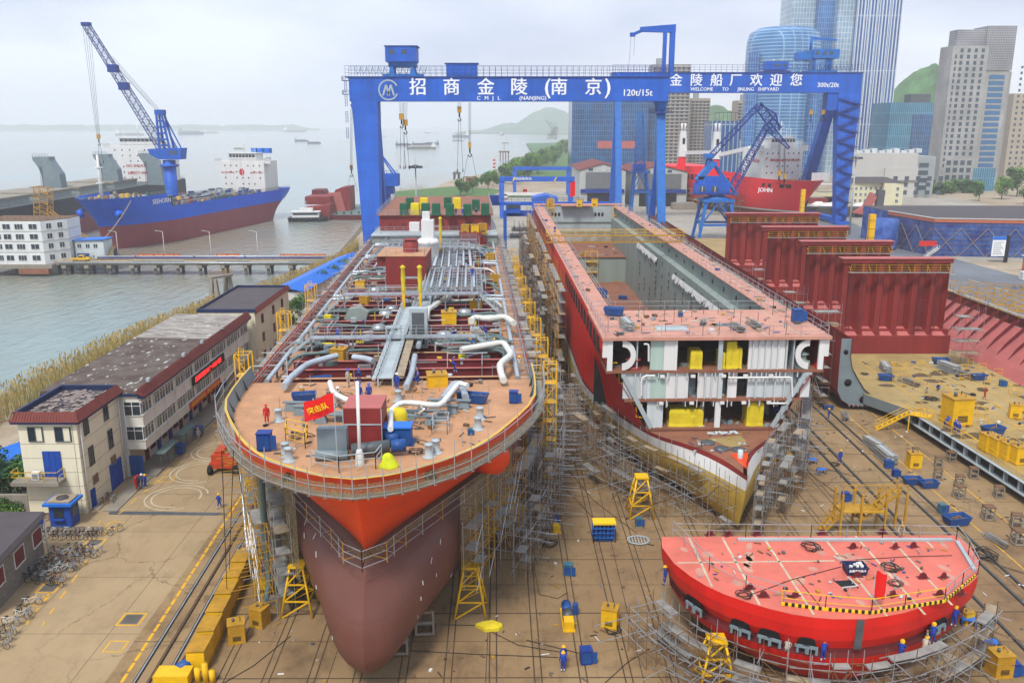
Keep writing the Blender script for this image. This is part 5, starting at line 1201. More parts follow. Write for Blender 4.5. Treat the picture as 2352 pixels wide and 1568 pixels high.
b=MB();H2.skin(b,[5.3,6.5],u2,lambda z:'white');part('white_band',b,cargo)
b=MB();H2.skin(b,[6.5,7.0],u2,lambda z:'oxide');part('sheer_strake',b,cargo)
b=MB();b.m('grey_paint')
for side in(-1,1):
 for u in(.047,):b.add([H2.at(z,u,side)+V((side*.03,-.03,0))for z in(1.5,6.4)]+[H2.at(z,u+.006,side)+V((side*.03,-.03,0))for z in(6.4,1.5)],[(0,1,2,3)])
part('hull_strip',b,cargo)
b=MB();b.m('rust_deck');H2.deck(b,6.6,.5,16,20,inset=.3);b.m('tank_top').quad(*[PK(C4,x,y,6.63)for x,y in((1060,150),(1250,130),(1290,170),(1210,210))]).m('orange_hull').quad(*[PK(C4,x,y,6.63)for x,y in((1190,240),(1290,230),(1300,290),(1290,330))]);part('bow_deck',b,cargo)
b=MB();b.m('steel_dark')
for x,y in((1060,175),(1140,210),(1240,215)):b.lathe(PK(C4,x,y,6.62),[(.8,0),(.8,.12),(.6,.2),(.05,.22)],12)
b.m('white_steel');b.lathe(PK(C4,1248,262,6.62),[(.3,0),(.3,.9),(.05,.95)],8)
for k in range(6):p=PK(C4,1080+k*28,118-k*1,6.7);b.box(p,(.9,.4,.12),k)
part('deck_fitting',b,cargo)
us2=[15,16.5,18,20,22,25,28,32,36,45,60,90,120,150,172]
for side in(-1,1):
 b=MB();zz=[7,8,9,10,11,12,13,14,15,16,17.7]
 for i in range(10):
  for j in range(len(us2)-1):
   if side>0 and us2[j]<15.2 and i<6:pass
   b.m('red_hull' if us2[j]<62 or i%3 else 'oxide');a_=[W2(us2[j],side*hb2(zz[i],us2[j]),zz[i]),W2(us2[j+1],side*hb2(zz[i],us2[j+1]),zz[i]),W2(us2[j+1],side*hb2(zz[i+1],us2[j+1]),zz[i+1]),W2(us2[j],side*hb2(zz[i+1],us2[j]),zz[i+1])]
   b.add(a_ if side<0 else a_[::-1],[(0,1,2,3)])
 part('side_shell',b,cargo)
b=MB();b.m('dark_void')
for k in range(13):
 s=18+k*3.6;b.add([W2(s,-12.9,15.0),W2(s+2.4,-12.9,15.0),W2(s+2.4,-12.9,17.0),W2(s,-12.9,17.0)],[(0,1,2,3)])
part('side_opening',b,cargo)
b=MB();b.m('yellow')
for x,y in((568,1140),(612,1240),(670,1340),(470,1020)):
 p=PK(C3,x,y,12.5);p=Q(*K(C3,x,y),p.y)
for k,(z,s)in enumerate(((14.6,16.2),(12.2,15.7),(9.8,15.5),(8.2,15.5))):
 a=W2(s,-hb2(z,s)-.06,z);b.bar(a,a+V((-.1,0,1.6)),.07,4).bar(a,a+V((1.3,-.3,-.05)),.07,4)
part('bracket',b,cargo)
b=MB();b.m('pink_deck_old')
for side in(-1,1):
 s0=29 if side<0 else 29
 A=[W2(s0,side*12.85,17.7),W2(s0,side*10.0,17.7),W2(172,side*10.0,17.7),W2(172,side*12.85,17.7)];b.loft([A,[p+V((0,0,.12))for p in A]])
part('wing_deck',b,cargo)
b=MB();b.m('grey_green')
b.quad(W2(24,9.6,1),W2(172,9.6,1),W2(172,9.6,14.6),W2(24,9.6,14.6)).quad(W2(24,9.6,14.6),W2(172,9.6,14.6),W2(172,10.6,14.9),W2(24,10.6,14.9)).quad(W2(24,10.6,14.9),W2(172,10.6,14.9),W2(172,10.6,17.7),W2(24,10.6,17.7))
b.quad(W2(24,-10,1),W2(172,-10,1),W2(172,-10,17.7),W2(24,-10,17.7));part('hold_wall',b,cargo)
b=MB();b.m('steel_dark');qq=random.Random(6)
for k in range(13):
 for j in range(9):
  if qq.random()<.75:p=W2(42+k*6.6,9.55,3+j*1.3+qq.uniform(-.2,.2));b.box(p,(.08,.16,.9)).box(p+V((-.05,.5,.2)),(.08,.5,.3))
part('container_fitting',b,cargo)['kind']='stuff'
b=MB();b.m('steel_dark')
for k in range(20):p=W2(31+k*7,10.57,16.2);b.bar(p,p+V((-.06,0,0)),.42,10)
part('lightening_hole',b,cargo)
b=MB();b.m('rust_deck').quad(W2(24,-10,1),W2(24,10,1),W2(172,10,1),W2(172,-10,1));part('hold_floor',b,cargo)
b=MB();b.m('grey_green');A=[W2(143,-10,1),W2(143,9.6,1),W2(172,9.6,1),W2(172,-10,1)];b.loft([A,[p+V((0,0,6.4))for p in A]]).m('rust_deck');b.loft([[p+V((0,-.3,6.42))for p in A],[p+V((0,-.3,6.6))for p in A]]);part('tween_block',b,cargo)
b=MB();b.m('grey_light').quad(W2(172,-10,1),W2(172,10.6,1),W2(172,10.6,18.2),W2(172,-10,18.2)).m('grey_green').beam(W2(171.8,-10,13.4),W2(171.8,10,13.4),.2,.3).beam(W2(171.8,-10,10.6),W2(171.8,10,10.6),.2,.3).m('dark_void')
for t_ in(-7.5,-6.5,-5.5,5,6,7):b.box(W2(171.9,t_,15.6),(.6,.1,.9))
b.m('pink_deck_old').beam(W2(171,-5,18.2),W2(171,4,18.2),2.4,.3).beam(W2(173,-12.8,18.3),W2(173,12.8,18.3),2.4,.3);part('end_bulkhead',b,cargo)
def T3(x,y,s):p=Q(*K(C3,x,y),80+s);return(p.x-(23.4-.0255*s))
def X3(x,z):
 D=(2050+x/1.568)/1.7411;zc=95*CT+(41-z)*ST;return(D-1176)/2000*zc-23.02
SC=15.0
def slab(b,t0,t1,z0,z1,s0=SC,s1=None,m=None):
 if m:b.m(m)
 s1=s0+.2 if s1 is None else s1
 A=[W2(s0,t0,z0),W2(s0,t1,z0),W2(s1,t1,z0),W2(s1,t0,z0)];b.loft([A,[p+V((0,0,z1-z0))for p in A]])
b=MB();b.m('pink_deck_old');slab(b,-12.95,12.95,17.45,17.8,14.6,29.2);part('top_deck',b,cargo)
b=MB();b.m('rust_deck');slab(b,-12.4,12.4,13.55,13.85,SC,28);slab(b,-10.2,10.2,10.15,10.45,SC,28);slab(b,-7.6,7.8,6.7,6.95,SC,28);part('lower_deck',b,cargo)
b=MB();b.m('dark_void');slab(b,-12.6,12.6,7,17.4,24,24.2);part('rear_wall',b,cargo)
b=MB()
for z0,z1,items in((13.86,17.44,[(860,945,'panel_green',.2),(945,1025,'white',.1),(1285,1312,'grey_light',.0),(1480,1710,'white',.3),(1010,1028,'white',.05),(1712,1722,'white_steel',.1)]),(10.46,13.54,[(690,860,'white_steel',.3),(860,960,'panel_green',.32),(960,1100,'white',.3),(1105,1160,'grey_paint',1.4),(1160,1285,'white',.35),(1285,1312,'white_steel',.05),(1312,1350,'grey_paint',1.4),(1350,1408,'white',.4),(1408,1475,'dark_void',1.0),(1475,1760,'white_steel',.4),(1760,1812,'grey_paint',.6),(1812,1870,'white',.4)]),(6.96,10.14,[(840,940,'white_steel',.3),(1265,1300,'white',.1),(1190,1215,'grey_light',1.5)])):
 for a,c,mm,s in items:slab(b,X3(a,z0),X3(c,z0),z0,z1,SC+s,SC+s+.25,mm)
b.m('white_steel')
for z0,z1,xs in((13.86,17.44,(1500,1540,1580,1620,1660)),(10.46,13.54,(760,830,1020,1200,1240,1520,1580,1640,1700))):
 for x in xs:slab(b,X3(x,z0),X3(x+6,z0),z0,z1,SC+.05,SC+.3)
for z in(13.7,10.3):
 for k in range(13):t_=-10.6+k*1.77+.3*(k%3);slab(b,t_,t_+.1,z-.75,z-.16,SC-.0,SC+1.5)if abs(t_)<(11.2 if z>12 else 8.8)else None
part('section_wall',b,cargo)
for a,c,z0,z1 in((1120,1195,13.86,16.0),(1345,1410,13.86,17.1),(1405,1445,13.86,16.3),(1308,1340,13.86,15.8),(985,1200,6.96,9.0),(1475,1580,6.96,9.9),(1120,1170,6.96,8.4)):
 b=MB();w=X3(c,z0)-X3(a,z0);ctr=W2(SC+1.6,(X3(a,z0)+X3(c,z0))/2,z0)
 b.m('yellow_cloth');b.loft([[ctr+V((sx*w/2*k,sy*1.1*k,z_))for sx,sy in((-1,-1),(-.3,-1.07),(.4,-.96),(1,-1),(1.05,0),(1,1),(0,1),(-1,1),(-.96,.1))]for z_,k in((0,1.05),(.4,.98),((z1-z0)*.8,1.0),((z1-z0)*.97,.93),(z1-z0,.6))]);part('covered_machine',b,cargo)
for side in(-1,1):
 b=MB();b.m('white')
 o=[]
 for k in range(13):
  a=pi/2+pi*k/12;o.append((1.55*cos(a),1.5*sin(a)))
 c=(side*10.6,15.65)
 ring_o=[W2(SC-.05,c[0]+side*(-1.9 if side else 0)*0+side*1.0*x*-1*-1,c[1]+z*1.17)for x,z in o]
 ring_i=[W2(SC-.05,c[0]+side*.62*x,c[1]+z*.66)for x,z in o]
 for p,q_,r_,s_ in zip(ring_o,ring_o[1:],ring_i[1:],ring_i):b.loft([[p,q_,r_,s_],[v+V((0,.3,0))for v in(p,q_,r_,s_)]])
 slab(b,side*12.0-.3,side*12.0+.3,13.86,17.44,SC-.05,SC+.25);slab(b,min(side*12.2,side*12.84),max(side*12.2,side*12.84),15.4,17.44,SC+.0,SC+.4)
 b.m('grey_light');slab(b,side*8.9-.08,side*8.9+.08,13.86,17.44,SC+.1,SC+6);b.m('white');part('gallery_frame',b,cargo)
b=MB();b.m('oxide').lathe(W2(SC+.9,-9.2,13.9),[(.9,0),(.9,.2),(.5,.3),(.5,.9),(.9,1.0),(.9,1.15),(.05,1.2)],12).m('grey_green').lathe(W2(SC+.9,10.2,13.9),[(.9,0),(.9,.8),(.5,.9),(.5,1.5),(.8,1.6),(.05,1.9)],12);part('deck_winch',b,cargo)
b=MB();b.m('white')
for pts in([(820,985,17),(850,985,17),(850,1080,15)],[(805,1270,11),(805,1160,13),(830,1150,13.3),(890,1150,13.3)],[(1350,1175,13),(1750,1175,13),(1755,1300,10.7)],[(1610,1350,9.9),(1640,1345,9.9),(1720,1330,9.9)]):
 b=MB();pipe(b,[W2(SC-.15,X3(x,z),z)for x,y,z in pts],.12,'white',.3);part('section_pipe',b,cargo)
b=MB();b.m('white')
for z in(13.2,10.0):
 for t_ in(-6,-2.5,1,3.5,6.4):b.box(W2(SC-.1,t_,z),(.5,.3,.3));b.bar(W2(SC-.1,t_+.6,z+.4),W2(SC-.1,t_+.6,z-.5),.06,4)
part('deck_bracket',b,cargo)
b=MB();b.m('grey_light')
for k in range(7):
 z=13.4-k*1.05;s=SC+.1;t0=hb2(max(z,7),15)-.15;b.beam(W2(s,t0,z),W2(s,t0-.8,z+.2),.12,.5)
b.beam(W2(SC,hb2(13.4,15)-.9,13.4),W2(SC,hb2(7,15)-.9,7),.14,.5).beam(W2(SC,-hb2(13.4,15)+.9,13.4),W2(SC,-hb2(7,15)+.9,7),.14,.5);part('side_frame',b,cargo)
b=MB();b.m('steel')
b.rail([W2(14.9,-12.6,17.8),W2(14.9,12.6,17.8)],1.2,.035,3,1);b.rail([W2(29,-12.6,17.8),W2(29,12.4,17.8)],1.2,.035,3,1).rail([W2(15,12.6,17.8),W2(29,12.6,17.8),W2(172,12.7,17.8)],1.2,.035,2.5,1).rail([W2(15,-12.6,17.8),W2(29,-12.6,17.8),W2(172,-12.7,17.8)],1.2,.035,2.5,1).rail([W2(29,10.1,17.8),W2(172,10.1,17.8)],1.2,.03,3,1).rail([W2(29,-10.1,17.8),W2(172,-10.1,17.8)],1.2,.03,3,1);part('railing',b,cargo)
b=MB();b.m('line_white')
for t_ in(-6.4,0,5.6,9.6):b.quad(W2(15,t_,17.815),W2(15,t_+.12,17.815),W2(29,t_-.3,17.815),W2(29,t_-.42,17.815))
part('deck_line',b,cargo)
b=MB();b.m('steel_dark').quad(W2(20,2,17.82),W2(20,4,17.82),W2(21.5,4,17.82),W2(21.5,2,17.82)).m('grey_light').quad(W2(18,-6.4,17.83),W2(18,-2.6,17.83),W2(20.4,-2.4,17.83),W2(20.4,-6.0,17.83));part('hatch_plate',b,cargo)
b=MB();b.m('white_cloth');qq=random.Random(9)
def drape(s0,s1,z0,z1,n=26):
 for k in range(n):
  a,c=k/n,(k+1)/n;za,zc=z0+(z1-z0)*a,z0+(z1-z0)*c
  b.add([W2(s0+(s1-s0)*a,9.45,za),W2(s0+(s1-s0)*c,9.45,zc),W2(s0+(s1-s0)*c,9.2,zc-qq.uniform(.7,1.5)),W2(s0+(s1-s0)*a,9.2,za-qq.uniform(.7,1.5))],[(0,1,2,3)])
drape(48,84,13.6,13.2);drape(100,125,13.8,13.8,16)
solo('net_drape',b,'white ragged netting hung along the grey hold wall','netting',loc=W2(70,9.4,13))
def ytower(label,p,z0,z1,w=1.6,d=1.6,name='access_tower',mt='yellow',group=None,rz=0):
 t=thing(name,label,'access tower',(p[0],p[1],z0),group);b=MB();b.m(mt);b.T=frame((p[0],p[1],0),rz)
 for x in(-w/2,w/2):
  for y in(-d/2,d/2):b.beam((x,y,z0),(x,y,z1),.12,.12)
 k=max(1,int((z1-z0)/2.2));dz_=(z1-z0)/k
 for i in range(k+1):
  z=z0+i*dz_
  for x in(-w/2,w/2):b.bar((x,-d/2,z),(x,d/2,z),.05,4)
  for y in(-d/2,d/2):b.bar((-w/2,y,z),(w/2,y,z),.05,4)
  if i<k:
   s=1 if i%2 else-1;b.bar((-w/2*s,-d/2,z),(w/2*s,-d/2,z+dz_),.05,4).bar((-w/2,-d/2*s,z),(-w/2,d/2*s,z+dz_),.05,4)
   if i:b.bx(-w/2,w/2,-d/2,d/2,z,z+.06)
 part('frame',b,t);b=MB();b.T=frame((p[0],p[1],0),rz);b.m(mt).ladder((0,-d/2+.15,z0),(.0,-d/2+.15,z1+.8),.5,.035);part('ladder',b,t)
 return t
for x,y,s,z0,z1,lb in((1358,0,143,1,9,'wide yellow ladder tower against the inner hold block'),(1446,0,150,1,16,'tall yellow ladder tower beside the grey hold wall'),(1412,0,170,7.6,18,'yellow ladder tower at the far hold corner'),(1430,0,168,7.6,17,'second yellow tower beside the far hold corner'),(1264,0,165,8,20.5,'yellow tower rising over the left wing deck')):
 px=Q(x,600,80+s);ytower(lb,(px.x,px.y),z0,z1,3.2 if x==1358 else 1.7)
t=thing('truss_bridge','long yellow lattice bridge laid across the open hold from wing to wing','truss bridge',W2(94,0,18))
b=MB();b.m('yellow_old').truss(W2(94,-14.2,18.6),W2(94,13.5,18.6),1.4,1.3,22,.09,.05);part('truss',b,t)
b=MB();b.m('yellow').rail([W2(93.3,-14.2,19.3),W2(93.3,13.5,19.3)],1.1,.04,2).rail([W2(94.7,-14.2,19.3),W2(94.7,13.5,19.3)],1.1,.04,2);part('railing',b,t)
mat('stain','#5a4a32',.8,.3,.8);hull3=thing('bulkhead_hull','hull under construction with four corrugated red bulkheads over a tan tank top','ship',(65,130,0))
TT=2.5
b=MB();b.m('tank_top').add([(51.6,122,TT),(55.2,114.5,TT),(57.6,80,TT),(92,74,TT),(84,100,TT),(77.5,140,TT),(76,300,TT),(52,300,TT)],[tuple(range(8))])
b.m('grey_paint')
E=[(55.2,114.5),(57.6,80)]
for(x0,y0),(x1,y1)in zip(E,E[1:]):
 b.quad((x0,y0,TT-.01),(x1,y1,TT-.01),(x1,y1,1.0),(x0,y0,1.0))
b.quad((55.2,114.5,1.0),(57.6,80,1.0),(90,78,1.0),(78,122,1.0));b.quad((51.6,122,TT-.01),(55.2,114.5,TT-.01),(55.2,114.5,1),(51.6,122,1));part('tank_top',b,hull3)
b=MB();b.m('dark_void')
for k in range(13):
 f=(k+.5)/13;p=V((55.2,114.5,0)).lerp(V((57.6,80,0)),f);b.box((p.x-.02,p.y,1.75),(.08,1.7,.85))
part('floor_opening',b,hull3)
b=MB();b.m('grey_light')
for k in range(14):
 f=k/13;p=V((55.2,114.5,0)).lerp(V((57.6,80,0)),f);b.box((p.x-.12,p.y,1.75),(.24,.14,1.5))
b.beam((55.0,114.5,2.4),(57.4,80,2.4),.4,.1).beam((55.0,114.5,1.05),(57.4,80,1.05),.5,.1);part('floor_frame',b,hull3)
b=MB();qq=random.Random(44)
for k in range(60):
 x,y=qq.uniform(56.5,78),qq.uniform(84,142)
 if x<57.8 and y<100:continue
 b.m('stain');r0=qq.uniform(.3,1.3);b.add([(x+1.5*r0*cos(t_*.7)*qq.uniform(.6,1.1),y+r0*sin(t_*.7)*qq.uniform(.6,1.1),TT+.008+k*.0002)for t_ in range(9)],[tuple(range(9))])
part('stain',b,hull3)['kind']='stuff'
b=MB();b.m('line_yellow')
for k in range(8):b.quad((58.5+k*2.6,84,TT+.025),(58.62+k*2.6,84,TT+.025),(58.0+k*2.5,140,TT+.025),(57.88+k*2.5,140,TT+.025))
part('floor_line',b,hull3)
b=MB();b.m('yellow').rail([(55.6,114.2,TT),(58,81,TT)],1.1,.04,2.2,1)
for k in range(40):x,y=qq.uniform(58,78),qq.uniform(84,138);b.rail([(x,y,TT),(x+qq.uniform(.8,1.6),y,TT)],qq.uniform(.9,1.5),.035,1.2,1)
part('floor_rail',b,hull3)['kind']='stuff'
def sec(Y,outer):
 if outer:return[V(p)for p in((47.6,Y,10.8),(47.6,Y,6),(47.7,Y,3),(48.4,Y,1.6),(49.6,Y,.8),(51.5,Y,.6),(56,Y,.6))]
 return[V(p)for p in((49.2,Y,10.8),(49.2,Y,8),(49.6,Y,6.4),(50.6,Y,4.8),(51.6,Y,TT+.8),(52.6,Y,TT),(56,Y,TT-.02))]
b=MB();b.m('oxide');b.loft([sec(122,1),sec(300,1)],False,False);b.loft([sec(122,0),sec(300,0)],False,False);part('wing_shell',b,hull3)
b=MB();b.m('grey_paint')
o,i_=sec(122.3,1),sec(122.3,0)
for k in range(6):b.quad(o[k],o[k+1],i_[k+1],i_[k])
b.m('dark_void')
for c,s in(((48.5,122.25,8.8),.35),((49.2,122.25,4.2),.55),((51.6,122.25,1.6),.5)):b.bar(V(c),V(c)-V((0,.05,0)),s,10)
b.m('grey_light')
for k in range(9):p=V((49.6+k*.65,122.1,.75));b.box(p,(.06,.5,.35))
part('wing_section',b,hull3)
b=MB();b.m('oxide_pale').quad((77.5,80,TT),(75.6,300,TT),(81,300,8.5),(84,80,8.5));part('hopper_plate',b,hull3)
b=MB();b.m('oxide')
b.quad((84.2,80,1),(81.2,300,1),(81.6,300,9.6),(85.8,80,9.6));part('side_shell',b,hull3)
for k in range(34):
 y=92+k*3.2;f=(y-80)/220;b=MB();b.m('oxide_dark');x=77.5-1.9*f;xo=84-3*f
 b.loft([[V((xo-4.4,y,4.6)),V((xo+.6,y,9.5)),V((xo-.2,y,9.5)),V((xo-1.5,y,8.2)),V((xo-3.2,y,6.4))],[V((xo-4.4,y+.12,4.6)),V((xo+.6,y+.12,9.5)),V((xo-.2,y+.12,9.5)),V((xo-1.5,y+.12,8.2)),V((xo-3.2,y+.12,6.4))]]);part('side_frame',b,hull3)
def bulkhead(Y,x0,x1,zt):
 t=MB();t.m('oxide');n_=6;w=(x1-x0)/n_;prof=[]
 for k in range(n_):prof+=[(x0+k*w,0),(x0+(k+.3)*w,0),(x0+(k+.5)*w,1.15),(x0+(k+.8)*w,1.15)]
 prof.append((x1,0));t.loft([[V((x,Y+y,z))for x,y in prof]for z in(6.6,zt-.7)],False,False)
 o=part('bulkhead',t,hull3)
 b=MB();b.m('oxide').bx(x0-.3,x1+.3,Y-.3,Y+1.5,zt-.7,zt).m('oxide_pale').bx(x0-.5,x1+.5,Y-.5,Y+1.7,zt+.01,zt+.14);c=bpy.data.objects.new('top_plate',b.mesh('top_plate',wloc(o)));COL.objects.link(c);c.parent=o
 b=MB();b.m('oxide').bx(x0-1,x1+1,Y-1.0,Y+2.2,TT+.01,5.7);c=bpy.data.objects.new('stool',b.mesh('stool',wloc(o)));COL.objects.link(c);c.parent=o
 b=MB();b.m('oxide_pale')
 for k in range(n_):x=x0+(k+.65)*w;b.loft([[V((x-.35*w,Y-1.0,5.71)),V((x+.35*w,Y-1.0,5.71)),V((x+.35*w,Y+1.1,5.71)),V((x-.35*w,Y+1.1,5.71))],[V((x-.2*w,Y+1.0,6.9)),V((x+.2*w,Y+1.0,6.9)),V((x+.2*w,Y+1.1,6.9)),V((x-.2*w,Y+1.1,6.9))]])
 b.m('oxide').bx(x0-1,x1+1,Y-.05,Y+2.1,5.71,6.6);c=bpy.data.objects.new('shedder_plate',b.mesh('shedder_plate',wloc(o)));COL.objects.link(c);c.parent=o
 b=MB();b.m('yellow_old').rail([(x0+.6,Y-1.5,zt-2.1),(x1-.3,Y-1.5,zt-2.1)],1.3,.05,2.2,2).m('plank').bx(x0+.5,x1-.2,Y-1.5,Y-.7,zt-2.2,zt-2.1)
 for k in range(6):x=x0+.8+k*(x1-x0-1.4)/5;b.m('yellow_old').bar((x,Y-1.5,zt-2.2),(x,Y-.2,zt-1.2),.05,4)
 t2=solo('hung_walkway',b,{146:'yellow railed walkway hung on the nearest red bulkhead top',168:'yellow railed walkway hung on the second red bulkhead',192:'railed walkway hung on the third red bulkhead',222:'railed walkway hung on the farthest red bulkhead'}[Y],'walkway',None,((x0+x1)/2,Y-1.5,zt-2.2))
 b=MB();b.m('net');MATS.get('safety_net')
 b.m('safety_net')
 for k in range(3):
  xa=x0+3+k*4.5;b.add([(xa,Y-1.56,zt-.9),(xa+4,Y-1.56,zt-.9),(xa+4,Y-1.4,zt-2.6),(xa+2,Y-1.3,zt-3.1),(xa,Y-1.4,zt-2.5)],[(0,1,2,3,4)])
 part('net',b,t2)if False else None
 b=MB();b.m('oxide_dark')
 for x in((x0+1.3,x0+3.2,x1-2.1)if Y<150 else(x0+1.2,x1-3)):b.ladder((x,Y-.5,6.6),(x,Y-.35,zt-.7),.55,.05)
 if Y<150:
  b.m('oxide_dark')
  for z in range(7,17,2):b.rail([(x1-5.4,Y-.9,z),(x1-3.4,Y-.9,z)],.9,.05,1)
  b.ladder((x1-5,Y-.9,6.6),(x1-5,Y-.9,17),.6,.05)
 c=bpy.data.objects.new('ladder',b.mesh('ladder',wloc(o)));COL.objects.link(c);c.parent=o
for Y,a,c in((146,56.2,74.2),(168,56.3,73.4),(192,55.6,73.8),(222,54.6,77.8)):bulkhead(Y,a,c,18.8)
blk=thing('bow_block','red bow block on scaffolding with a pink deck and yellow black striped toe board','ship block',(28,60,0))
BZ=7.0
out=[(70,622),(76,690),(150,790),(250,868),(350,930),(470,985),(600,1030),(750,1075),(900,1110),(1030,1130),(1150,1140),(1350,1140),(1480,1122),(1600,1100),(1730,1058),(1850,1010),(1940,965),(2005,925),(2060,875),(2070,830),(2065,770),(2030,710),(1990,665),(1920,612)]
R0=[PK(C6,x,y,BZ)for x,y in out];cc=sum(R0,V())/len(R0);cc=V((cc.x,R0[0].y,0))
def rs(k,z):return[V((cc.x+(p.x-cc.x)*(1-(1-k)*1.7),cc.y+(p.y-cc.y)*k,z))for p in R0]
b=MB();b.m('red_hull');RG=[rs(1,BZ),rs(1.0,6.2),rs(.99,5.2),rs(.965,4.4)];b.loft(RG,True,False,False);part('side_shell',b,blk)
b=MB();b.m('red_hull');b.loft([rs(.965,3.6),rs(.95,2.9),rs(.9,1.9),rs(.8,.4)],True,False);b.m('oxide_dark').loft([rs(.962,4.4),rs(.96,4.0),rs(.965,3.6)],True,False);part('lower_shell',b,blk)
b=MB();b.m('pink_deck').add([p+V((0,0,.01))for p in R0],[tuple(range(len(R0)))]);part('deck',b,blk)
b=MB();b.m('line_white')
for a,c in(((245,628),(390,935)),((455,628),(690,1050)),((715,628),(1030,1110)),((1095,628),(1490,1120)),((1290,615),(1730,1110)),((1510,632),(1900,1050)),((1730,640),(1780,690)),((170,785),(1160,772))):
 p,q_=PK(C6,*a,BZ+.02),PK(C6,*c,BZ+.02);d=(q_-p).normalized()*.09;nn=V((d.y,-d.x,0));b.quad(p-nn,p+nn,q_+nn,q_-nn)
part('deck_line',b,blk)
b=MB();b.m('pink_deck_old');qq=random.Random(14)
for k in range(36):
 x,y=qq.uniform(150,1950),qq.uniform(640,1060)
 if y>780+(x-150)*.55 or y>1110-abs(x-1200)*.3:continue
 p=PK(C6,x,y,BZ+.016);rx,ry,a=qq.uniform(.2,.5),qq.uniform(.3,.9),qq.uniform(-.5,.5);b.add([p+V((rx*cos(t)*cos(a)-ry*sin(t)*sin(a),rx*cos(t)*sin(a)+ry*sin(t)*cos(a),0))for t in[i*.52 for i in range(12)]],[tuple(range(12))])
part('deck_patch',b,blk)['kind']='stuff'
for x,y in((375,610),(490,612),(668,608),(1080,605),(1275,690),(1540,690),(1655,685),(1715,880),(1845,878),(1820,988),(1955,985),(1525,992),(1435,880),(910,995),(713,997),(625,948),(1460,600),(1300,870),(1340,820)):
 b=MB();b.m('oxide_dark');p=PK(C6,x,y,BZ);b.T=frame(p,qq.uniform(0,.6));b.loft([[V((w_*.3*cos(a),yy,.12+.34*sin(a)))for a in[i*pi/6 for i in range(7)]+[]for w_ in(1.0,)]+[V((-.3,yy,0)),V((.3,yy,0))]for yy in(-.05,.05)]);b.box((0,0,.02),(.9,.5,.03));b.T=None;part('lifting_eye',b,blk)
b=MB()
stripe=[(825,1050),(1100,1085),(1390,1108),(1600,1075),(1850,1035),(1960,945),(2050,870)]
for a,c in zip(stripe,stripe[1:]):
 p,q_=PK(C6,*a,BZ+.02),PK(C6,*c,BZ+.02);L=(q_-p).length;k=max(2,int(L/.22))
 for i in range(k):b.m('black' if i%2 else 'letter_yellow');b.beam(p.lerp(q_,i/k)+V((0,0,.12)),p.lerp(q_,(i+1)/k)+V((0,0,.12)),.08,.24)
part('toe_board',b,blk)
b=MB();b.m('steel').rail([PK(C6,*p,BZ)for p in((140,610),(370,840),(600,960),(840,1030))],1.3,.035,2.5,1).rail([PK(C6,*p,BZ)for p in((1850,1035),(1960,940),(2060,860),(2000,740),(1925,640))],1.3,.035,2,1).rail([PK(C6,*p,BZ)for p in((140,620),(600,625),(1010,628),(1460,628),(1925,640))],1.2,.035,2.5,1).m('yellow').rail([PK(C6,*p,BZ)for p in stripe[:5]],1.2,.035,3,1).m('grey_light').beam(PK(C6,550,638,BZ+.12),PK(C6,1900,640,BZ+.12),.3,.2).beam(PK(C6,1930,650,BZ+.12),PK(C6,2040,830,BZ+.12),.3,.2);part('railing',b,blk)
b=MB();b.m('dark_void').quad(*[PK(C6,x,y,BZ+.02)for x,y in((1155,898),(1265,893),(1300,935),(1200,935))]).m('white_steel').rail([PK(C6,*p,BZ)for p in((1240,888),(1305,945),(1210,955))],.2,.05,.6,0);part('deck_hatch',b,blk)
for i,(k0,k1)in enumerate(((5.2,6.3),(6.5,7.6),(8.2,9.3),(14.4,15.6),(2.6,3.8))):
 def at(f,kz,z):j=int(f);a=rs(kz,z);return a[j].lerp(a[j+1],f-j)
 d=MB();n_=8;top=[];bot=[]
 for j in range(n_+1):
  f=k0+(k1-k0)*j/n_;arch=math.sqrt(max(0,1-(2*j/n_-1)**4));top.append(at(f,.99,4.4+.9*arch));bot.append(at(f,.962,3.9))
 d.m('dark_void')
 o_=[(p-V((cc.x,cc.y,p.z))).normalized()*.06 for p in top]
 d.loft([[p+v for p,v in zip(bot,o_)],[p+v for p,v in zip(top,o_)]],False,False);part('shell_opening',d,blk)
 d=MB();d.m('grey_paint')
 for g in(.3,.7):
  f=k0+(k1-k0)*g;p=at(f,.99,4.5);v=(p-V((cc.x,cc.y,p.z))).normalized();tg=V((-v.y,v.x,0));d.beam(p-v*.02-tg*.5,p-v*.02+tg*.5,.16,.2);d.beam(p+v*.03-tg*.3-V((0,0,.5)),p+v*.03-tg*.3,.16,.16);d.beam(p+v*.03+tg*.4-V((0,0,.5)),p+v*.03+tg*.4,.16,.16)
 part('frame_block',d,blk)
b=MB();b.m('steel_dark');p0,p1=PK(C6,1300,1142,BZ),PK(C6,1350,1142,BZ)
for z0 in(6.9,):b.add([p0+V((0,-.03,0)),p1+V((0,-.03,0)),p1+V((0,.05,-2.4)),p0+V((0,.05,-2.4))],[(0,1,2,3)])
part('weld_seam',b,blk)
def lettering(t,items,Yf,m='letter_white',bold=.012,name='lettering'):
 for s,px,py,hpx,sp in items:
  c=Q(px,py,Yf);size=hpx*Yf/FOC*1.08
  part(name,text(s,size,m,plane_at((c.x,Yf,c.z),(1,0,0)),.02,bold*size*1.6,sp),t)
def walkway(b,p,q_,h,step):b.rail([p,q_],h,.07,step,2)
def house(mb,px0,px1,py0,py1,Y,d,m='blue'):
 a,c=Q(px0,py1,Y),Q(px1,py0,Y);mb.m(m).bx(a.x,c.x,Y,Y+d,a.z,c.z);return a,c
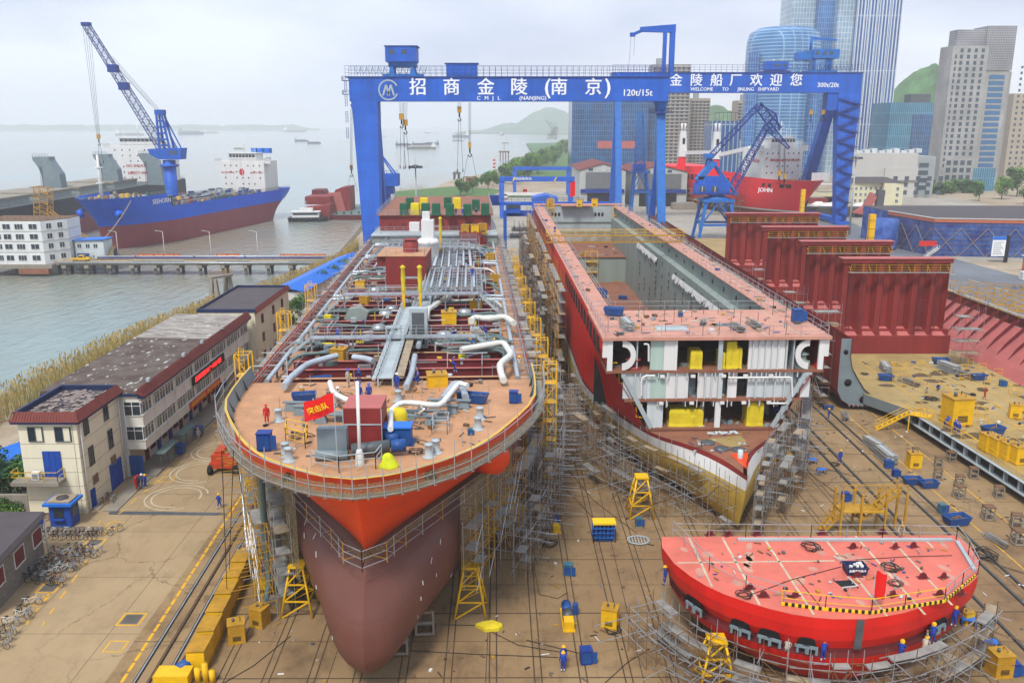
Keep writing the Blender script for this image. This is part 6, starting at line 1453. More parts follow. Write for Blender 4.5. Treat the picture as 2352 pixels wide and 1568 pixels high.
def hookset(label,px,pt,pb,Y,slings,block='yellow_old',w=.8):
 a,c=Q(px,pt,Y),Q(px,pb,Y);t=thing('crane_hook',label,'hook',c)
 b=MB();b.m('cable')
 for dx in(-.7,-.25,.25,.7):b.bar((a.x+dx*w,Y,a.z),(c.x+dx*w*.8,Y,c.z),.05,4)
 part('rope',b,t);b=MB();b.m(block).box((c.x,Y,c.z),(1.8*w,.9,1.9)).m('black').bar((c.x,Y,c.z-.9),(c.x,Y,c.z-2.4),.28,6).tube([V((c.x+.5*sin(k*.7),Y,c.z-2.6-.5+.5*cos(k*.7)))for k in range(8)],.16,5);part('block',b,t)
 if slings:
  e=Q(px,slings,Y);b=MB();b.m('cable');s=.9 if slings<400 else 2.0
  for dx in(-s,s):b.bar((c.x+dx*.3,Y,c.z-2.8),(c.x+dx,Y,e.z),.07,4)
  if s<1:b.box((c.x-s,Y,e.z),(.3,.3,1)).box((c.x+s,Y,e.z),(.3,.3,1))
  part('sling',b,t)
 return t
Y1=287.0
g1=thing('gantry_crane','front blue gantry crane, its deep beam lettered in white with a ring emblem','gantry crane',(0,Y1,0))
a,c=Q(803,233,Y1),Q(1537,178,Y1);BX0,BX1,BZ0,BZ1=a.x,c.x,a.z,c.z
b=MB();b.m('blue').bx(BX0,BX1,Y1,Y1+6,BZ0,BZ1).m('blue_dark').bx(BX0-1.2,BX1+.3,Y1-.35,Y1+6.4,BZ1+.01,BZ1+.3)
for k in range(18):x=BX0+3+k*5.8;b.m('blue').bx(x-.05,x+.05,Y1-.03,Y1,BZ0+.1,BZ1-.1)
part('beam',b,g1)
b=MB();b.m('blue_dark');walkway(b,(BX0-1,Y1-.2,BZ1+.3),(BX1,Y1-.2,BZ1+.3),3.2,1.9);walkway(b,(BX0-1,Y1+6.2,BZ1+.3),(BX1,Y1+6.2,BZ1+.3),3.2,1.9)
for k in range(22):
 x=BX0+2+k*1.9
 if k<12:b.tube([V((x+i*.32,Y1-.15,BZ1+3.3-2.2*(1-(i/3-1)**2)))for i in range(7)],.07,4)
part('railing',b,g1)
ltop0,ltop1,lb0,lb1=Q(806,233,Y1).x,Q(867.5,233,Y1).x,Q(842,570,Y1).x,Q(867.5,570,Y1).x
b=MB();b.m('blue').loft([[V(p)for p in((ltop0,Y1,BZ0-.01),(ltop1,Y1,BZ0-.01),(ltop1,Y1+6,BZ0-.01),(ltop0,Y1+6,BZ0-.01))],[V(p)for p in((ltop0+.4,Y1-.2,BZ0-4),(ltop1-.1,Y1-.2,BZ0-4),(ltop1+0,Y1+6,BZ0-4),(ltop0+.4,Y1+6,BZ0-4))],[V(p)for p in((lb0,Y1-5,1.6),(ltop1-.2,Y1-5,1.6),(ltop1-.2,Y1+1,1.6),(lb0,Y1+1,1.6))]])
b.loft([[V(p)for p in((ltop1-3,Y1+2.2,BZ0-6),(ltop1-.2,Y1+2.2,BZ0-6),(ltop1-.2,Y1+6.5,BZ0-6),(ltop1-3,Y1+6.5,BZ0-6))],[V(p)for p in((ltop1-3,Y1+14,1.6),(ltop1-.2,Y1+14,1.6),(ltop1-.2,Y1+18,1.6),(ltop1-3,Y1+18,1.6))]])
b.bx(ltop1-4,ltop1,Y1-6,Y1+19,.7,1.59).m('blue_dark')
for y in range(int(Y1)-6,int(Y1)+19,3):b.bx(ltop1-2.6,ltop1-1.4,y,y+1.6,.05,.69)
part('leg',b,g1)
b=MB();b.m('blue_dark')
for k,z in enumerate((BZ1-1,BZ1-5.2,BZ0-3,BZ0-8)):
 if k<2:b.bx(BX0-2.4,BX0-.02,Y1+.4,Y1+3,z,z+.15).rail([(BX0-2.3,Y1+.5,z+.1),(BX0-.1,Y1+.5,z+.1)],1.2,.07,1).rail([(BX0-2.3,Y1+.5,z+.1),(BX0-2.3,Y1+2.9,z+.1)],1.2,.07,1)
 b.ladder((BX0-1.2,Y1+.7,z-3.6),(BX0-1.2,Y1+.7,z),.7,.08)
part('ladder',b,g1)
xr=Q(1521,240,Y1).x
b=MB();b.m('blue_crane').lathe((xr,Y1+3,BZ0-3.4),[(1.2,0),(1.7,.4),(2.0,2.4),(2.6,3.38)],12)
def leg2(b,x,y0,z0,y1,z1,w0,w1):b.loft([[V((x+sx*w0/2,y0+sy*w0/2,z0))for sx,sy in((-1,-1),(1,-1),(1,1),(-1,1))],[V((x+sx*w1/2,y1+sy*w1/2,z1))for sx,sy in((-1,-1),(1,-1),(1,1),(-1,1))]])
leg2(b,xr,Y1+3,BZ0-3.2,Y1-10,1.2,2.7,2.4);b.m('blue');leg2(b,xr,Y1+4,BZ0-13,Y1+16,1.2,1.0,2.6);b.bx(xr-1,xr+1,Y1-12,Y1+18,.3,1.2);part('leg',b,g1)
b=MB();b.m('blue_dark').lathe((xr,Y1+3,BZ0-3.6),[(3.6,0),(3.6,.2)],12)
for k in range(12):a_=k*.5236;p=V((xr+3.5*cos(a_),Y1+3+3.5*sin(a_),BZ0-3.4));n_=V((xr+3.5*cos(a_+.5236),Y1+3+3.5*sin(a_+.5236),BZ0-3.4));b.rail([p,n_],1.2,.06,3)
part('platform',b,g1)
b=MB();a,c=house(b,885,955,107,142,Y1-1,8);b.m('blue_dark').bx(a.x-.3,c.x+.5,Y1-1.2,Y1+7.2,c.z+.01,c.z+.3).m('blue_crane')
xa,xb=Q(900,175,Y1).x,Q(948,175,Y1).x
for x in(xa,xb):
 for y in(Y1+.3,Y1+5):b.loft([[V((x-1,y-.6,BZ1+.35)),V((x+1,y-.6,BZ1+.35)),V((x+1,y+.6,BZ1+.35)),V((x-1,y+.6,BZ1+.35))],[V((x-.5,y-.6,a.z-1.5)),V((x+.5,y-.6,a.z-1.5)),V((x+.5,y+.6,a.z-1.5)),V((x-.5,y+.6,a.z-1.5))]])
b.bx(xa-1,xb+1,Y1,Y1+6,a.z-1.49,a.z-.01).bx(xa-3,xb+3,Y1,Y1+6,BZ1+.32,BZ1+1.1);part('trolley',b,g1)
b=MB();b.m('window_far')
for px in(900,928):p=Q(px,119,Y1-1);b.bx(p.x-.8,p.x+.8,Y1-1.06,Y1-1.01,p.z-.7,p.z+.7)
part('trolley_window',b,g1)
b=MB();a,c=house(b,1025,1095,147,172,Y1-.2,5.5,'blue');b.m('blue_dark').bx(a.x-.5,c.x+.5,Y1-.4,Y1+5.6,c.z+.01,c.z+.3).m('blue_crane').bx(a.x,c.x,Y1,Y1+5,BZ1+.3,a.z-.01);part('machinery_house',b,g1)
b=MB();b.m('blue')
p0,p1=Q(1524,178,Y1+1).x,Q(1541,178,Y1+1).x;zt=Q(1540,58,Y1+1).z
for x,w in((p0,1.0),(p1,1.5)):b.bx(x-w/2,x+w/2,Y1+.3,Y1+2.3,BZ1+.32,zt-2)
b.loft([[V((p1+.8,Y1+.2,zt-2.2)),V((p1+.8,Y1+2.6,zt-2.2)),V((p1+.8,Y1+2.6,zt+.2)),V((p1+.8,Y1+.2,zt+.2))],[V((Q(1472,60,Y1).x,Y1+.6,zt-2)),V((Q(1472,60,Y1).x,Y1+2.2,zt-2)),V((Q(1472,60,Y1).x,Y1+2.2,zt-.6)),V((Q(1472,60,Y1).x,Y1+.6,zt-.6))]])
e=Q(1453,80,Y1+1.4);b.beam((Q(1480,62,Y1).x,Y1+1.4,zt-1.4),e,.9,.9).box(e,(1.6,1.2,1.2)).bx(Q(1418,178,Y1).x,p0,Y1-.1,Y1+3,BZ1+.31,BZ1+1.6);part('service_jib',b,g1)
b=MB();b.m('cable').bar((e.x-.4,e.y,e.z),(e.x-1,e.y,e.z-11),.05,4).bar((e.x+.6,e.y,e.z),(e.x+.6,e.y,e.z-6),.05,4);part('jib_rope',b,g1)
lettering(g1,[('招',960,202,36,1),('商',1037,202,36,1),('金',1116,202,36,1),('陵',1192,202,36,1),('南',1284,202,36,1),('京',1363,202,36,1),('(',1257,200,42,1),(')',1397,200,42,1),('C  M  J  L',1122,226,11,1.1),('(NANJING)',1224,226,11,1.05),('120t/15t',1464,214,18,1.0)],Y1-.06)
b=MB();b.m('grey_light');ct=Q(892,207,Y1);M_=plane_at((ct.x,Y1-.05,ct.z),(1,0,0));b.T=M_
n_=26;A=[(3.2*cos(t),3.2*sin(t),0)for t in[.45+k*5.45/n_ for k in range(n_+1)]];B_=[(2.75*cos(t),2.75*sin(t),0)for t in[.45+k*5.45/n_ for k in range(n_+1)]]
b.add(A+B_,[(k,k+1,n_+2+k,n_+1+k)for k in range(n_)])
for x in(-.75,.75):b.add([(x-1.3,-1.7,0),(x-.7,-1.7,0),(x+.05,.6,0),(x+.7,-1.7,0),(x+1.3,-1.7,0),(x+.35,1.6,0),(x-.25,1.6,0)],[(0,1,2,6),(2,3,4,5),(2,5,6)])
b.T=None;part('emblem',b,g1)
hookset('yellow twin rope hook block with long slings, left of the pair under the front beam',922,236,268,Y1+2,384);hookset('yellow twin rope hook block with long slings, right of the pair under the front beam',931,236,282,Y1+3,386)
hookset('large gold crane hook with paired long slings hanging over the river',1055,236,252,Y1+2,392,w=.7)
h_=hookset('small crane hook carrying a mesh basket on spread slings',1079,236,334,Y1+2,404,w=.5)
p=Q(1079,409,Y1+2);b=MB();b.m('rust_post').rail([(p.x-2.1,p.y-1,p.z-1),(p.x+2.1,p.y-1,p.z-1),(p.x+2.1,p.y+1,p.z-1),(p.x-2.1,p.y+1,p.z-1),(p.x-2.1,p.y-1,p.z-1)],1.4,.07,1,2).bx(p.x-2.1,p.x+2.1,p.y-1,p.y+1,p.z-1.1,p.z-1).m('wood').box((p.x,p.y,p.z-.2),(2.2,1.2,1.3));solo('lifting_basket',b,'rusty mesh lifting basket of material hanging from the small hook','basket',loc=p)
Y2=370.0
g2=thing('gantry_crane','rear blue gantry crane with welcome lettering and a stair zigzagging up its right leg','gantry crane',(90,Y2,0))
a,c=Q(1405,213,Y2),Q(1981,168,Y2);CX0,CX1,CZ0,CZ1=a.x,c.x,a.z,c.z
b=MB();b.m('blue').bx(CX0,CX1,Y2,Y2+7,CZ0,CZ1).m('blue_dark').bx(CX0,CX1+.5,Y2-.35,Y2+7.3,CZ1+.01,CZ1+.3);part('beam',b,g2)
b=MB();b.m('blue_dark');walkway(b,(CX0,Y2-.2,CZ1+.3),(CX1,Y2-.2,CZ1+.3),2.9,2.2)
for k in range(16):x=CX1-3-k*1.6;b.tube([V((x-i*.3,Y2-.1,CZ1+3-2*(1-(i/2.5-1)**2)))for i in range(6)],.07,4)
part('railing',b,g2)
xl=Q(1421,240,Y2).x;b=MB();b.m('blue_crane');leg2(b,xl,Y2+3,CZ0,Y2-12,1,2.4,2.4);b.m('blue');leg2(b,xl,Y2+4,CZ0-.2,Y2+16,1,2.2,2.4);part('leg',b,g2)
YP=Y2-5
x0,x1=Q(1926,215,Y2).x,Q(1978,215,Y2).x;x2,x3=Q(1919,505,YP).x,Q(1943,505,YP).x
b=MB();b.m('blue').loft([[V(p)for p in((x0,Y2,CZ0-.01),(x1,Y2,CZ0-.01),(x1,Y2+6,CZ0-.01),(x0,Y2+6,CZ0-.01))],[V(p)for p in((x2,YP,1.5),(x3,YP,1.5),(x3,YP+4,1.5),(x2,YP+4,1.5))]])
xs0,xs1=Q(1912,262,Y2+4).x,Q(1870,480,Y2+34).x
b.loft([[V((x0-4,Y2+.4,CZ0-.01)),V((x0+.2,Y2+.4,CZ0-.01)),V((x0+.2,Y2+6,CZ0-.01)),V((x0-4,Y2+6,CZ0-.01))],[V((x0-4,Y2+.6,CZ0-7)),V((x0+.2,Y2+.6,CZ0-7)),V((x0,Y2+7,CZ0-7)),V((x0-4,Y2+7,CZ0-7))]])
b.loft([[V((x0-4,Y2+1,CZ0-7.1)),V((x0-.5,Y2+1,CZ0-7.1)),V((x0-.5,Y2+6,CZ0-7.1)),V((x0-4,Y2+6,CZ0-7.1))],[V((x0-4,Y2+32,1.5)),V((x0+1,Y2+32,1.5)),V((x0+1,Y2+36,1.5)),V((x0-4,Y2+36,1.5))]])
b.loft([[V((x2+.5,YP+1,z)),V((x3-.5,YP+1,z)),V((x0+.5,Y2+34,z)),V((x0-3,Y2+34,z))]for z in(.9,2.6)]).bx(x2-.6,x3+.6,YP-2,YP+6,.05,1.4);part('leg',b,g2)
b=MB();b.m('blue_dark');n_=9
for k in range(n_):
 f0,f1=k/n_,(k+1)/n_
 def L(f,s):y=Y2+(YP-Y2)*f;return V((x0+(x2-x0)*f+(x1-x0+(x3-x2-x1+x0)*f)*s,y-.7,CZ0-2+(2.5-CZ0)*f))
 pA,pB=L(f0+.01,.02+.0),L(f0+.5/n_,.97);b.beam(pA,pB,.8,.35);b.bx(pB.x-.6,pB.x+1.6,pB.y-.5,pB.y+1,pB.z-.1,pB.z+.1);b.beam(pB,L(f1+.01,.02),.8,.35);q_=L(f1,0);b.bx(q_.x-1,q_.x+1.2,q_.y-.5,q_.y+1,q_.z-.1,q_.z+.1);b.rail([pA,pB],1.0,.06,2).rail([pB,L(f1+.01,.02)],1.0,.06,2)
part('stair',b,g2)
b=MB();a,c=house(b,1868,1930,113,134,Y2-1,8,'blue_crane');b.m('blue_crane').bx(a.x-6,a.x-.01,Y2,Y2+5,a.z-.5,c.z-1);xa,xb=a.x+1,c.x-3
for x in(xa,(xa+xb)/2+2,xb):leg2(b,x,Y2+.5,a.z,Y2+.5,CZ1+.3,1.2,.9)
b.bar((c.x-11,Y2+2,c.z),(c.x-11,Y2+2,c.z+5),.5,6).beam((c.x-11,Y2+2,c.z+4.4),(c.x-.5,Y2+2,c.z+3.7),.8,.8).bx(xa-3,xb+3,Y2,Y2+6,CZ1+.31,CZ1+1);part('trolley',b,g2)
b=MB();house(b,1760,1812,141,160,Y2-.2,6,'blue');b.m('blue_dark').bx(Q(1757,165,Y2).x,Q(1815,165,Y2).x,Y2-.3,Y2+6,CZ1+.31,CZ1+1);part('machinery_house',b,g2)
b=MB();b.m('window_far')
for px in(1790,1802,1781):p=Q(px,150,Y2-.2);b.bx(p.x-.5,p.x+.5,Y2-.26,Y2-.21,p.z-.6,p.z+.6)
for px in(1877,1895,1910):p=Q(px,122,Y2-1);b.bx(p.x-.7,p.x+.7,Y2-1.06,Y2-1.01,p.z-.7,p.z+.7)
part('trolley_window',b,g2)
lettering(g2,[('金',1553,186,26,1),('陵',1599.5,186,26,1),('船',1645.7,186,26,1),('厂',1690,186,26,1),('欢',1737,186,26,1),('迎',1782.5,186,26,1),('您',1829,186,26,1),('WELCOME',1612,205.5,9.5,1),('TO',1666,205.5,9.5,1),('JINLING',1713,205.5,9.5,1),('SHIPYARD',1765,205.5,9.5,1),('300t/20t',1902,196,13,1)],Y2-.06)
hookset('yellow crane hook hanging left beside the right leg of the rear gantry',1863,215,258,Y2+3,290,w=.7);hookset('yellow crane hook hanging nearest the right leg of the rear gantry',1892,215,258,Y2+3,275,w=.8)
Y3=314.0
def q3(px,py):return Q(px,py,Y3)
t=thing('portal_crane','blue level luffing portal crane with a folded lattice jib in front of the red ship','portal crane',(74,Y3,0))
ctr=q3(1645,450);gx=ctr.x;zt=q3(1645,456).z
b=MB();b.m('blue_crane')
for sx in(-1,1):
 for sy in(-1,1):
  b.loft([[V((gx+sx*6.6+dx*.9,Y3+sy*5.5+dy*.9,.9))for dx,dy in((-.5,-.5),(.5,-.5),(.5,.5),(-.5,.5))],[V((gx+sx*4.4+dx,Y3+sy*4+dy,zt-1))for dx,dy in((-.6,-.6),(.6,-.6),(.6,.6),(-.6,.6))]])
 b.beam((gx+sx*5.6,Y3-5,7),(gx+sx*5.6,Y3+5,7),.5,.8).beam((gx+sx*6.2,Y3-5.4,2),(gx+sx*5.2,Y3+4.6,10),.4,.4)
 b.beam((gx-5.9,Y3+sx*4.9,6),(gx+5.9,Y3+sx*4.9,6),.5,.8).beam((gx-6,Y3+sx*5,6),(gx,Y3+sx*4.4,zt-1.2),.4,.5).beam((gx+6,Y3+sx*5,6),(gx,Y3+sx*4.4,zt-1.2),.4,.5)
b.bx(gx-5.5,gx+5.5,Y3-5,Y3+5,zt-1,zt);part('portal',b,t)
b=MB();b.m('blue_dark')
for sx in(-1,1):
 for sy in(-1,1):
  for k in(-1,1):b.bx(gx+sx*6.6-.5,gx+sx*6.6+.5,Y3+sy*5.5+k*1.3-1,Y3+sy*5.5+k*1.3+1,.05,.88)
part('bogie',b,t)
b=MB();b.m('blue_crane').lathe((gx,Y3,zt+.01),[(4.6,0),(4.6,.5),(3,.7),(3,1.6),(4.4,1.8)],16);part('slewing_ring',b,t)
zh=q3(1645,447).z
b=MB();b.m('blue');x0,x1=q3(1596,440).x,q3(1690,440).x;zh1=q3(1640,421).z;b.bx(x0,x1-3,Y3-3.5,Y3+4,zt+1.85,zh1).m('blue_dark').bx(x0-.6,x1,Y3-4.2,Y3+4.6,zt+1.6,zt+1.84).rail([(x0-.5,Y3-4.1,zt+1.85),(x1,Y3-4.1,zt+1.85)],1.1,.06,2).m('blue').bx(x1-14,x1-5,Y3-2,Y3+3,zh1+.01,q3(1650,405).z);part('machinery_house',b,t)
b=MB();b.m('window_far')
for px in(1608,1637):p=q3(px,433);b.bx(p.x-1.1,p.x+1.1,Y3-3.58,Y3-3.51,p.z-1,p.z+1).m('white').bx(p.x-.1,p.x+.1,Y3-3.62,Y3-3.58,p.z-1,p.z+1).m('window_far')
part('window',b,t)
b=MB();b.m('blue_crane')
top=q3(1628,358)
for dy in(-1.8,1.8):
 for px,py in((1612,422),(1668,422)):p=q3(px,py);b.beam((p.x,Y3+dy,p.z),(top.x,Y3+dy*.6,top.z),.5,.6)
 p=q3(1690,445);b.beam((p.x,Y3+dy,p.z),q3(1640,375)+V((0,dy,0)),.5,.5)
b.box(top,(3,4,1.5)).prism([q3(1597,412)+V((0,-2,0)),q3(1612,412)+V((0,-2,0)),q3(1648,372)+V((0,-2,0)),q3(1630,372)+V((0,-2,0))],(0,4,0));part('mast',b,t)
b=MB();b.m('blue_dark').truss(q3(1680,436),q3(1762,290),2.2,2.2,13,.22,.12,(1.2,.8));part('main_boom',b,t)
b=MB();b.m('blue_dark').truss(q3(1626,366),q3(1742,243),1.4,1.6,14,.18,.1);part('tie_boom',b,t)
b=MB();b.m('blue_dark').truss(q3(1740,240),q3(1785,300),1.8,3.4,6,.2,.12,(.7,1)).truss(q3(1762,288),q3(1812,341),1.4,2.2,7,.18,.1,(1.2,.4)).beam(q3(1745,240),q3(1782,262),.5,.5).beam(q3(1782,262),q3(1790,300),.5,.5).beam(q3(1782,262),q3(1762,285),.5,.5);part('head_jib',b,t)
hookset('gold crane hook hanging from the lattice jib against the white bridge front',1790,325,398,Y3,None,w=.5);hookset('small second hook hanging right of the gold one at the white bridge',1802,340,405,Y3,None,w=.35)
Y4=400.0
t=thing('tower_crane','blue lattice portal crane standing upright before the grey workshop sheds','portal crane',Q(1470,465,Y4))
def q4(px,py):return Q(px,py,Y4)
b=MB();b.m('blue_crane')
for sy in(-4,4):
 for xa,xb in((1448,1457),(1492,1483)):p,r_=q4(xa,462),q4(xb,396);b.beam((p.x,Y4+sy,0),(r_.x,Y4+sy*.7,r_.z),.9,.9)
 b.beam(q4(1450,440)+V((0,sy,0)),q4(1490,440)+V((0,sy,0)),.6,.8).beam(q4(1452,438)+V((0,sy,0)),q4(1470,398)+V((0,sy,0)),.4,.4).beam(q4(1488,438)+V((0,sy,0)),q4(1470,398)+V((0,sy,0)),.4,.4)
a,c=q4(1449,398),q4(1491,393);b.bx(a.x,c.x,Y4-4,Y4+4,a.z,c.z);part('portal',b,t)
b=MB();a,c=house(b,1455,1484,377,392,Y4-3,6,'blue');part('machinery_house',b,t)
b=MB();b.m('blue_crane').truss(q4(1470,378),q4(1470,335),4,4,5,.25,.14).truss(q4(1470,335),q4(1471,258),2.6,3,11,.2,.12,(1.4,.9));part('lattice_boom',b,t)
def lowgantry(label,px0,px1,py0,py1,base,Y,txt=None):
 t=thing('gantry_crane',label,'gantry crane',Q((px0+px1)/2,base,Y));a,c=Q(px0,py1,Y),Q(px1,py0,Y);b=MB();b.m('blue').bx(a.x,c.x,Y,Y+2,a.z,c.z);part('beam',b,t)
 for x in(a.x+1,c.x-1.6):
  b=MB();b.m('blue')
  for y in(-2,4):b.loft([[V((x-.9,Y+y,.5)),V((x+.9,Y+y,.5)),V((x+.9,Y+y+1.2,.5)),V((x-.9,Y+y+1.2,.5))],[V((x-1.2,Y+.4,a.z-.02)),V((x+1.2,Y+.4,a.z-.02)),V((x+1.2,Y+1.6,a.z-.02)),V((x-1.2,Y+1.6,a.z-.02))]])
  b.bx(x-.6,x+.6,Y-4,Y+6,.05,.49);part('leg',b,t)
 return t,a,c
t,a,c=lowgantry('low blue yard gantry crane with emblem lettering on its beam',1147,1320,406,417,490,392)
lettering(t,[('招商金陵(南京)',1200,411,6,1)],391.95);b=MB();b.m('letter_yellow').beam((a.x+6,391.9,a.z+.2),(a.x+7,391.9,c.z-.2),.3,.5).beam((c.x-9,391.9,a.z+.2),(c.x-8,391.9,c.z-.2),.3,.5);part('stripe',b,t)
lowgantry('second low blue gantry crane beyond the first, beside the tree belt',1178,1312,383,391,450,520)
t=thing('transfer_crane','low blue overhead crane with cabin spanning between the two hull sterns','overhead crane',Q(1190,500,262));b=MB();b.m('blue');Yt=262
for py0,py1,y in((464,472,10),(484,497,0)):a,c=Q(1130 if y else 1156,py1,Yt+y),Q(1226 if not y else 1400,py0,Yt+y);b.bx(a.x,c.x,Yt+y,Yt+y+1.5,a.z,c.z)
part('beam',b,t);b=MB();house(b,1162,1196,466,490,Yt-1.6,3);house(b,1122,1146,449,466,Yt+9,3,'blue_dark');b.m('window_far');p=Q(1180,474,Yt-1.6);b.bx(p.x-1.8,p.x+1.8,Yt-1.7,Yt-1.61,p.z-.6,p.z+.5);part('cabin',b,t)
b=MB();b.m('blue_dark');a=Q(1130,463,Yt+10);c=Q(1400,463,Yt+10);b.rail([a,c],1.2,.06,2);part('railing',b,t)
b=MB();b.m('blue');
for px in(1160,1222):a=Q(px,497,Yt);b.bx(a.x-.5,a.x+.5,Yt,Yt+1.4,0,a.z)
part('leg',b,t);b=MB();b.m('rust_post');p=Q(1181,520,Yt-.5);b.bar((p.x,p.y,p.z+2),(p.x,p.y,p.z),.1,4).lathe((p.x,p.y,p.z-1),[(.1,0),(.4,.3),(.3,1),(.1,1.2)],8);part('hook',b,t)
Y5=335.0
t=thing('quay_crane','blue quay crane cabin and boom stays showing behind the left gantry leg','quay crane',Q(890,470,Y5));b=MB();a,c=house(b,873,913,400,428,Y5,7,'blue');b.m('blue_dark').bx(a.x,c.x-2,Y5+.5,Y5+6.5,a.z-3,a.z-.02).rail([(a.x,Y5,c.z),(c.x,Y5,c.z)],1.3,.07,1.5);part('machinery_house',b,t)
b=MB();b.m('blue').bar(Q(878,358,Y5),Q(910,400,Y5),.3,5).bar(Q(876,360,Y5+4),Q(903,400,Y5+4),.3,5).bar(Q(876,355,Y5),Q(868,430,Y5),.5,5);part('stay',b,t);p=Q(878,455,Y5);b=MB();b.m('blue_dark').bx(p.x-2.5,p.x+2.5,Y5+1,Y5+6,-.0,Q(880,430,Y5).z-2.5);part('pedestal',b,t)
b=MB();b.m('blue').bar(Q(806,240,Y5+20),Q(830,300,Y5+20),.4,5);part('boom_tip',b,t)
hookset('small black hook on long ropes left of the front gantry leg',807,250,385,Y5+20,440,'rust_post',.6)
def mast(label,px,pt,Y,base=0,ring=True):
 a=Q(px,pt,Y);t=thing('light_mast',label,'light mast',(a.x,Y,base));b=MB();b.m('grey_light').bar((a.x,Y,base),(a.x,Y,a.z),.42,8,.2).bar((a.x,Y,a.z),(a.x,Y,a.z+3),.05,4);part('pole',b,t)
 b=MB();b.m('steel_dark').lathe((a.x,Y,a.z-1.2),[(2.2,0),(2.3,.2)],10)
 for k in range(10):c_=V((a.x+2.1*cos(k*.628),Y+2.1*sin(k*.628),a.z-.8));b.box(c_,(.6,.6,.7)).bar((a.x,Y,a.z),c_,.06,4)
 part('lamp_ring',b,t)
mast('pale high light mast with a lamp ring rising behind the tanker poop',954,378,300);mast('grey high light mast with a lamp crown right of the rear gantry leg',1967,358,330)
for px,py,Y,lb in((1841,490,300,'yellow post rising behind the farthest bulkhead before the red bow'),(2000,537,205,'yellow post rising behind the second nearest bulkhead')):
 p=Q(px,py,Y);z=Q(px,py-55 if Y==300 else py-45,Y).z;b=MB();b.m('yellow').box((p.x,Y,z/2),(1.3,1.3,z)).m('yellow_old')
 for k in range(int(z/2)):b.box((p.x,Y,1+k*2),(1.42,1.42,.15))
 solo('marker_post',b,lb,'post',loc=(p.x,Y,0))
def block(b,f,x0,x1,s0,s1,z0,z1,m=None):
 if m:b.m(m)
 A=[f(s0,x0,z0),f(s0,x1,z0),f(s1,x1,z0),f(s1,x0,z0)];b.loft([A,[p+V((0,0,z1-z0))for p in A]]);return b
def paintby(z):return 'boot_red' if z<4.6 else 'seehorn_blue'
H3=Hull((-150,313,-4),(.215,.977,0),{-4:[(3,0),(8,3),(18,7.5),(34,11.8),(46,12.4),(108,12.4),(118,8),(124,2)],1:[(3,0),(8,3.6),(18,8.4),(30,12.2),(40,12.4),(112,12.4),(122,8.5),(127,4)],5:[(2.5,0),(6,3.2),(12,6.9),(22,11),(32,12.4),(118,12.4),(130,9)],10:[(0,0),(1,2.4),(4,5.4),(10,9.2),(20,12),(28,12.4),(120,12.4),(133,11)],15:[(-4,0),(-3.4,2.4),(-1.4,5.4),(3,8.8),(10,11.5),(18,12.4),(120,12.4),(134,12)]})
W3=H3.pt
sh=thing('blue_tanker','blue and red tanker moored in the river with white superstructure and name on its bow','ship',(-150,313,-4))
u3=[0,.005,.012,.02,.03,.045,.06,.08,.1,.13,.16,.2,.25,.32,.45,.6,.75,.85,.9,.93,.96,1]
b=MB();H3.skin(b,[-4,-2,0,2,3.4,4.6],u3,paintby);part('boot_topping',b,sh)
b=MB();H3.skin(b,[4.6,6,7.5,9,10],u3,paintby);H3.skin(b,[10,12,13.5,15],[k*.9 for k in u3 if k<.27],paintby,transom=False);part('hull',b,sh)
b=MB();b.m('oxide_dark');H3.deck(b,9.2,25,134,16);b.m('grey_green');H3.deck(b,14,-3,31,16);b.quad(W3(31,-12.3,9.2),W3(31,12.3,9.2),W3(31,12.3,14),W3(31,-12.3,14));part('deck',b,sh)
d=H3.d;r_=H3.r
c=W3(15.5,11.95,12.3);M_=plane_at(W3(23.5,12.45,12.4),(d+r_*.02),(0,0,1));part('lettering',text('SEEHORN',2.5,'letter_white',M_,.02,.04,1.05),sh)
for side in(1,-1):
 c=W3(4.5,side*7.2,9.4);e=(r_*side*.8-d*.6);b=MB();b.m('seehorn_blue').bar(c,c+e*2.0-V((0,0,.6)),1.8,10,1.3).m('dark_void').bar(c+e*1.99-V((0,0,.6)),c+e*2.05-V((0,0,.62)),.7,8);part('hawse_boss',b,sh)
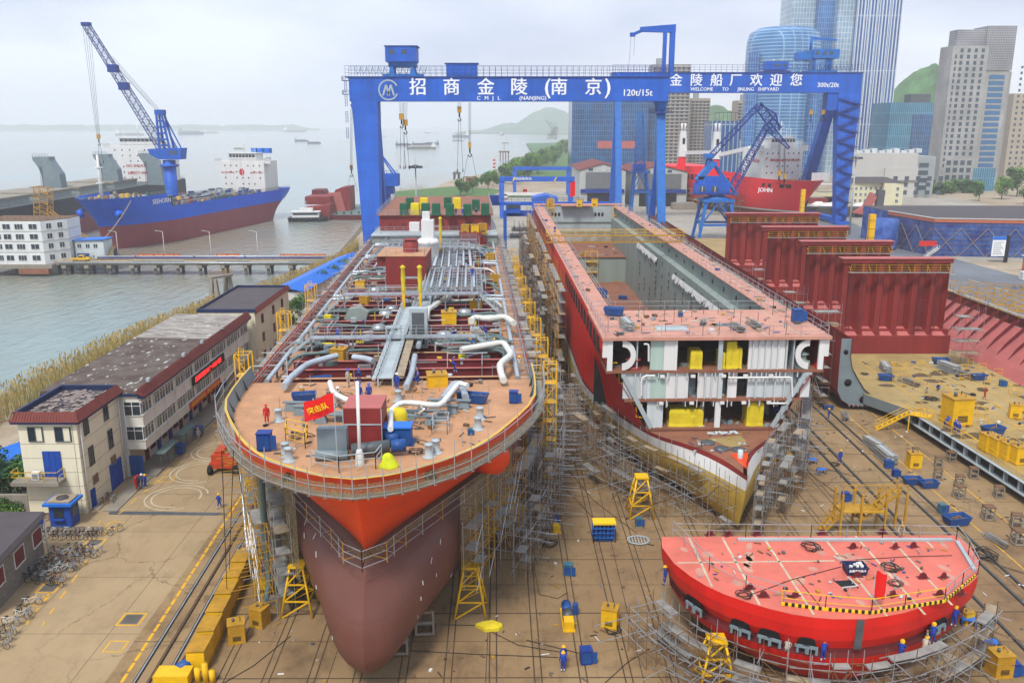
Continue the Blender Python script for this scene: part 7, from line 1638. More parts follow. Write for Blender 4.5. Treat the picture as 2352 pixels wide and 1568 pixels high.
def superstr(sh,f,s0,w,z0,zd,zb,Dp,names,wing=True,zt=None):
 b=MB();block(b,f,-w,w,s0,s0+Dp,z0,zd,'white');part('superstructure',b,sh)
 b=MB();block(b,f,-w*.62,w*.62,s0+.6,s0+Dp*.6,zd+.02,zb,'white')
 if wing:block(b,f,-w-3,w+3,s0+.5,s0+3.5,zd-1.0,zd+.3);block(b,f,-w-3,-w+.5,s0+.5,s0+.7,zd+.3,zd+1.4);block(b,f,w-.5,w+3,s0+.5,s0+.7,zd+.3,zd+1.4)
 block(b,f,-w*.66,w*.66,s0+.2,s0+Dp*.62,zb,zb+.35);part('bridge',b,sh)
 b=MB();block(b,f,-w*.6,w*.6,s0+.52,s0+.59,zb-1.7,zb-.5,'glass_dark');b.m('white')
 for k in range(9):x=-w*.6+w*1.2*k/8;block(b,f,x-.12,x+.12,s0+.47,s0+.52,zb-1.7,zb-.5)
 part('bridge_window',b,sh)
 b=MB();b.m('dark_void')
 rows=max(2,int((zd-z0)/3))
 for r in range(rows):
  for k in range(7):
   if(r*7+k)%4!=3:x=-w*.8+w*1.6*k/6;z=zd-2-r*2.8;block(b,f,x-.3,x+.3,s0-.04,s0,z-.35,z+.35)
 o=part('porthole',b,sh);o['kind']='stuff'
 b=MB();b.m('white');c=f(s0+3,0,zb+.3);b.bar(c,c+V((0,0,7)),.35,6,.15)
 for z,l_ in((3,2.4),(4.6,1.8),(6,1.2)):b.beam(f(s0+3,-l_,zb+z),f(s0+3,l_,zb+z),.25,.2)
 for x in(-w*.5,w*.5,w*.3):p=f(s0+3,x,zb+.3);b.bar(p,p+V((0,0,4)),.12,4)
 b.rail([f(s0+.4,-w*.62,zb+.35),f(s0+.4,w*.62,zb+.35)],1.1,.06,2);b.rail([f(s0+.2,-w-3,zd+.3),f(s0+.2,w+3,zd+.3)],1.1,.06,2);part('mast',b,sh)
superstr(sh,W3,107,11.2,9.2,23.6,27.2,13,None)
fr=W3(106.94,0,18.5);Mx=lambda x,z:plane_at(W3(106.93,x,z),r_,(0,0,1))
part('lettering',text('NO SMOKING',1.1,'letter_red',Mx(-7.6,18.4),.01,.02),sh);part('lettering',text('SAFETY FIRST',1.1,'letter_red',Mx(7.2,18.4),.01,.02),sh)
b=MB();b.m('letter_red');b.T=Mx(-.4,18.7);b.add([(1.3*cos(k*.3142),1.6*sin(k*.3142),0)for k in range(20)],[tuple(range(20))]);b.m('letter_white').add([(.05,-1.5,.01),(.2,-1.5,.01),(.5,0,.01),(.2,1.5,.01),(.05,1.5,.01),(.3,0,.01)],[tuple(range(6))]);b.T=None;part('emblem',b,sh)
b=MB();b.m('roof_blue')
for x in(1,4.5,8):block(b,W3,x,x+2.6,114,117,27.2,29.5)
block(b,W3,-2,5,120,126,9.2,25,'white');part('funnel',b,sh)
qq=random.Random(31);b=MB()
for k in range(150):
 s,x=qq.uniform(33,104),qq.uniform(-11,11);h=qq.choice((.6,1,1.6,2.4));w=qq.uniform(.5,2.0);block(b,W3,x-w/2,x+w/2,s,s+qq.uniform(.5,3),9.25,9.3+h,qq.choice(['grey_green','blue_dark','grey_light','green_cloth','yellow','oxide','steel_dark','blue_bin','grey_paint']))
for k in range(40):
 x=qq.uniform(-11,11);s=qq.uniform(30,95);b.m(qq.choice(['grey_light','pipe_silver','green_grey_pipe','steel']));b.bar(W3(s,x,10.6),W3(s+qq.uniform(8,24),x+qq.uniform(-.5,.5),10.8),.18,5)
for k in range(28):s,x=qq.uniform(0,29),qq.uniform(-9,9)*.8;w=qq.uniform(.4,1.6);block(b,W3,x-w/2,x+w/2,s,s+1,14.05,14.1+qq.uniform(.5,1.8),qq.choice(['grey_green','green_cloth','yellow','steel_dark','rust_deck']))
part('deck_gear',b,sh)['kind']='stuff'
b=MB();b.m('steel')
for side in(-1,1):b.rail([W3(s,side*12.2,10)for s in(31,60,90,130)],1.2,.06,2.5,2);b.rail([W3(s,side*max(.3,H3.hbs(15,s)-.2),15)for s in(-3.5,0,8,18,30)],.9,.05,2.5)
part('railing',b,sh)
p=W3(6,0,14.05);b=MB();b.m('white').bar(p,p+V((0,0,16)),.7,8,.4).box(p+V((0,0,6)),(2,2,.4)).box(p+V((0,0,11.5)),(3,1.5,.3)).bar(p+V((0,0,13)),p+V((-1.5,0,14)),.2,5);part('foremast',b,sh)
for a_,c_,lb in((W3(2,6,13.8),V((-118,268,.5)),'x'),):
 pass
b=MB();cable(b,W3(9,10.2,14.4),V((-137,276,.2)),2.5,.16,14,'wood');solo('mooring_rope',b,'thick tan mooring rope from the blue bow down to the river office','rope',loc=(-140,290,4))
Y6=376.0
def q6(px,py):return Q(px,py,Y6)
t=thing('jib_crane','tall blue lattice jib crane raised high between the two moored ships','jib crane',(q6(388,430).x,Y6,-4))
b=MB();p=q6(388,368);b.m('blue').bar((p.x,Y6,-4),(p.x,Y6,p.z),2.6,14).lathe((p.x,Y6,p.z-3),[(2.6,0),(4,.6),(4,1),(2.6,1.4)],14);part('pedestal',b,t)
b=MB();b.m('blue').prism([q6(345,342)+V((0,-3,0)),q6(422,340)+V((0,-3,0)),q6(420,366)+V((0,-3,0)),q6(372,366)+V((0,-3,0)),q6(350,354)+V((0,-3,0))],(0,7,0)).m('window_far').box(q6(398,350)+V((0,-3.05,0)),(1.6,.1,1.6)).box(q6(409,350)+V((0,-3.05,0)),(1.6,.1,1.6));part('machinery_house',b,t)
b=MB();b.m('blue')
for dy in(-2.5,2.5):
 for xa,xb in((372,362),(395,374)):b.beam(q6(xa,342)+V((0,dy,0)),q6(xb,262)+V((0,dy*.6,0)),.7,.9)
 b.bar(q6(412,342)+V((0,dy,0)),q6(372,262)+V((0,dy*.6,0)),.3,5)
for py in(278,292,306,320,334):f=(py-262)/80;b.beam(q6(362+10*f,py)+V((0,-2.6,0)),q6(374+21*f,py)+V((0,-2.6,0)),.5,.7)
b.box(q6(368,258),(3.4,4,2));part('back_mast',b,t)
b=MB();b.m('blue_dark').truss(q6(376,345),q6(198,58),3.0,3.2,34,.19,.09,(1.1,.75));p=q6(198,56);b.box(p,(3.4,2.4,1.4));f_=lambda k:q6(376,345).lerp(q6(198,58),k)
for k in(.52,.66):c_=f_(k);b.box(c_,(3.6,3.4,3.0))
part('boom',b,t)
b=MB();b.m('cable')
for dx in(-.8,0,.8):b.bar(q6(366,257)+V((dx,0,0)),q6(252,128)+V((dx,0,0)),.07,4)
b.bar(q6(252,128),q6(202,60),.07,4).bar(q6(256,140),q6(345,240),.07,4);part('stay_rope',b,t)
hookset('small yellow hook hanging on four long ropes from the tall jib crane tip',226,315,314,Y6,372,'yellow_old',.7)
b=MB();b.m('cable');c_=Q(226,314,Y6)
for dx in(-1.5,-.5,.5,1.5):b.bar(q6(198,60)+V((dx,0,0)),c_+V((dx*.4,0,0)),.06,4)
part('hoist_rope',b,t)
sh2=thing('bulk_carrier','dark bulk carrier with grey deck crane posts and white house behind the blue tanker','ship',(-196,300,-4))
def W4(s,x,z):return V((-196+x,250+s,z))
b=MB();block(b,W4,-15,15,0,240,-4,4.5,'boot_red');part('boot_topping',b,sh2)
b=MB();block(b,W4,-15,15,0,240,4.51,11.2,'black_hull');part('hull',b,sh2)
b=MB();block(b,W4,-14.9,14.9,.2,239.8,11.22,11.5,'steel_dark')
for k in range(5):block(b,W4,-11,10,30+k*33,56+k*33,11.52,13.6,'grey_green');block(b,W4,-11.3,10.3,29.5+k*33,56.5+k*33,13.62,14.5,'concrete')
b.m('steel').rail([W4(20,14.6,11.5),W4(240,14.6,11.5)],1.2,.06,3,2);part('hatch_cover',b,sh2)
for px,pb,pt,s in((125,445,360,128),(257,430,354,171),(357,415,352,190)):
 Yc=250+s;p=Q(px,pb,Yc);z1=Q(px,pt,Yc).z;b=MB();b.m('grey_paint')
 def rg(z,w,dx):return[V((p.x+dx+a*w,Yc+c_*2.6,z))for a,c_ in((-1,-1),(1,-1),(1,1),(-1,1))]
 b.loft([rg(11.3,4.0,1),rg(11.3+(z1-11.3)*.55,3.7,.6),rg(z1-4,3.4,-1.0),rg(z1-1.4,3.5,-2.6),rg(z1,3.5,-2.8)]);b.m('steel_dark').ladder((p.x-3.4,Yc-2.7,12),(p.x-3.0,Yc-2.7,z1-4),.8,.08).rail([(p.x-6,Yc-2.5,z1),(p.x+.5,Yc-2.5,z1)],1.2,.06,1.4);part('crane_post',b,sh2)
superstr(sh2,lambda s,x,z:W4(s,x+2,z),211,14.5,11.5,29.5,33.5,18,None)
part('lettering',text('NO SMOKING',2.0,'letter_red',plane_at((-194,460.9,19.5),(1,0,0)),.01,.03),sh2);part('lettering',text('SAFETY FIRST',2.0,'letter_red',plane_at((-194,460.9,15.8),(1,0,0)),.01,.03),sh2)
t=thing('gangway_tower','yellow lattice gangway tower with a sloping walkway against the dark hull','gangway',(-170,322,-4));b=MB();b.m('yellow_old').truss(Q(101,500,322),Q(99,430,322),5,4,6,.16,.1).truss(Q(112,486,322),Q(210,560,300),1.6,1.4,12,.12,.08);b.rail([Q(112,484,322),Q(210,557,300)],1.1,.06,2);part('frame',b,t)
b=MB();b.m('black_hull').bx(-168,-138,285,304,-5,-1.2).m('concrete_dark').bx(-168,-138,285,304,-1.19,-1.0);solo('pontoon',b,'dark flat pontoon between the river office and the dark hull','pontoon',loc=(-153,295,-4))
H5=Hull((127,374,0),(-.30,.954,0),{1:[(9,0),(14,2.2),(24,6.5),(40,10.5),(56,11.5),(110,11.5),(128,5)],5:[(5.5,0),(10,3),(20,7.8),(34,11.6),(46,12),(128,10)],9:[(3,0),(6,3.2),(14,8.4),(24,11.4),(34,12),(130,12)],13:[(1,0),(2.5,3),(7,7.2),(14,10.6),(24,12),(131,12)],17.5:[(-2,0),(-1.2,3.2),(1.5,7),(6,10.2),(13,12),(132,12)]})
W5=H5.pt
sj=thing('red_cargo_ship','red cargo ship with white forward bridge on the far slip, bow toward the yard','ship',(127,374,0))
b=MB();H5.skin(b,[1,2,3.2],u3,lambda z:'oxide');part('lower_hull',b,sj)
b=MB();H5.skin(b,[3.2,3.9],u3,lambda z:'white');part('white_stripe',b,sj)
b=MB();H5.skin(b,[3.9,5.5,7.5,9,11,13],u3,lambda z:'red_ship');H5.skin(b,[13,15,16.4,17.5],[k for k in u3 if k<.34],lambda z:'red_ship',transom=False);part('hull',b,sj)
b=MB();b.m('grey_green');H5.deck(b,12.6,40,131,8);b.m('rust_deck');H5.deck(b,16.6,-1,44,12);b.m('red_ship');block(b,W5,-12,-11.2,44,131,13,16.5);block(b,W5,11.2,12,44,100,13,16.5);block(b,W5,-12,12,100,131,13.02,19);part('deck',b,sj)
b=MB();b.m('dark_void')
for k in range(17):block(b,W5,-12.06,-12.0,46+k*4.8,49.2+k*4.8,13.4,15.9)
for k in range(4):block(b,W5,-12.06,-12.0,104+k*6,108+k*6,16.6,18.3)
for u_,side in((.035,-1),(.055,-1),(.035,1),(.055,1),(.1,-1),(.13,-1)):
 for zz_ in(0,):A=[H5.at(z,u,side)+r_*0+V((side*.08,-.1,0))for z,u in((14,u_),(14,u_+.014),(15.6,u_+.014),(15.6,u_))];b.add(A,[(0,1,2,3)])
part('opening',b,sj)
superstr(sj,W5,22,10,16.62,30,34.6,17,None)
r5,d5=H5.r,H5.d
part('lettering',text('dship-carriers.com',2.1,'letter_red',plane_at(W5(21.9,1.2,25.2),r5),.01,.05),sj)
b=MB();b.m('letter_red');b.T=plane_at(W5(21.9,-8.9,25.8),r5);b.add([(0,0,0),(1.2,.6,0),(.3,.35,0),(.1,-.8,0)],[(0,1,2,3)]);b.T=None;part('emblem',b,sj)
part('lettering',text('dship',2.6,'letter_red',plane_at(W5(27.5,-10.05,24.8),-d5),.01,.05),sj)
part('lettering',text('JOHN',2.6,'letter_white',plane_at(H5.at(12.6,.115,-1)+V((-1.0,-.9,0)),-d5*.86+r5*.5,(0,0,1)),.02,.06),sj)
b=MB();b.m('white');block(b,W5,2,11,3,3.3,16.7,20.5);part('windbreak',b,sj)
for s,lb in((66,'x'),(100,'y')):
 p=W5(s,-9.2,13);b=MB();b.m('red_ship').loft([[p+V((a*2.2,c_*2.2,0))for a,c_ in((-1,-1),(1,-1),(1,1),(-1,1))],[p+V((a*1.8+1,c_*1.8,11))for a,c_ in((-1,-1),(1,-1),(1,1),(-1,1))]]).m('white').loft([[p+V((a*2.2+1,c_*2.2,11.02))for a,c_ in((-1,-1),(1,-1),(1,1),(-1,1))],[p+V((a*2+1,c_*2,13))for a,c_ in((-1,-1),(1,-1),(1,1),(-1,1))],[p+V((a*1.4+1,c_*1.4,24))for a,c_ in((-1,-1),(1,-1),(1,1),(-1,1))]]).bar(p+V((.2,0,24)),p+V((.2,0,28)),.5,6).bar(p+V((2,0,24)),p+V((2,0,28)),.5,6).beam(p+V((2.6,-1,13)),W5(s-28,-7,30 if s<80 else 27),1.4,1.8).m('dark_void').box(p+V((1.2,-1.8,19)),(1.2,.3,3));part('deck_crane',b,sj)
b=MB();b.m('white')
for k in range(8):b.bar(W5(20,9.4,17+k*2),W5(20,7.2,17+k*2),.08,4)
b.bar(W5(20,9.4,16.6),W5(20,9.4,33),.14,4).bar(W5(20,7.2,16.6),W5(20,7.2,33),.14,4);part('scaffold_ladder',b,sj)
tb=MB();pb=MB();scaff(tb,pb,[W5(s,-13.2,0)for s in(30,60,95,131)],0,9,-1,1.6,3.4,2.2,.6,.5,('rust_post','yellow_old'),r=.09)
t=thing('scaffolding','brown scaffolding along the side of the red cargo ship','scaffolding',W5(80,-13,0));part('tubes',tb,t);part('planks',pb,t)
t=thing('tug','white housed tug with black tyre fenders beside the red block barge','tug',P(705,510,-4));p=P(705,508,-4);M_=frame(p,R(5))
b=MB();b.T=M_;b.m('black_hull').loft([[V(v)for v in((-8,-3,-1),(7.5,-3,-1),(9,0,-1),(7.5,3,-1),(-8,3,-1))],[V(v)for v in((-8.4,-3.4,1.9),(7.5,-3.4,1.9),(10,0,2.4),(7.5,3.4,1.9),(-8.4,3.4,1.9))]])
for k in range(9):b.m('rubber').lathe((-7+k*1.9,-3.6,.6),[(.3,0),(.55,.2),(.55,.6),(.3,.8)],8)
part('hull',b,t);b=MB();b.T=M_;b.m('white').bx(-6.5,6,-2.4,2.4,1.95,4.4).bx(-7,6.6,-2.8,2.8,4.41,4.7).bx(-3,3,-1.6,1.6,4.71,6.2).m('glass_dark').bx(-6,5.6,-2.45,-2.41,3.1,4.0).m('white').bar((0,0,6.2),(0,0,9.5),.12,5);part('deckhouse',b,t)
bt=thing('barge','green decked barge moored behind the front gantry leg carrying red ship blocks','barge',P(780,505,-4));p=P(786,504,-4)
b=MB();b.m('oxide_dark').loft([[V(v)for v in((p.x-12,p.y-2,-5),(p.x+20,p.y-2,-5),(p.x+34,p.y+52,-5),(p.x-12,p.y+52,-5))],[V(v)for v in((p.x-12,p.y-3,-1.6),(p.x+20,p.y-3,-1.6),(p.x+34,p.y+53,-1.6),(p.x-12,p.y+53,-1.6))]]);part('hull',b,bt);b=MB();b.m('green_grey_pipe').add([(p.x-11.8,p.y-2.8,-1.58),(p.x+19.8,p.y-2.8,-1.58),(p.x+33,p.y+52.8,-1.58),(p.x-11.8,p.y+52.8,-1.58)],[(0,1,2,3)])
for k in range(7):b.m('green_cloth').box((p.x-6+k*3.4,p.y-1+k,-1),(.7,.7,1.2))
part('deck',b,bt);b=MB();b.m('white_steel').bx(p.x+8,p.x+20,p.y+40,p.y+48,-1.5,6).bx(p.x+10,p.x+18,p.y+41,p.y+47,6.01,9).rail([(p.x+8,p.y+40,6),(p.x+20,p.y+40,6)],1.2,.06,2).rail([(p.x+8,p.y+40,2),(p.x+20,p.y+40,2)],1.2,.06,2);part('deckhouse',b,bt)
for pts,Yb,dep,mt_,lb in(([(694,503),(694,478),(735,474),(757,470),(757,503)],418,10,'oxide','front dark red ship block on the barge'),([(700,470),(700,452),(757,452),(770,500),(758,500),(757,470)],430,16,'oxide','middle dark red ship block on the barge'),([(716,452),(716,436),(742,436),(746,443),(746,452)],448,10,'oxide_dark','rear notched red ship block on the barge'),([(748,490),(752,443),(782,442),(796,492)],438,2,'oxide_pale','pale red sloping plate block on the barge'),([(768,442),(770,436),(775,435),(782,431),(803,429),(806,500),(797,500),(783,442)],440,14,'oxide','tallest red ship block at the right of the barge')):
 b=MB();b.m(mt_).prism([Q(x,y,Yb)for x,y in pts],(0,dep,0));solo('ship_block',b,lb,'ship block',None,Q(pts[0][0],pts[0][1],Yb))
def boat(label,px0,px1,py,kind,hd=0.0,cat='boat'):
 p=P((px0+px1)/2,py,-4);L=(px1-px0)/FOC*p.y;w=L*.16;t=thing('cargo_boat' if kind!='ship' else 'cargo_ship',label,cat,p);M_=frame(p,hd)
 h=L*(.09 if kind=='full' else.055 if kind=='low' else.12);b=MB();b.T=M_;b.m({'full':'navy','low':'steel_dark','ship':'navy'}[kind])
 b.loft([[V((x*L,y*w,z))for x,y in((-.46,-.5),(.36,-.5),(.47,0),(.36,.5),(-.46,.5))]for z in(-1,0)]+[[V((x*L,y*w,h))for x,y in((-.48,-.5),(.38,-.5),(.5,0),(.38,.5),(-.48,.5))]]);part('hull',b,t)
 b=MB();b.T=M_;b.m('white' if kind!='full' else 'grey_paint').bx(-.46*L,-.32*L,-w*.4,w*.4,h+.02,h+L*(.09 if kind!='ship' else.2)).bx(-.43*L,-.35*L,-w*.3,w*.3,h+L*(.09 if kind!='ship' else.2),h+L*(.13 if kind!='ship' else.27)).bar((-.4*L,0,h),(-.4*L,0,h+L*.35),L*.004,4);part('deckhouse',b,t)
 b=MB();b.T=M_;b.m('concrete' if kind=='low' else 'steel_dark').loft([[V((x*L,y*w,h+z*L))for x,y in((-.28,-.4),(.34,-.4),(.34,.4),(-.28,.4))]for z in(.005,.02)]+[[V((x*L,y*w,h+.05*L))for x,y in((-.2,-.1),(.28,-.1),(.28,.1),(-.2,.1))]]);part('cargo',b,t)
for a in(('dark loaded barge on the left of the anchored cluster below the front beam',908,945,334,'full'),('dark barge in the middle of the anchored river cluster',946,977,333,'full'),('dark barge at the right of the anchored river cluster',972,1009,332,'full',3.1),('pale low sand boat in front of the anchored cluster',934,1003,342,'low',3.2),('white bridged cargo ship beyond the hanging basket ropes',1039,1078,316,'ship',3.14),('low grey boat just below the white bridged ship',1039,1066,324,'low',3.1),('dark cargo ship heading in near the wooded point',1144,1163,311,'ship',1.2),('small loaded boat below the ship by the point',1151,1170,329,'low',.4),('faint low barge at the foot of the far hill',1176,1203,299,'low'),('faint far boat above the cluster',995,1006,294,'ship',.5),('small far flat barge above the cluster',972,991,306,'low'),('tiny far boat right of the flat barge',998,1008,307,'low'),('tiny boat just right of the gantry leg',876,888,314,'low'),('blue hulled boat on the open river left of the pair',677,707,325,'full',.2),('grey boat following the blue hulled one',706,737,330,'full',.3),('far dark barge below the left shore, leftmost of the two long ones',266,330,311,'low',.05),('far dark barge below the shore behind the jib crane',410,468,309,'full',.03),('far low barge following the one behind the jib crane',468,502,306,'low',.03),('far barge under the right end of the wooded shore',650,704,303,'low',.0),('tiny far barge beyond the end of the shore',700,735,299,'low',.0),('small pale boat passing above the blue tanker bridge',535,562,342,'low',3.0),('tiny boat at the left edge of the river',-6,6,302,'low')):boat(*a)
t=thing('harbour_cranes','far group of slanting harbour cranes on the river point','harbour crane',P(1266,322,0));Yh=P(1266,322,0).y
t.name='harbour_crane'
b=MB();b.m('steel_dark')
for k in range(5):
 a,c=Q(1256+k*5,321,Yh),Q(1268+k*2,297,Yh);b.beam(a,c,1.5,1.8);e=Q(1252+k*7,276+k*2,Yh);b.beam(c,e,1.3,1.5);b.beam(Q(1262+k*4,321,Yh),Q(1274+k*2,292,Yh),1.5,1.8)
b.beam(Q(1256,310,Yh),Q(1280,310,Yh),2,2);part('jib',b,t)
t=thing('beacon','red and white striped river beacon tower on the grassy spit','beacon',P(1135,399,0));p=P(1135,399,0);z1=Q(1135,366,p.y).z
for k in range(8):b=MB();b.m('banner_red' if k%2 else 'white').bar((p.x,p.y,z1*k/8),(p.x,p.y,z1*(k+1)/8),1.1,10);part('band',b,t)
t=thing('mooring_dolphin','mushroom shaped concrete dolphin standing in the river','dolphin',P(1049,418,-4));p=P(1049,418,-4);b=MB();b.m('concrete_dark')
for dx in(-1.6,1.6):b.bar((p.x+dx*1.3,p.y,-5),(p.x+dx,p.y,2),.9,7)
b.lathe((p.x,p.y,2),[(3.4,0),(3.2,1.2),(2,2),(.2,2.2)],12);part('cap',b,t)
t=thing('mooring_dolphin','piled dolphin with a mast near the tree belt','dolphin',P(1158,365,-4));p=P(1158,365,-4);b=MB();b.m('rust_post')
for dx in(-5,-1.5,2,5.5):b.bar((p.x+dx,p.y,-5),(p.x+dx,p.y,4),.7,6)
b.bx(p.x-7,p.x+7,p.y-2,p.y+2,4,6).bar((p.x,p.y,6),(p.x,p.y,16),.3,5);part('deck',b,t)
b=MB();b.m('concrete').bx(-70,-14,452,458,-1,.8).m('rust_post').rail([(-70,452,.8),(-14,452,.8)],1.2,.08,3);
for k in range(7):b.m('concrete_dark').bar((-68+k*8,454,-5),(-68+k*8,454,-1),.6,6)
solo('jetty',b,'low grey jetty crossing the green bank behind the tanker poop','jetty',loc=(-40,455,-4))
g=MB();g.m('groove')
x=-25.5
while x<38:
 if not(-27<x<-26):
  for d_ in(0,.55):g.quad((x+d_,34,.009),(x+d_+.11,34,.009),(x+d_+.11-4,258,.009),(x+d_-4,258,.009))
 x+=3.45
for y in(58,67,76.5,86,95,104,113):g.quad((-27,y,.011),(46,y+.4,.011),(46,y+.55,.011),(-27,y+.12,.011))
setting('slip_grooves',g)
g=MB()
for a,c,m_ in(((905,1568),(1755,205),'steel'),((1000,1568),(1757,300),'rust_post'),((1105,1568),(1760,385),'steel')):
 p,e=PK(C8,*a,0),PK(C8,*c,0);d=(e-p).normalized();g.m('cable').beam(p-d*20+V((0,0,.012)),e+d*140+V((0,0,.012)),.34,.02);g.m(m_).beam(p-d*20+V((0,0,.05)),e+d*140+V((0,0,.05)),.1,.1)
for xx in(39.6,41.2,45.0,46.6):g.m('cable').beam((xx,34,.012),(xx,250,.012),.4,.02).m('steel_dark').beam((xx,34,.05),(xx,250,.05),.1,.1)
setting('crane_rails',g)
g=MB();g.m('line_yellow');p,e=PK(C8,815,1568,.009),PK(C8,1730,148,.009);d=(e-p).normalized();L=(e-p).length;n_=V((d.y,-d.x,0))*.13
for k in range(30):
 a,c=p+d*(L*k/30+.1),p+d*(L*(k+.9)/30);g.quad(a-n_,a+n_,c+n_,c-n_)
p,e=PK(C8,180,1175,.009),PK(C8,1270,20,.009)
for(x0,y0,x1,y1)in((175,1175,200,1140),(230,1100,260,1060),(290,1025,335,955),(335,1100,368,1058),(404,1000,444,945),(482,890,520,838),(557,778,586,742),(640,660,655,642),(700,578,722,540),(660,495,680,470),(765,495,776,470),(798,428,838,400),(882,358,920,322),(965,285,995,262),(1036,225,1070,195),(1106,160,1140,132),(1178,98,1204,75),(1242,40,1265,22),(285,1178,300,1152)):
 a,c=PK(C8,x0,y0,.009),PK(C8,x1,y1,.009);n2=V((c.y-a.y,a.x-c.x,0)).normalized()*.07;g.quad(a-n2,a+n2,c+n2,c-n2)
for cx_,cy_,w_ in((888,1137,1.0),(780,1320,.8),(635,622,.9),(332,925,.9),(768,505,.8),(245,1015,.8),(1125,195,.8)):
 c=PK(C8,cx_,cy_,.009);g.m('line_yellow')
 for s in(-1,1):g.quad(*[c+V(v)*w_ for v in((-1,s,0),(1,s,0),(1,s*.84,0),(-1,s*.84,0))]);g.quad(*[c+V(v)*w_ for v in((s,-1,.002),(s,1,.002),(s*.84,1,.002),(s*.84,-1,.002))])
 if w_>.85:g.m('concrete_dark').quad(*[c+V((a,b_,.003))*w_ for a,b_ in((-.7,-.7),(.7,-.7),(.7,.7),(-.7,.7))])
g.m('line_white')
for cx_,cy_ in((1190,315),(1345,145),(1475,5)):
 c=PK(C8,cx_,cy_,.009)
 for r_,a0,a1 in((3.3,.3,5.3),(2.6,-.2,5.0)):
  for k in range(24):t0,t1=a0+(a1-a0)*k/24,a0+(a1-a0)*(k+1)/24;g.add([c+V((rr*cos(t),rr*sin(t),0))for rr,t in((r_,t0),(r_+.16,t0),(r_+.16,t1),(r_,t1))],[(0,1,2,3)])
g.m('steel_dark').quad(PK(C8,730,432,.008),PK(C8,1560,440,.008),PK(C8,1570,420,.008),PK(C8,740,408,.008))
g.m('line_yellow')
for xx in(48.5,52.5):g.quad((xx,40,.009),(xx+.12,40,.009),(xx+.12,140,.009),(xx,140,.009))
setting('yard_markings',g)
g=MB();g.m('concrete');g.bx(-44.6,-43.0,87.5,97,.005,.13);setting('kerb',g)
def scaffold(label,runs,loc,extra=None,mats=('steel','rust_post')):
 t=thing('scaffolding',label,'scaffolding',loc)
 for r_ in runs+([extra]if extra else[]):
  tb,pb,nb=MB(),MB(),MB();nb.m('safety_net')
  if callable(r_):r_(tb,pb,nb)
  else:path,z0,z1,out,kw=r_;scaff(tb,pb,path,z0,z1,out,**dict(dict(mats=mats),**kw))
  if tb.v:part('tubes',tb,t)['kind']='stuff'
  if pb.v:part('planks',pb,t)['kind']='stuff'
  if nb.v:part('net',nb,t)['kind']='stuff'
 return t
def bowx(tb,pb,nb):
 us_=[k/190 for k in(0,.15,.4,.8,1.4,2.2,3.2,4.4,6,8,10.5,13.5,17,21,26)]
 def ring(z,off,side,us=us_):
  o=[]
  for u in us:
   p=H1.at(z,u,side);q_=H1.at(z,min(1,u+.006),side);d=(q_-p).normalized();n=V((d.y,-d.x,0))*-1*side
   if u<.0005:n=V((0,-1,0))
   n=n if n.dot(p-(H1.o+H1.d*25))>0 else-n;o.append(V((p.x,p.y,z))+n*off)
  return o
 for side in(-1,1):
  up_=V((0,0,.9));a,c=[p+up_ for p in ring(17.6,.8,side)],[p+up_ for p in ring(17.6,.12,side)]
  net(nb,[p+V((0,0,-.6))for p in a],[p+V((0,0,-1.75))-(p-w)*.15 for p,w in zip(a,c)])
  for i in range(len(a)):
   tb.m('steel');tb.bar(a[i]+V((0,0,-1.8)),a[i]+V((q.uniform(-.1,.1),0,q.uniform(.2,1.2))),.035,4)
   tb.bar(c[i]+V((0,0,-1.7)),a[i]+(a[i]-c[i])*.35+V((0,0,-1.7)),.035,4)
   if i:
    for dz in(-1.7,-.9,-.1):tb.m('steel' if dz>-1.5 else 'rust_post').bar(a[i-1]+V((0,0,dz)),a[i]+V((0,0,dz)),.035,4)
    pb.m('plank');A=[p+V((0,0,-1.65))for p in(c[i-1],c[i],a[i],a[i-1])];pb.loft([A,[p+V((0,0,.05))for p in A]])
  us3=[k/190 for k in(0,.5,1.5,3,5,7.5,10.5,14,17)]
  a,c=ring(11,1.5,side,us3),ring(11,.35,side,us3)
  net(nb,[p+V((0,0,.6))for p in a],[p+V((0,0,-.8))for p in c])
  for i in range(len(a)):
   tb.m('yellow_old' if i%2 else 'steel').bar(a[i]+V((0,0,-.9)),a[i]+V((0,0,.8)),.04,4).bar(c[i]+V((0,0,-.6)),a[i]+V((0,0,-.6)),.035,4)
   if i:
    for dz in(-.6,.1,.7):tb.m('steel').bar(a[i-1]+V((0,0,dz)),a[i]+V((0,0,dz)),.035,4)
def sidenet(nb,side):
 for s0 in(12,14.5,17,20):
  w=V((side*1.0,-.5,0));a,c=W1(s0,side*(H1.hbs(9,s0)+1.2),0),W1(s0+2.2,side*(H1.hbs(9,s0+2.2)+1.5),0);net(nb,[p+V((0,0,11.4))for p in(a,c)],[p+V((0,0,3.5+(s0-12)*.3))for p in(a,c)])
scaffold('netted scaffold gallery hung round the orange tanker bow',[],W1(2,0,10),bowx)
S_=lambda t,s0,s1,n=10:[W1(s0+(s1-s0)*k/n,t if not callable(t)else t(s0+(s1-s0)*k/n),0)for k in range(n+1)]
hb1=lambda s:H1.hbs(8,s)+.8
scaffold('tall scaffold along the right flank of the tanker hull',[(S_(lambda s:hb1(s),20,40),0,lambda f:6+7*f,1,dict(step=2.2,width=1.4,brace=.6,plank=.4)),(S_(14.3,42,150),0,14.5,1,dict(step=2.6,dz=2.1)),(S_(lambda s:hb1(s)+2.4,17,44),0,lambda f:5+8*f,1,dict(step=1.5,dz=1.6,brace=.9,jitter=1.8,plank=.25)),(S_(lambda s:hb1(s)+.4,11,24),3,lambda f:9+3*f,1,dict(step=1.7,brace=.6,plank=.15,mats=('yellow_old','steel')))],W1(40,14,0),lambda tb,pb,nb:sidenet(nb,1))
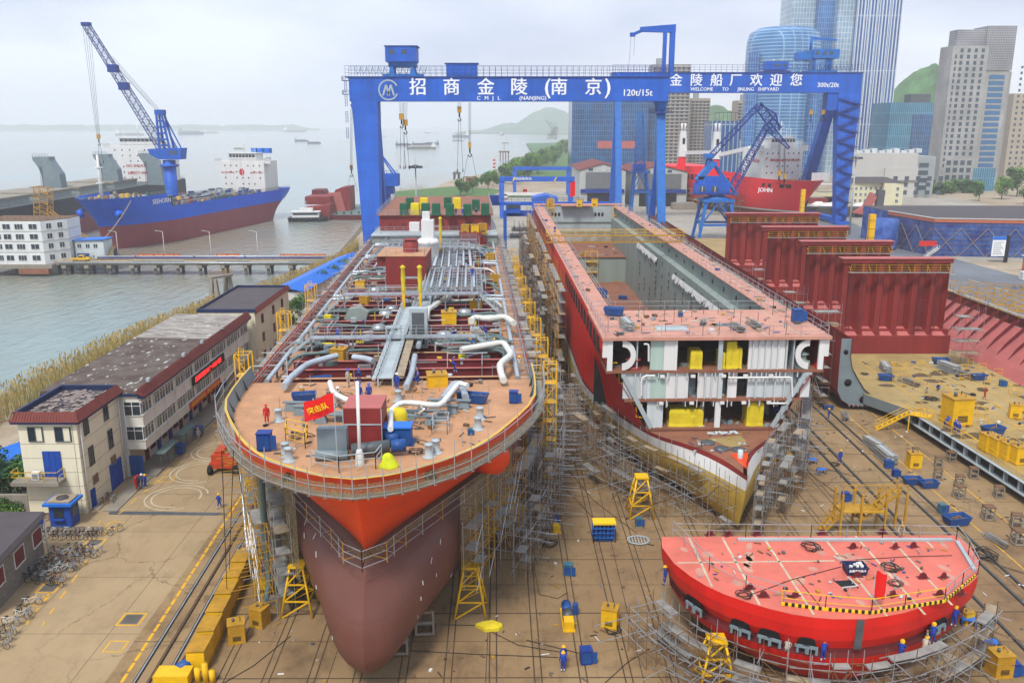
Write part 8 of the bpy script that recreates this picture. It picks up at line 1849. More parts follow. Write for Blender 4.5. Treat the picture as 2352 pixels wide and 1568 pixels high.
scaffold('tall scaffold along the left flank of the tanker hull',[(S_(lambda s:-hb1(s),13,40),0,lambda f:9+5*f,-1,dict(step=1.8,width=1.4,brace=.6)),(S_(lambda s:-hb1(s)-1.8,12,40),0,lambda f:7+6*f,-1,dict(step=1.9,brace=.9,jitter=1.6,plank=.12,mats=('yellow_old','steel'))),(S_(-15.0,40,150),0,15.5,-1,dict(step=3,dz=2.1))],W1(40,-14,0),lambda tb,pb,nb:sidenet(nb,-1))
h2=lambda s:H2.hbs(5.6,s)+.9
S2_=lambda t,s0,s1,n=12:[W2(s0+(s1-s0)*k/n,t(s0+(s1-s0)*k/n)if callable(t)else t,0)for k in range(n+1)]
scaffold('dense rusty scaffold wrapping the left side of the open hold hull',[(S2_(lambda s:-h2(s),1,38),0,lambda f:6.2+1.5*f,-1,dict(step=2,dz=1.8,jitter=1.8,brace=.7,plank=.3,width=.8)),(S2_(lambda s:-(h2(s)+2.2),4,38),0,lambda f:5+2*f,-1,dict(step=2.8,jitter=2.4,brace=.6,plank=.08)),(S2_(lambda s:-(h2(s)+4.4),6,40),0,lambda f:4+10*f,-1,dict(step=2.2,dz=1.8,jitter=2.6,brace=.8,plank=.08)),(S2_(-13.9,50,168),0,17.5,-1,dict(step=2.4,dz=1.8,mats=('rust_post','yellow_old'))),(S2_(-16.2,56,165),0,14,-1,dict(step=3.2,dz=2,plank=.3,mats=('rust_post','steel_dark')))],W2(60,-15,0))
scaffold('silver scaffold round the right side of the yellow primed bow',[(S2_(lambda s:h2(s),1,16,6),0,lambda f:6.5+3*f,1,dict(step=1.5,dz=1.6,jitter=1.4,brace=.8,plank=.5,width=.9)),(S2_(lambda s:h2(s)+1.8,6,26,6),0,lambda f:6+6*f,1,dict(step=2,jitter=1.5)),(S2_(13.7,28,168),8,17.5,1,dict(step=3,dz=2.2))],W2(12,6,0))
def blkx(tb,pb,nb):pass
ringp=[cc+(p-cc)*1.06 for p in R0[1:-1]]
scaffold('plank decked scaffold under the red bow block',[([V((p.x,p.y,0))for p in ringp[1:12]],0,4.6,1,dict(step=1.4,dz=1.3,width=.9,jitter=1.6,brace=.9,plank=.5)),([V((p.x,p.y,0))for p in[cc+(v-cc)*1.22 for v in R0[2:9]]],0,3.6,1,dict(step=1.9,dz=1.5,width=.9,jitter=2.2,plank=.12,brace=.9)),([V((p.x,p.y,0))for p in ringp[11:19]],0,4.0,1,dict(step=1.5,dz=1.4,width=.9,jitter=1.5,brace=.8,plank=.5))],(28,56,0))
scaffold('light scaffold along the edge between the open hull and the bulkheads',[([(46.4,122,0),(46.4,180,0),(46,290,0)],0,11.5,-1,dict(step=3,dz=2.1,mats=('rust_post','steel')))],(46,150,0))
scaffold('brown scaffold on the far flank of the bulkhead hull',[([(85,92,0),(82.8,180,0),(81.8,290,0)],0,10.5,1,dict(step=3,dz=2,mats=('rust_post','yellow_old')))],(84,130,0))
for x,y,lb in((74.2,139,'scaffold tower at the right foot of the nearest bulkhead'),(52.5,160,'scaffold tower at the left end of the second bulkhead'),(52.5,143,'scaffold tower at the left end of the nearest bulkhead'),(52,186,'scaffold tower at the left end of the third bulkhead')):
 scaffold(lb,[([(x-2,y,0),(x+2,y,0)],TT,11.5,1,dict(step=2,dz=2,width=2))],(x,y,TT))
yf=thing('scaffold_frames','yellow steel frames stacked in a big lattice beside the road','frame stack',(98,175,0));yf.name='frame_stack'
b=MB();b.m('yellow_old')
for i in range(6):
 for j in range(4):
  for k in range(3):
   o=V((97+i*3+q.uniform(-.3,.3),172+j*7-i*1.5,k*2.2));
   for a,c in(((0,0,0),(0,0,2.2)),((0,0,2.2),(3.4,0,2.2)),((0,0,1.1),(3.4,0,1.1)),((0,0,2.2),(0,5,2.2)),((0,0,0),(3.4,0,2.2))):b.bar(o+V(a),o+V(c),.07,4)
part('frame',b,yf)
for k in range(9):s=37+k*11;ytower('orange yellow ladder tower on the right flank of the tanker, '+('nearest the bow','second from the bow','third from the bow','fourth from the bow','fifth from the bow','sixth from the bow','seventh from the bow','eighth from the bow','farthest from the bow')[k],W1(s,16.4,0),0,15.5,1.4,1.3,group='ladder towers beside the tanker')
for s,lb in((37,'yellow ladder tower between the long office and the tanker'),(58,'yellow tower beside the rear cream block'),(78,'yellow tower on the tanker side near the blue roof')):ytower(lb,W1(s,-16.8,0),0,17,1.5,1.5)
for(x,y,lb)in((690,1400,'yellow steel prop tower under the left of the bulb'),(1082,1402,'yellow steel prop tower under the right of the bulb'),(1470,1180,'large yellow lattice prop beside the yellow primed bow'),(1795,1120,'yellow prop tower right of the yellow primed bow'),(1640,1560,'yellow ladder prop under the left of the bow block')):
 p=P(x,y,0);t=thing('prop_tower',lb,'prop',p);b=MB();b.m('yellow');h=4.3 if y<1500 else 3.4;w0,w1=1.35,.55
 for sx in(-1,1):
  for sy in(-1,1):b.bar(p+V((sx*w0,sy*w0,0)),p+V((sx*w1,sy*w1,h)),.1,6)
  for k in range(3):
   z0,z1=h*k/3,h*(k+1)/3;wa,wb=w0+(w1-w0)*k/3,w0+(w1-w0)*(k+1)/3
   b.bar(p+V((-wb,sx*wb,z1)),p+V((wb,sx*wb,z1)),.08,4).bar(p+V((sx*wb,-wb,z1)),p+V((sx*wb,wb,z1)),.08,4).bar(p+V((-wa,sx*wa,z0)),p+V((wb,sx*wb,z1)),.07,4).bar(p+V((sx*wa,wa,z0)),p+V((sx*wb,-wb,z1)),.07,4)
 b.box(p+V((0,0,h+.1)),(1.4,1.4,.15));part('frame',b,t)
def proto(name,cat,fn):
 t=thing(name,'x',cat);fn(t);return Proto(t)
def g_box(t,my='yellow'):
 b=MB();b.m(my).box((0,0,.85),(1.25,1.2,1.5)).m('yellow_old').box((0,0,1.63),(1.32,1.27,.07)).box((0,0,.06),(1.3,1.25,.1));part('case',b,t)
 b=MB();b.m('black')
 for k in range(4):b.bx(-.3,.3,-.62,-.601,.3+k*.1,.35+k*.1)
 part('vent',b,t);b=MB();b.m('steel_dark').bar((-.2,0,1.66),(-.2,0,1.9),.1,7).tube([(.3,-.2,1.66),(.3,-.2,1.85),(.3,.25,1.85),(.3,.25,1.66)],.03,4);part('lifting_handle',b,t)
def g_motor(t):
 b=MB();b.m('blue_bin').bar((0,.2,.6),(0,1.5,.6),.42,10).m('steel_dark').bar((0,-.7,.55),(0,.2,.55),.46,10);part('motor',b,t)
 b=MB();b.m('yellow').box((0,-1.3,.5),(.8,1.0,.75)).bx(-.5,.5,-1.9,1.6,.02,.14);part('gear_case',b,t);b=MB();b.m('blue_bin').box((.75,.9,.5),(.45,.5,.9));part('switch_box',b,t)
def g_cab(t,my='blue_bin'):
 b=MB();b.m(my).box((0,0,.7),(1.0,.9,1.3)).box((0,0,1.4),(1.1,1.0,.06));part('case',b,t);b=MB();b.m('blue_bin').T=None;b.m('blue_bin').bx(.52,.95,-.42,-.38,.15,1.25).bx(-.4,.4,-.47,-.452,.2,1.2);part('door',b,t)
def g_skip(t):
 b=MB();b.m('blue_bin');lo,hi=(1.0,.55),(1.3,.75)
 R_=lambda a,c,z:[V((sx*a,sy*c,z))for sx,sy in((-1,-1),(1,-1),(1,1),(-1,1))]
 b.loft([R_(1.0,.55,.08),R_(1.3,.75,1.0),R_(1.2,.66,1.0),R_(1.0,.5,.5)],True,True);part('body',b,t);b=MB();b.m('rust_post')
 for k in range(14):a=V((q.uniform(-.9,.9),q.uniform(-.4,.4),.62));b.box(a,(q.uniform(.2,.6),q.uniform(.1,.3),q.uniform(.1,.4)),q.uniform(0,3))
 part('scrap',b,t)
def g_crib(t):
 b=MB();b.m('concrete')
 for sx in(-1,1):
  for sy in(-1,1):b.beam((sx*.55,sy*.55,0),(sx*.55,sy*.55,1.7),.14,.14)
 for z in(.1,.9,1.65):
  for s in(-1,1):b.beam((-.6,s*.55,z),(.6,s*.55,z),.14,.12).beam((s*.55,-.6,z),(s*.55,.6,z),.14,.12)
 part('frame',b,t);b=MB();b.m('rust_post').bx(-.65,.65,-.65,.65,1.72,1.8).bx(-.75,.75,-.75,.75,.0,.04);part('plate',b,t)
def g_stack(t):
 b=MB();b.m('plank')
 for k in range(9):
  for j in range(3):b.m('plank' if(k+j)%3 else 'grey_light').box((j*.42-.42+q.uniform(-.04,.04),q.uniform(-.15,.15),.12+k*.13),(.4,3.4,.1))
 part('plank',b,t)['kind']='stuff';b=MB();b.m('wood').bx(-.7,.7,-1,-.85,0,.06).bx(-.7,.7,.85,1,0,.06);part('bearer',b,t)
def g_tubes(t):
 b=MB()
 for k in range(26):a=V((q.uniform(-.5,.5),q.uniform(-.3,.3),.06+(k%6)*.09));b.m(q.choice(('steel','rust_post','plank'))).bar(a-V((q.uniform(-.2,.2),1.7,0)),a+V((q.uniform(-.2,.2),1.7,0)),.05,4)
 part('tube',b,t)['kind']='stuff'
def g_stool(t):
 b=MB();b.m('roof_blue').box((0,0,.72),(1.2,.7,.07));part('top',b,t)
 for sx in(-1,1):
  for sy in(-1,1):b=MB();b.m('blue_bin').beam((sx*.55,sy*.3,0),(sx*.55,sy*.3,.68),.07,.07);part('leg',b,t)
def g_coil(t):
 b=MB();b.m('cable');pts=[V((cos(a*.5)*(.6+.25*sin(a*.7)),sin(a*.5)*(.55+.2*cos(a*.9)),.04+a*.004))for a in range(46)];b.tube(pts,.035,4,False);part('cable',b,t)
PR=dict(box=proto('power_box','power box',g_box),motor=proto('winch_motor','winch',g_motor),cab=proto('switch_cabinet','cabinet',g_cab),skip=proto('scrap_skip','skip',g_skip),crib=proto('support_crib','support stand',g_crib),stack=proto('plank_stack','plank stack',g_stack),tubes=proto('tube_bundle','tube bundle',g_tubes),stool=proto('work_bench','bench',g_stool),coil=proto('cable_coil','cable coil',g_coil))
PV=dict(box=[PR['box'],proto('power_box','power box',lambda t:g_box(t,'yellow_old'))],cab=[PR['cab'],proto('switch_cabinet','cabinet',lambda t:g_cab(t,'blue_dark')),proto('switch_cabinet','cabinet',lambda t:g_cab(t,'grey_teal'))])
FD,MDZ=16.62,MD+.02
for kind,c,x,y,z,s,lb in(('box',C8,1735,775,0,1.15,'yellow power box behind the far end of the long yellow girder'),('box',C8,1768,962,0,1.15,'yellow power box beside the hanging dark hose'),('box',C8,1600,1278,0,1.2,'yellow power box standing alone right of the long girder'),('box',C8,1755,1172,0,1.15,'yellow framed box with drum beside the white sheet'),('box',C4,138,390,0,1.1,'small yellow box on the slip right of the tall ladder tower'),('box',C4,492,1232,0,1.2,'yellow box with a black hose alone on the open slip'),('motor',C4,88,262,0,1,'blue and yellow winch farthest up the slip strip'),('motor',C4,160,660,0,1.1,'blue and yellow winch in the middle of the slip strip'),('motor',C4,245,1200,0,1.2,'blue black and yellow winch nearest the two workers'),('cab',C4,115,160,0,.9,'blue cabinet far up the slip beside the tanker'),('cab',C4,250,938,0,1,'open blue cabinet in the middle of the slip'),('cab',C4,352,1448,0,1.1,'blue cabinet with its door open near the two workers'),('coil',C4,510,1262,0,1.2,'black cable coil in front of the lone yellow box'),('coil',C4,140,765,0,1.4,'heap of black cable beside the middle winch'),('cab',C4,657,655,0,.8,'low blue cabinet at the foot of the big yellow prop'),('box',C1,1468,1050,MDZ,1.7,'large yellow cabinet amidships on the tanker deck'),('box',C1,1640,1045,MDZ,1.0,'yellow box just right of the large midship cabinet'),('box',C1,1803,722,MDZ,1.3,'yellow box near the right rail below the blue container'),('box',C1,1772,570,MDZ,1.5,'tall yellow box beside the blue deck container'),('box',C1,1662,925,MDZ,1.2,'yellow box under the right stair platform'),('box',C1,1592,1185,MDZ,1.2,'yellow box behind the front right crosswalk'),('box',C1,852,885,MDZ,1.2,'yellow box under the left stair of the platform'),('box',C1,662,1315,MDZ,1.4,'yellow box under the front left crosswalk'),('box',C1,817,775,MDZ,1.3,'yellow box left of the maroon deck block'),('box',C1,1382,1548,MDZ,1.7,'yellow cabinet at the forecastle break beside the white pipe'),('box',C9,1205,1150,18,1.5,'leftmost of three yellow boxes on the red casing aft'),('box',C9,1290,1150,18,1.5,'middle of three yellow boxes on the red casing aft'),('box',C9,1365,1140,18,1.5,'rightmost of three yellow boxes on the red casing aft'),('skip',C1,525,1452,MDZ,1.0,'dark blue skip at the left rail below the crosswalk'),('skip',C2,450,192,FD,1.3,'dark skip of pale rubble at the left of the forecastle'),('cab',C1,1705,535,MDZ,1.9,'blue deck container beside the tall yellow box'),('cab',C2,258,425,FD,1.6,'blue generator at the left bulwark of the tanker bow'),('skip',C2,1290,195,FD,1.3,'teal blue bin at the right end of the forecastle break'),('cab',C2,1210,180,FD,.8,'small blue box beside the white pipe bend'),('cab',C2,1475,195,FD,1.2,'grey blue machine box at the right bulwark'),('cab',C2,1262,352,FD,.6,'small pale box on a post at the right of the bow'),('coil',C2,1000,440,FD,1.3,'tangled cable on the tan deck near the bow right'),('coil',C2,410,370,FD,1.0,'cable and rope by the yellow fence on the bow'),('skip',C3,636,800,17.85,1.2,'blue skip at the rear left of the pink top deck'),('stack',C3,715,885,17.85,.9,'sheet covered plank stack at the left of the pink top deck'),('tubes',C3,1200,850,17.85,.8,'steel scrap bundle in the middle of the pink top deck'),('tubes',C3,1412,888,17.85,1.0,'loose tube bundle right of the middle on the pink top deck'),('tubes',C3,1515,868,17.85,1.0,'tube bundle on pallets near the right of the pink top deck'),('cab',C3,1782,842,17.85,1.4,'blue cabinet at the right end of the pink top deck'),('cab',C3,1048,808,17.85,.5,'small dark welding set on the pink top deck'),('box',C3,232,118,18,1.4,'yellow box at the far left end of the open hull'),('box',C3,420,120,18.5,1.4,'yellow box in the middle of the far bulkhead top'),('box',C3,514,120,18.5,1.5,'yellow box right of the middle on the far bulkhead top'),('skip',C3,690,700,1,1,'blue skip down on the hold floor'),('cab',C3,550,690,1,2.0,'grey green container down at the left of the hold'),('stack',C6,1480,140,0,1.1,'high stack of pale scaffold planks on the right track'),('stack',C6,1400,60,0,.9,'second plank stack behind the high one'),('box',C6,1655,182,0,1.3,'dull yellow box left of the stacked support stands'),('cab',C6,1492,188,0,.9,'blue cabinet in front of the high plank stack'),('cab',C6,1540,242,0,.8,'slim blue cabinet in front of the dull yellow box'),('skip',C6,1648,290,0,1.0,'dark blue skip left of the pair of skips'),('skip',C6,1748,312,0,1.0,'dark blue skip right of the pair of skips'),('crib',C6,1668,110,0,.8,'white support stand farthest behind the dull yellow box'),('crib',C6,1812,178,0,.95,'rusty support stand behind the white one'),('crib',C6,1808,256,0,.95,'white support stand beside the dark skip'),('crib',C6,1944,300,0,1.0,'rusty support stand under the grey floor edge'),('crib',C6,1940,372,0,1.1,'rusty white stand in front of the one under the floor edge'),('crib',C6,2122,508,0,1.15,'pale lone support stand right of the grey skip'),('crib',C6,2300,560,0,1.15,'rusty stand at the right edge, rear of two'),('crib',C6,2310,665,0,1.2,'rusty stand at the right edge, front of two'),('crib',C6,1890,145,0,1,'rusty stand carrying the grey floor edge, leftmost of three'),('crib',C6,2030,250,0,1,'pale stand carrying the grey floor edge, middle of three'),('crib',C6,2190,370,0,1,'pale stand carrying the grey floor edge, nearest of three'),('cab',C6,1832,470,0,.9,'small bright blue bin left of the grey blue skip'),('skip',C6,1922,545,0,1.25,'grey blue skip with lettered end on the open slip'),('stool',C6,1075,228,0,.9,'blue bench beside the right track behind the bow block'),('stool',C6,1018,165,0,.9,'bench painted over beside the scaffold foot right of the yellow bow'),('cab',C6,965,125,0,.8,'blue cabinet beside the scaffold foot right of the yellow bow'),('cab',C6,1225,395,0,.9,'blue cabinet beside the yellow stair block'),('stool',C6,2125,1325,0,1,'bright blue bench right of the bow block'),('stool',C6,2000,1185,0,1,'dark bench at the right shoulder of the bow block'),('box',C6,1985,1165,0,.8,'small yellow box behind the dark bench'),('box',C6,2190,1480,0,1.3,'yellow box at the bottom right corner'),('cab',C6,2272,1490,0,1.0,'blue cabinet beside the yellow box in the bottom right corner'),('coil',C6,2100,740,0,2,'black cable loops at the right of the bow block'),('coil',C6,1160,170,0,1,'cable loop beside the walking worker track'),('tubes',C6,2175,655,0,.8,'rusty scrap pile on the right slip'),('coil',C6,1010,690,7.03,1.3,'tangled cable at the rear of the pink block deck'),('coil',C6,1510,820,7.03,1.2,'tangled cable right of the lettered bin on the block deck'),('coil',C6,590,990,7.03,1.0,'cable tangle at the front left of the block deck'),('coil',C6,1545,920,7.03,.9,'loose cable loop behind the block flag'),('box',C5,1130,1478,TT,2.6,'largest yellow cabinet on the tan tank top'),('skip',C5,692,1208,TT,1.1,'blue skip at the left of the tan tank top'),('skip',C5,1272,1205,TT,1.1,'blue skip in the middle rear of the tan tank top'),('skip',C5,1362,1545,TT,1.3,'dark blue lettered bin at the front of the tan tank top'),('stack',C5,690,1150,TT,1,'pale plank stack at the rear left of the tan tank top'),('stack',C5,1085,1150,TT,1.1,'brown plank stack in the middle rear of the tan tank top'),('tubes',C5,840,1228,TT,1.1,'tube bundle left of the middle on the tan tank top'),('tubes',C5,1190,1185,TT,1.3,'long tube bundle running beside the blue skip on the tank top'),('box',C5,1500,1440,TT,1.3,'yellow box at the right edge, first of the row on the tank top'),('coil',C5,980,1330,TT,1.6,'cable loops in the middle of the tan tank top'),('coil',C5,1300,1270,TT,1.2,'black hose rings beside the red worker'),('skip',C5,1035,1105,TT,1.2,'dark bin at the rear of the tank top below the bulkhead'),('coil',C5,560,1170,TT,1,'hose ring near the curved wing of the tank top'),('cab',C5,1420,1245,TT,.9,'white sheeted cabinet at the right of the tank top'),('skip',C5,330,1390,0,.7,'small blue box beside the lone worker right of the cut hull'),('tubes',C5,440,1440,0,1,'rusty pallet frame pile left of the yellow tank top stair')):
 (q.choice(PV[kind])if kind in PV else PR[kind]).put(PK(c,x,y,z),q.uniform(-.35,.35)if kind!='coil' else q.uniform(0,6),lb,None,s*(.8 if c==C2 else 1)*{'box':.88,'cab':.8,'skip':.82,'motor':.85,'coil':.85,'crib':.72}.get(kind,1))
for k,(x,y)in enumerate(((3950,1800),(3990,1818),(4030,1835),(4070,1850))):PR['box'].put(P(x/1.7411,y/1.7411,TT),.1,'yellow box in the right edge row on the tank top, '+('rear','second','third','nearest')[k],None,1.3)
t=thing('yellow_girder','long yellow segmented box girder lying along the crane rails','girder',PK(C8,1480,1100,0));a,c=PK(C8,1325,1500,0),PK(C8,1660,770,0)
for k in range(6):
 p,e=a.lerp(c,k/6),a.lerp(c,(k+.96)/6);b=MB();b.m('yellow').beam(p+V((0,0,.95)),e+V((0,0,.85)),1.35,1.5).m('yellow_old').beam(p+V((0,0,1.83)),e+V((0,0,1.63)),1.45,.06).beam(p+V((0,0,.08)),e+V((0,0,.08)),1.55,.12).m('grey_light')
 for f in(.25,.7):b.m('yellow_old' if(k*2+(f>.5))%3 else 'grey_light').lathe(p.lerp(e,f)+V((0,0,1.66)),[(.36,0),(.36,.03),(.01,.04)],10)
 part('segment',b,t)
b=MB();p=PK(C8,1240,1530,0);b.m('blue_bin').bar(p+V((-.4,0,.7)),p+V((.5,1.4,.7)),.45,9);solo('gas_cylinder',b,'bright blue cylinder at the near end of the yellow girder','cylinder',loc=p)
b=MB();p=PK(C8,1390,1560,0);b.m('yellow')
for dx,h in((-.6,1.2),(0,1.6),(.5,1.0),(-2.6,.8)):b.bar(p+V((dx,0,0)),p+V((dx,0,h)),.24,8)
b.box(p+V((-2.4,0,.5)),(2.6,1.4,.9));solo('pump_base',b,'yellow valve block at the near end of the long girder','pump',loc=p)
b=MB();p=PK(C8,1765,170,0);b.m('green_grey_pipe');b.tube([PK(C8,1758,170,13),PK(C8,1775,400,9),PK(C8,1800,700,4),PK(C8,1815,900,1.2),PK(C8,1790,1040,.3)],.3,8);solo('ventilation_hose',b,'dark green ventilation hose hanging from the tanker bow gallery to the slip','hose',loc=p)
b=MB();b.m('white_cloth');A=[PK(C8,1850,985,2.4),PK(C8,1830,1020,1.2),PK(C8,1800,1045,.5)];b.loft([[v+V((-.3,0,.2))for v in A],[v+V((.4,.2,-.1))for v in A]],False,False);solo('white_sheet',b,'white sheet hanging by the yellow framed box','sheet',loc=A[2])
t=thing('boom_lift','orange boom lift on black wheels beside the tanker bow','boom lift',PK(C8,1515,150,0));p=PK(C8,1515,150,0)
b=MB();b.m('orange_lift').box(p+V((0,.6,1.1)),(3.2,2.4,.7)).box(p+V((.1,.8,1.9)),(3.0,2.2,.9)).box(p+V((-.5,2,2.5)),(1,4,.6)).beam(p+V((.8,0,2.6)),p+V((.6,5.5,2.7)),.7,.7);part('chassis',b,t)
for sx in(-1.5,1.5):
 for sy in(-.6,1.9):b=MB();b.m('rubber').bar(p+V((sx-.2,sy,.6)),p+V((sx+.2,sy,.6)),.6,12);part('wheel',b,t)
t=thing('gas_rack','rack of blue gas cylinders with a yellow top on the open slip','gas rack',PK(C4,455,738,0));p=PK(C4,455,738,0)
for k in range(10):b=MB();b.m('blue_bin').lathe(p+V((-.8+(k%5)*.4,-.3+(k//5)*.6,.1)),[(.17,0),(.17,1.6),(.06,1.8),(.06,1.95)],8);part('gas_cylinder',b,t)
b=MB();b.m('roof_blue').rail([p+V(v)for v in((-1.1,-.6,.05),(1.1,-.6,.05),(1.1,.6,.05),(-1.1,.6,.05),(-1.1,-.6,.05))],1.5,.05,2.2,2).m('letter_yellow').box(p+V((0,0,2.05)),(2.3,1.3,.18));part('frame',b,t)
b=MB();p=PK(C4,657,745,0);b.m('grey_light');b.tube([p+V((1.1*cos(k*.4),.9*sin(k*.4),.15))for k in range(17)],.07,5)
for k in range(7):b.bar(p+V((-.9+k*.3,-.7,.15)),p+V((-.9+k*.3,.7,.15)),.05,4)
solo('round_grating',b,'round steel grating lying on the open slip','grating',loc=p)
t=thing('stair_block','rusty yellow stair and platform frame standing behind the bow block','stair',PK(C6,1360,600,0));p=PK(C6,1350,590,0);b=MB();b.m('yellow_old')
for dx in(-3,-1,1.5,3.5):
 for dy in(-1,1):b.beam(p+V((dx,dy,0)),p+V((dx,dy,4.6)),.2,.2)
b.stair(p+V((-1,0,1.4)),p+V((3,0,4.6)),1.2,(0,1,0)).stair(p+V((-4.6,0,0)),p+V((-2.6,0,2.6)),1.2,(0,1,0)).rail([p+V((-3,-1,4.6)),p+V((3.5,-1,4.6))],1,.05,2).beam(p+V((-3,0,2.6)),p+V((1.5,0,2.6)),2,.12);part('frame',b,t)
t=thing('access_stair','yellow access stair climbing to the cut edge of the tank top','stair',PK(C5,700,1500,0));p=P(2010,985,0);b=MB();b.m('yellow').stair(p,V((54.5,113.5,2.6)),1.2,(.3,1,0));e=V((54.5,113,2.6));b.beam(e,e+V((2,-1.5,0)),1.6,.1).rail([e+V((0,-.8,0)),e+V((2,-2.3,0))],1.1,.05,1)
for v in((-.4,-.5),(1.8,-2)):b.bar((e.x+v[0],e.y+v[1],0),(e.x+v[0],e.y+v[1],2.6),.1,5)
part('frame',b,t)
t=thing('lettered_bin','dark blue lettered scrap bin standing on the pink block deck','bin',PK(C6,1285,850,BZ));p=PK(C6,1285,845,BZ);b=MB();b.m('navy').loft([[p+V((sx*1.2,sy*.8,0.02))for sx,sy in((-1,-1),(1,-1),(1,1),(-1,1))],[p+V((sx*1.35,sy*.95,1.15))for sx,sy in((-1,-1),(1,-1),(1,1),(-1,1))],[p+V((sx*1.25,sy*.85,1.15))for sx,sy in((-1,-1),(1,-1),(1,1),(-1,1))],[p+V((sx*1.1,sy*.7,.6))for sx,sy in((-1,-1),(1,-1),(1,1),(-1,1))]]);part('body',b,t)
part('lettering',text('金属类垃圾斗',.36,'letter_white',plane_at(p+V((0,-.93,.7)),(1,0,0)),.01,.01),t);b=MB();b.m('white_cloth')
for k in range(9):b.box(p+V((q.uniform(-.8,.8),q.uniform(-.5,.5),q.uniform(.9,1.35))),(.4,.3,.25),q.uniform(0,3))
part('rubbish',b,t);t.scale=(.62,)*3
flag('red_flag','narrow red flag drooping at the striped edge of the bow block',PK(C6,1392,1085,BZ),3.2,.85,2.0,1)
flag('red_flag','small red flag at the far end of the open hull',PK(C3,392,118,18.4),7,1.4,4.0,-1)
b=MB();p=PK(C2,1360,1300,0);b.m('yellow_cloth');b.loft([[p+V((r_*1.7*cos(a*.7)*(1+.3*sin(a*2)),r_*sin(a*.7)*(1+.2*cos(a*3)),z_))for a in range(9)]for r_,z_ in((.62,.02),(.6,.3),(.3,.6),(.08,.62))],smooth=False);solo('yellow_tarp',b,'crumpled yellow sheet over gear on the slip right of the bulb','tarpaulin',loc=p)
for x,y,h,lb in((1040,1310,2.2,'white slotted keel stand right of the bulb'),(910,1405,2.2,'white slotted keel stand under the bulb')):PR['crib'].put(PK(C2,x,y,0),.1,lb,None,1.3)
for x,y,lb in((1192,545,'stack of dark angle steel in front of the overhead crane'),(1195,530,'second stack of dark steel behind the first')):
 p=P(x,y,0);b=MB();b.m('steel_dark')
 for k in range(9):
  for j in range(4):b.box(p+V((-3+k*.75,j*1.6-2,.5+(k%2)*.1)),(.55,1.4,1.2),.3)
 solo('steel_stack',b,lb,'steel stack',loc=p)
for x0,x1,y,h,mt_,lb in((1700,1900,468,3,'oxide','long maroon hull plate lying behind the rear gantry leg'),(1960,2010,500,5,'oxide_pale','curved pink and grey ship section on stands beside the blue netting'),(1545,1600,482,3,'concrete','grey ballast block stack beside the blue crane foot'),(1460,1545,455,3,'oxide_pale','low pink block with scaffold beyond the open hull')):
 a,c=P(x0,y,0),P(x1,y,0);b=MB();b.m(mt_)
 if mt_=='oxide_pale' and x0>1900:b.prism([a+V((0,0,2)),a+V((6,0,1)),c+V((0,0,9)),c+V((-2,0,11)),a+V((5,0,5))],(0,4,0)).m('steel_dark').prism([c+V((.2,0,3)),c+V((3,0,2)),c+V((3.5,0,12)),c+V((.5,0,12.5))],(0,3,0)).bx(a.x,a.x+.6,a.y,a.y+2,0,2)
 else:b.bx(a.x,c.x,a.y,a.y+6,.05,h).m('plank').bx(a.x+1,c.x-1,a.y+1,a.y+5,h+.01,h+.3)
 solo('ship_section',b,lb,'ship section',loc=a)
for k,(x,y)in enumerate(((1880,475),(1900,478),(1920,474),(1975,478),(1990,482))):
 p=P(x,y,0);b=MB();b.m('white_cloth').loft([[p+V((a*3.5*r_,c_*2*r_,z_))for a,c_ in((-1,-1),(.2,-1.2),(1,-1),(1,1),(-1,1))]for r_,z_ in((1,0),(.9,1.2),(.4,2.6))]);solo('covered_heap',b,'white sheeted heap in the far yard beside the rear gantry foot','covered heap','white sheeted heaps',p)
def truck(label,x,y,m_,l_,Y=None):
 p=P(x,y,0);t=thing('lorry',label,'lorry',p);b=MB();b.m(m_).bx(p.x-1.3,p.x+1.3,p.y,p.y+2.2,.7,3.2);part('cab',b,t);b=MB();b.m('grey_light' if l_<7 else 'green_cloth').bx(p.x-1.3,p.x+1.3,p.y+2.3,p.y+l_,.9,2.4);part('load_bed',b,t);b=MB();b.m('glass_dark').bx(p.x-1.1,p.x+1.1,p.y-.03,p.y-.005,1.9,2.9);part('windscreen',b,t)
 for dx in(-1.15,1.15):
  for dy in(1,l_-1.4):b=MB();b.m('rubber').bar((p.x+dx-.15,p.y+dy,.5),(p.x+dx+.15,p.y+dy,.5),.5,10);part('wheel',b,t)
truck('red lorry parked under the far low gantry crane',1206,447,'red_ship',8);truck('green lorry beside the blue sheet metal hall',1245,462,'green_cloth',9);truck('white truck by the boundary hoarding',1160,458,'white',6)
a=P(1160,455,0);b=MB();b.m('white').bx(a.x,a.x+22,a.y+5,a.y+5.3,0,2.8).bx(a.x+40,a.x+58,a.y+5,a.y+5.3,0,2.8).m('grass').bx(a.x+1,a.x+21,a.y+4.95,a.y+4.99,.1,1.0);solo('hoarding',b,'white hoarding panels along the far yard below the low gantries','hoarding',loc=a)
m=bpy.data.materials.new('blue_net');m.use_nodes=True;n,l,bb=nodes_of(m);MATS['blue_net']=m;bb.inputs['Roughness'].default_value=.85
tc_=n.new('ShaderNodeTexCoord');z_=n.new('ShaderNodeTexNoise');z_.inputs['Scale'].default_value=.35;z_.inputs['Detail'].default_value=6;l.new(tc_.outputs['Object'],z_.inputs['Vector']);r_=n.new('ShaderNodeValToRGB');e_=r_.color_ramp.elements;e_[0].position=.35;e_[1].position=.7;e_[0].color=lin('#123a86')+(1,);e_[1].color=lin('#4a6fb0')+(1,);l.new(z_.outputs[0],r_.inputs[0]);l.new(r_.outputs[0],bb.inputs['Base Color'])
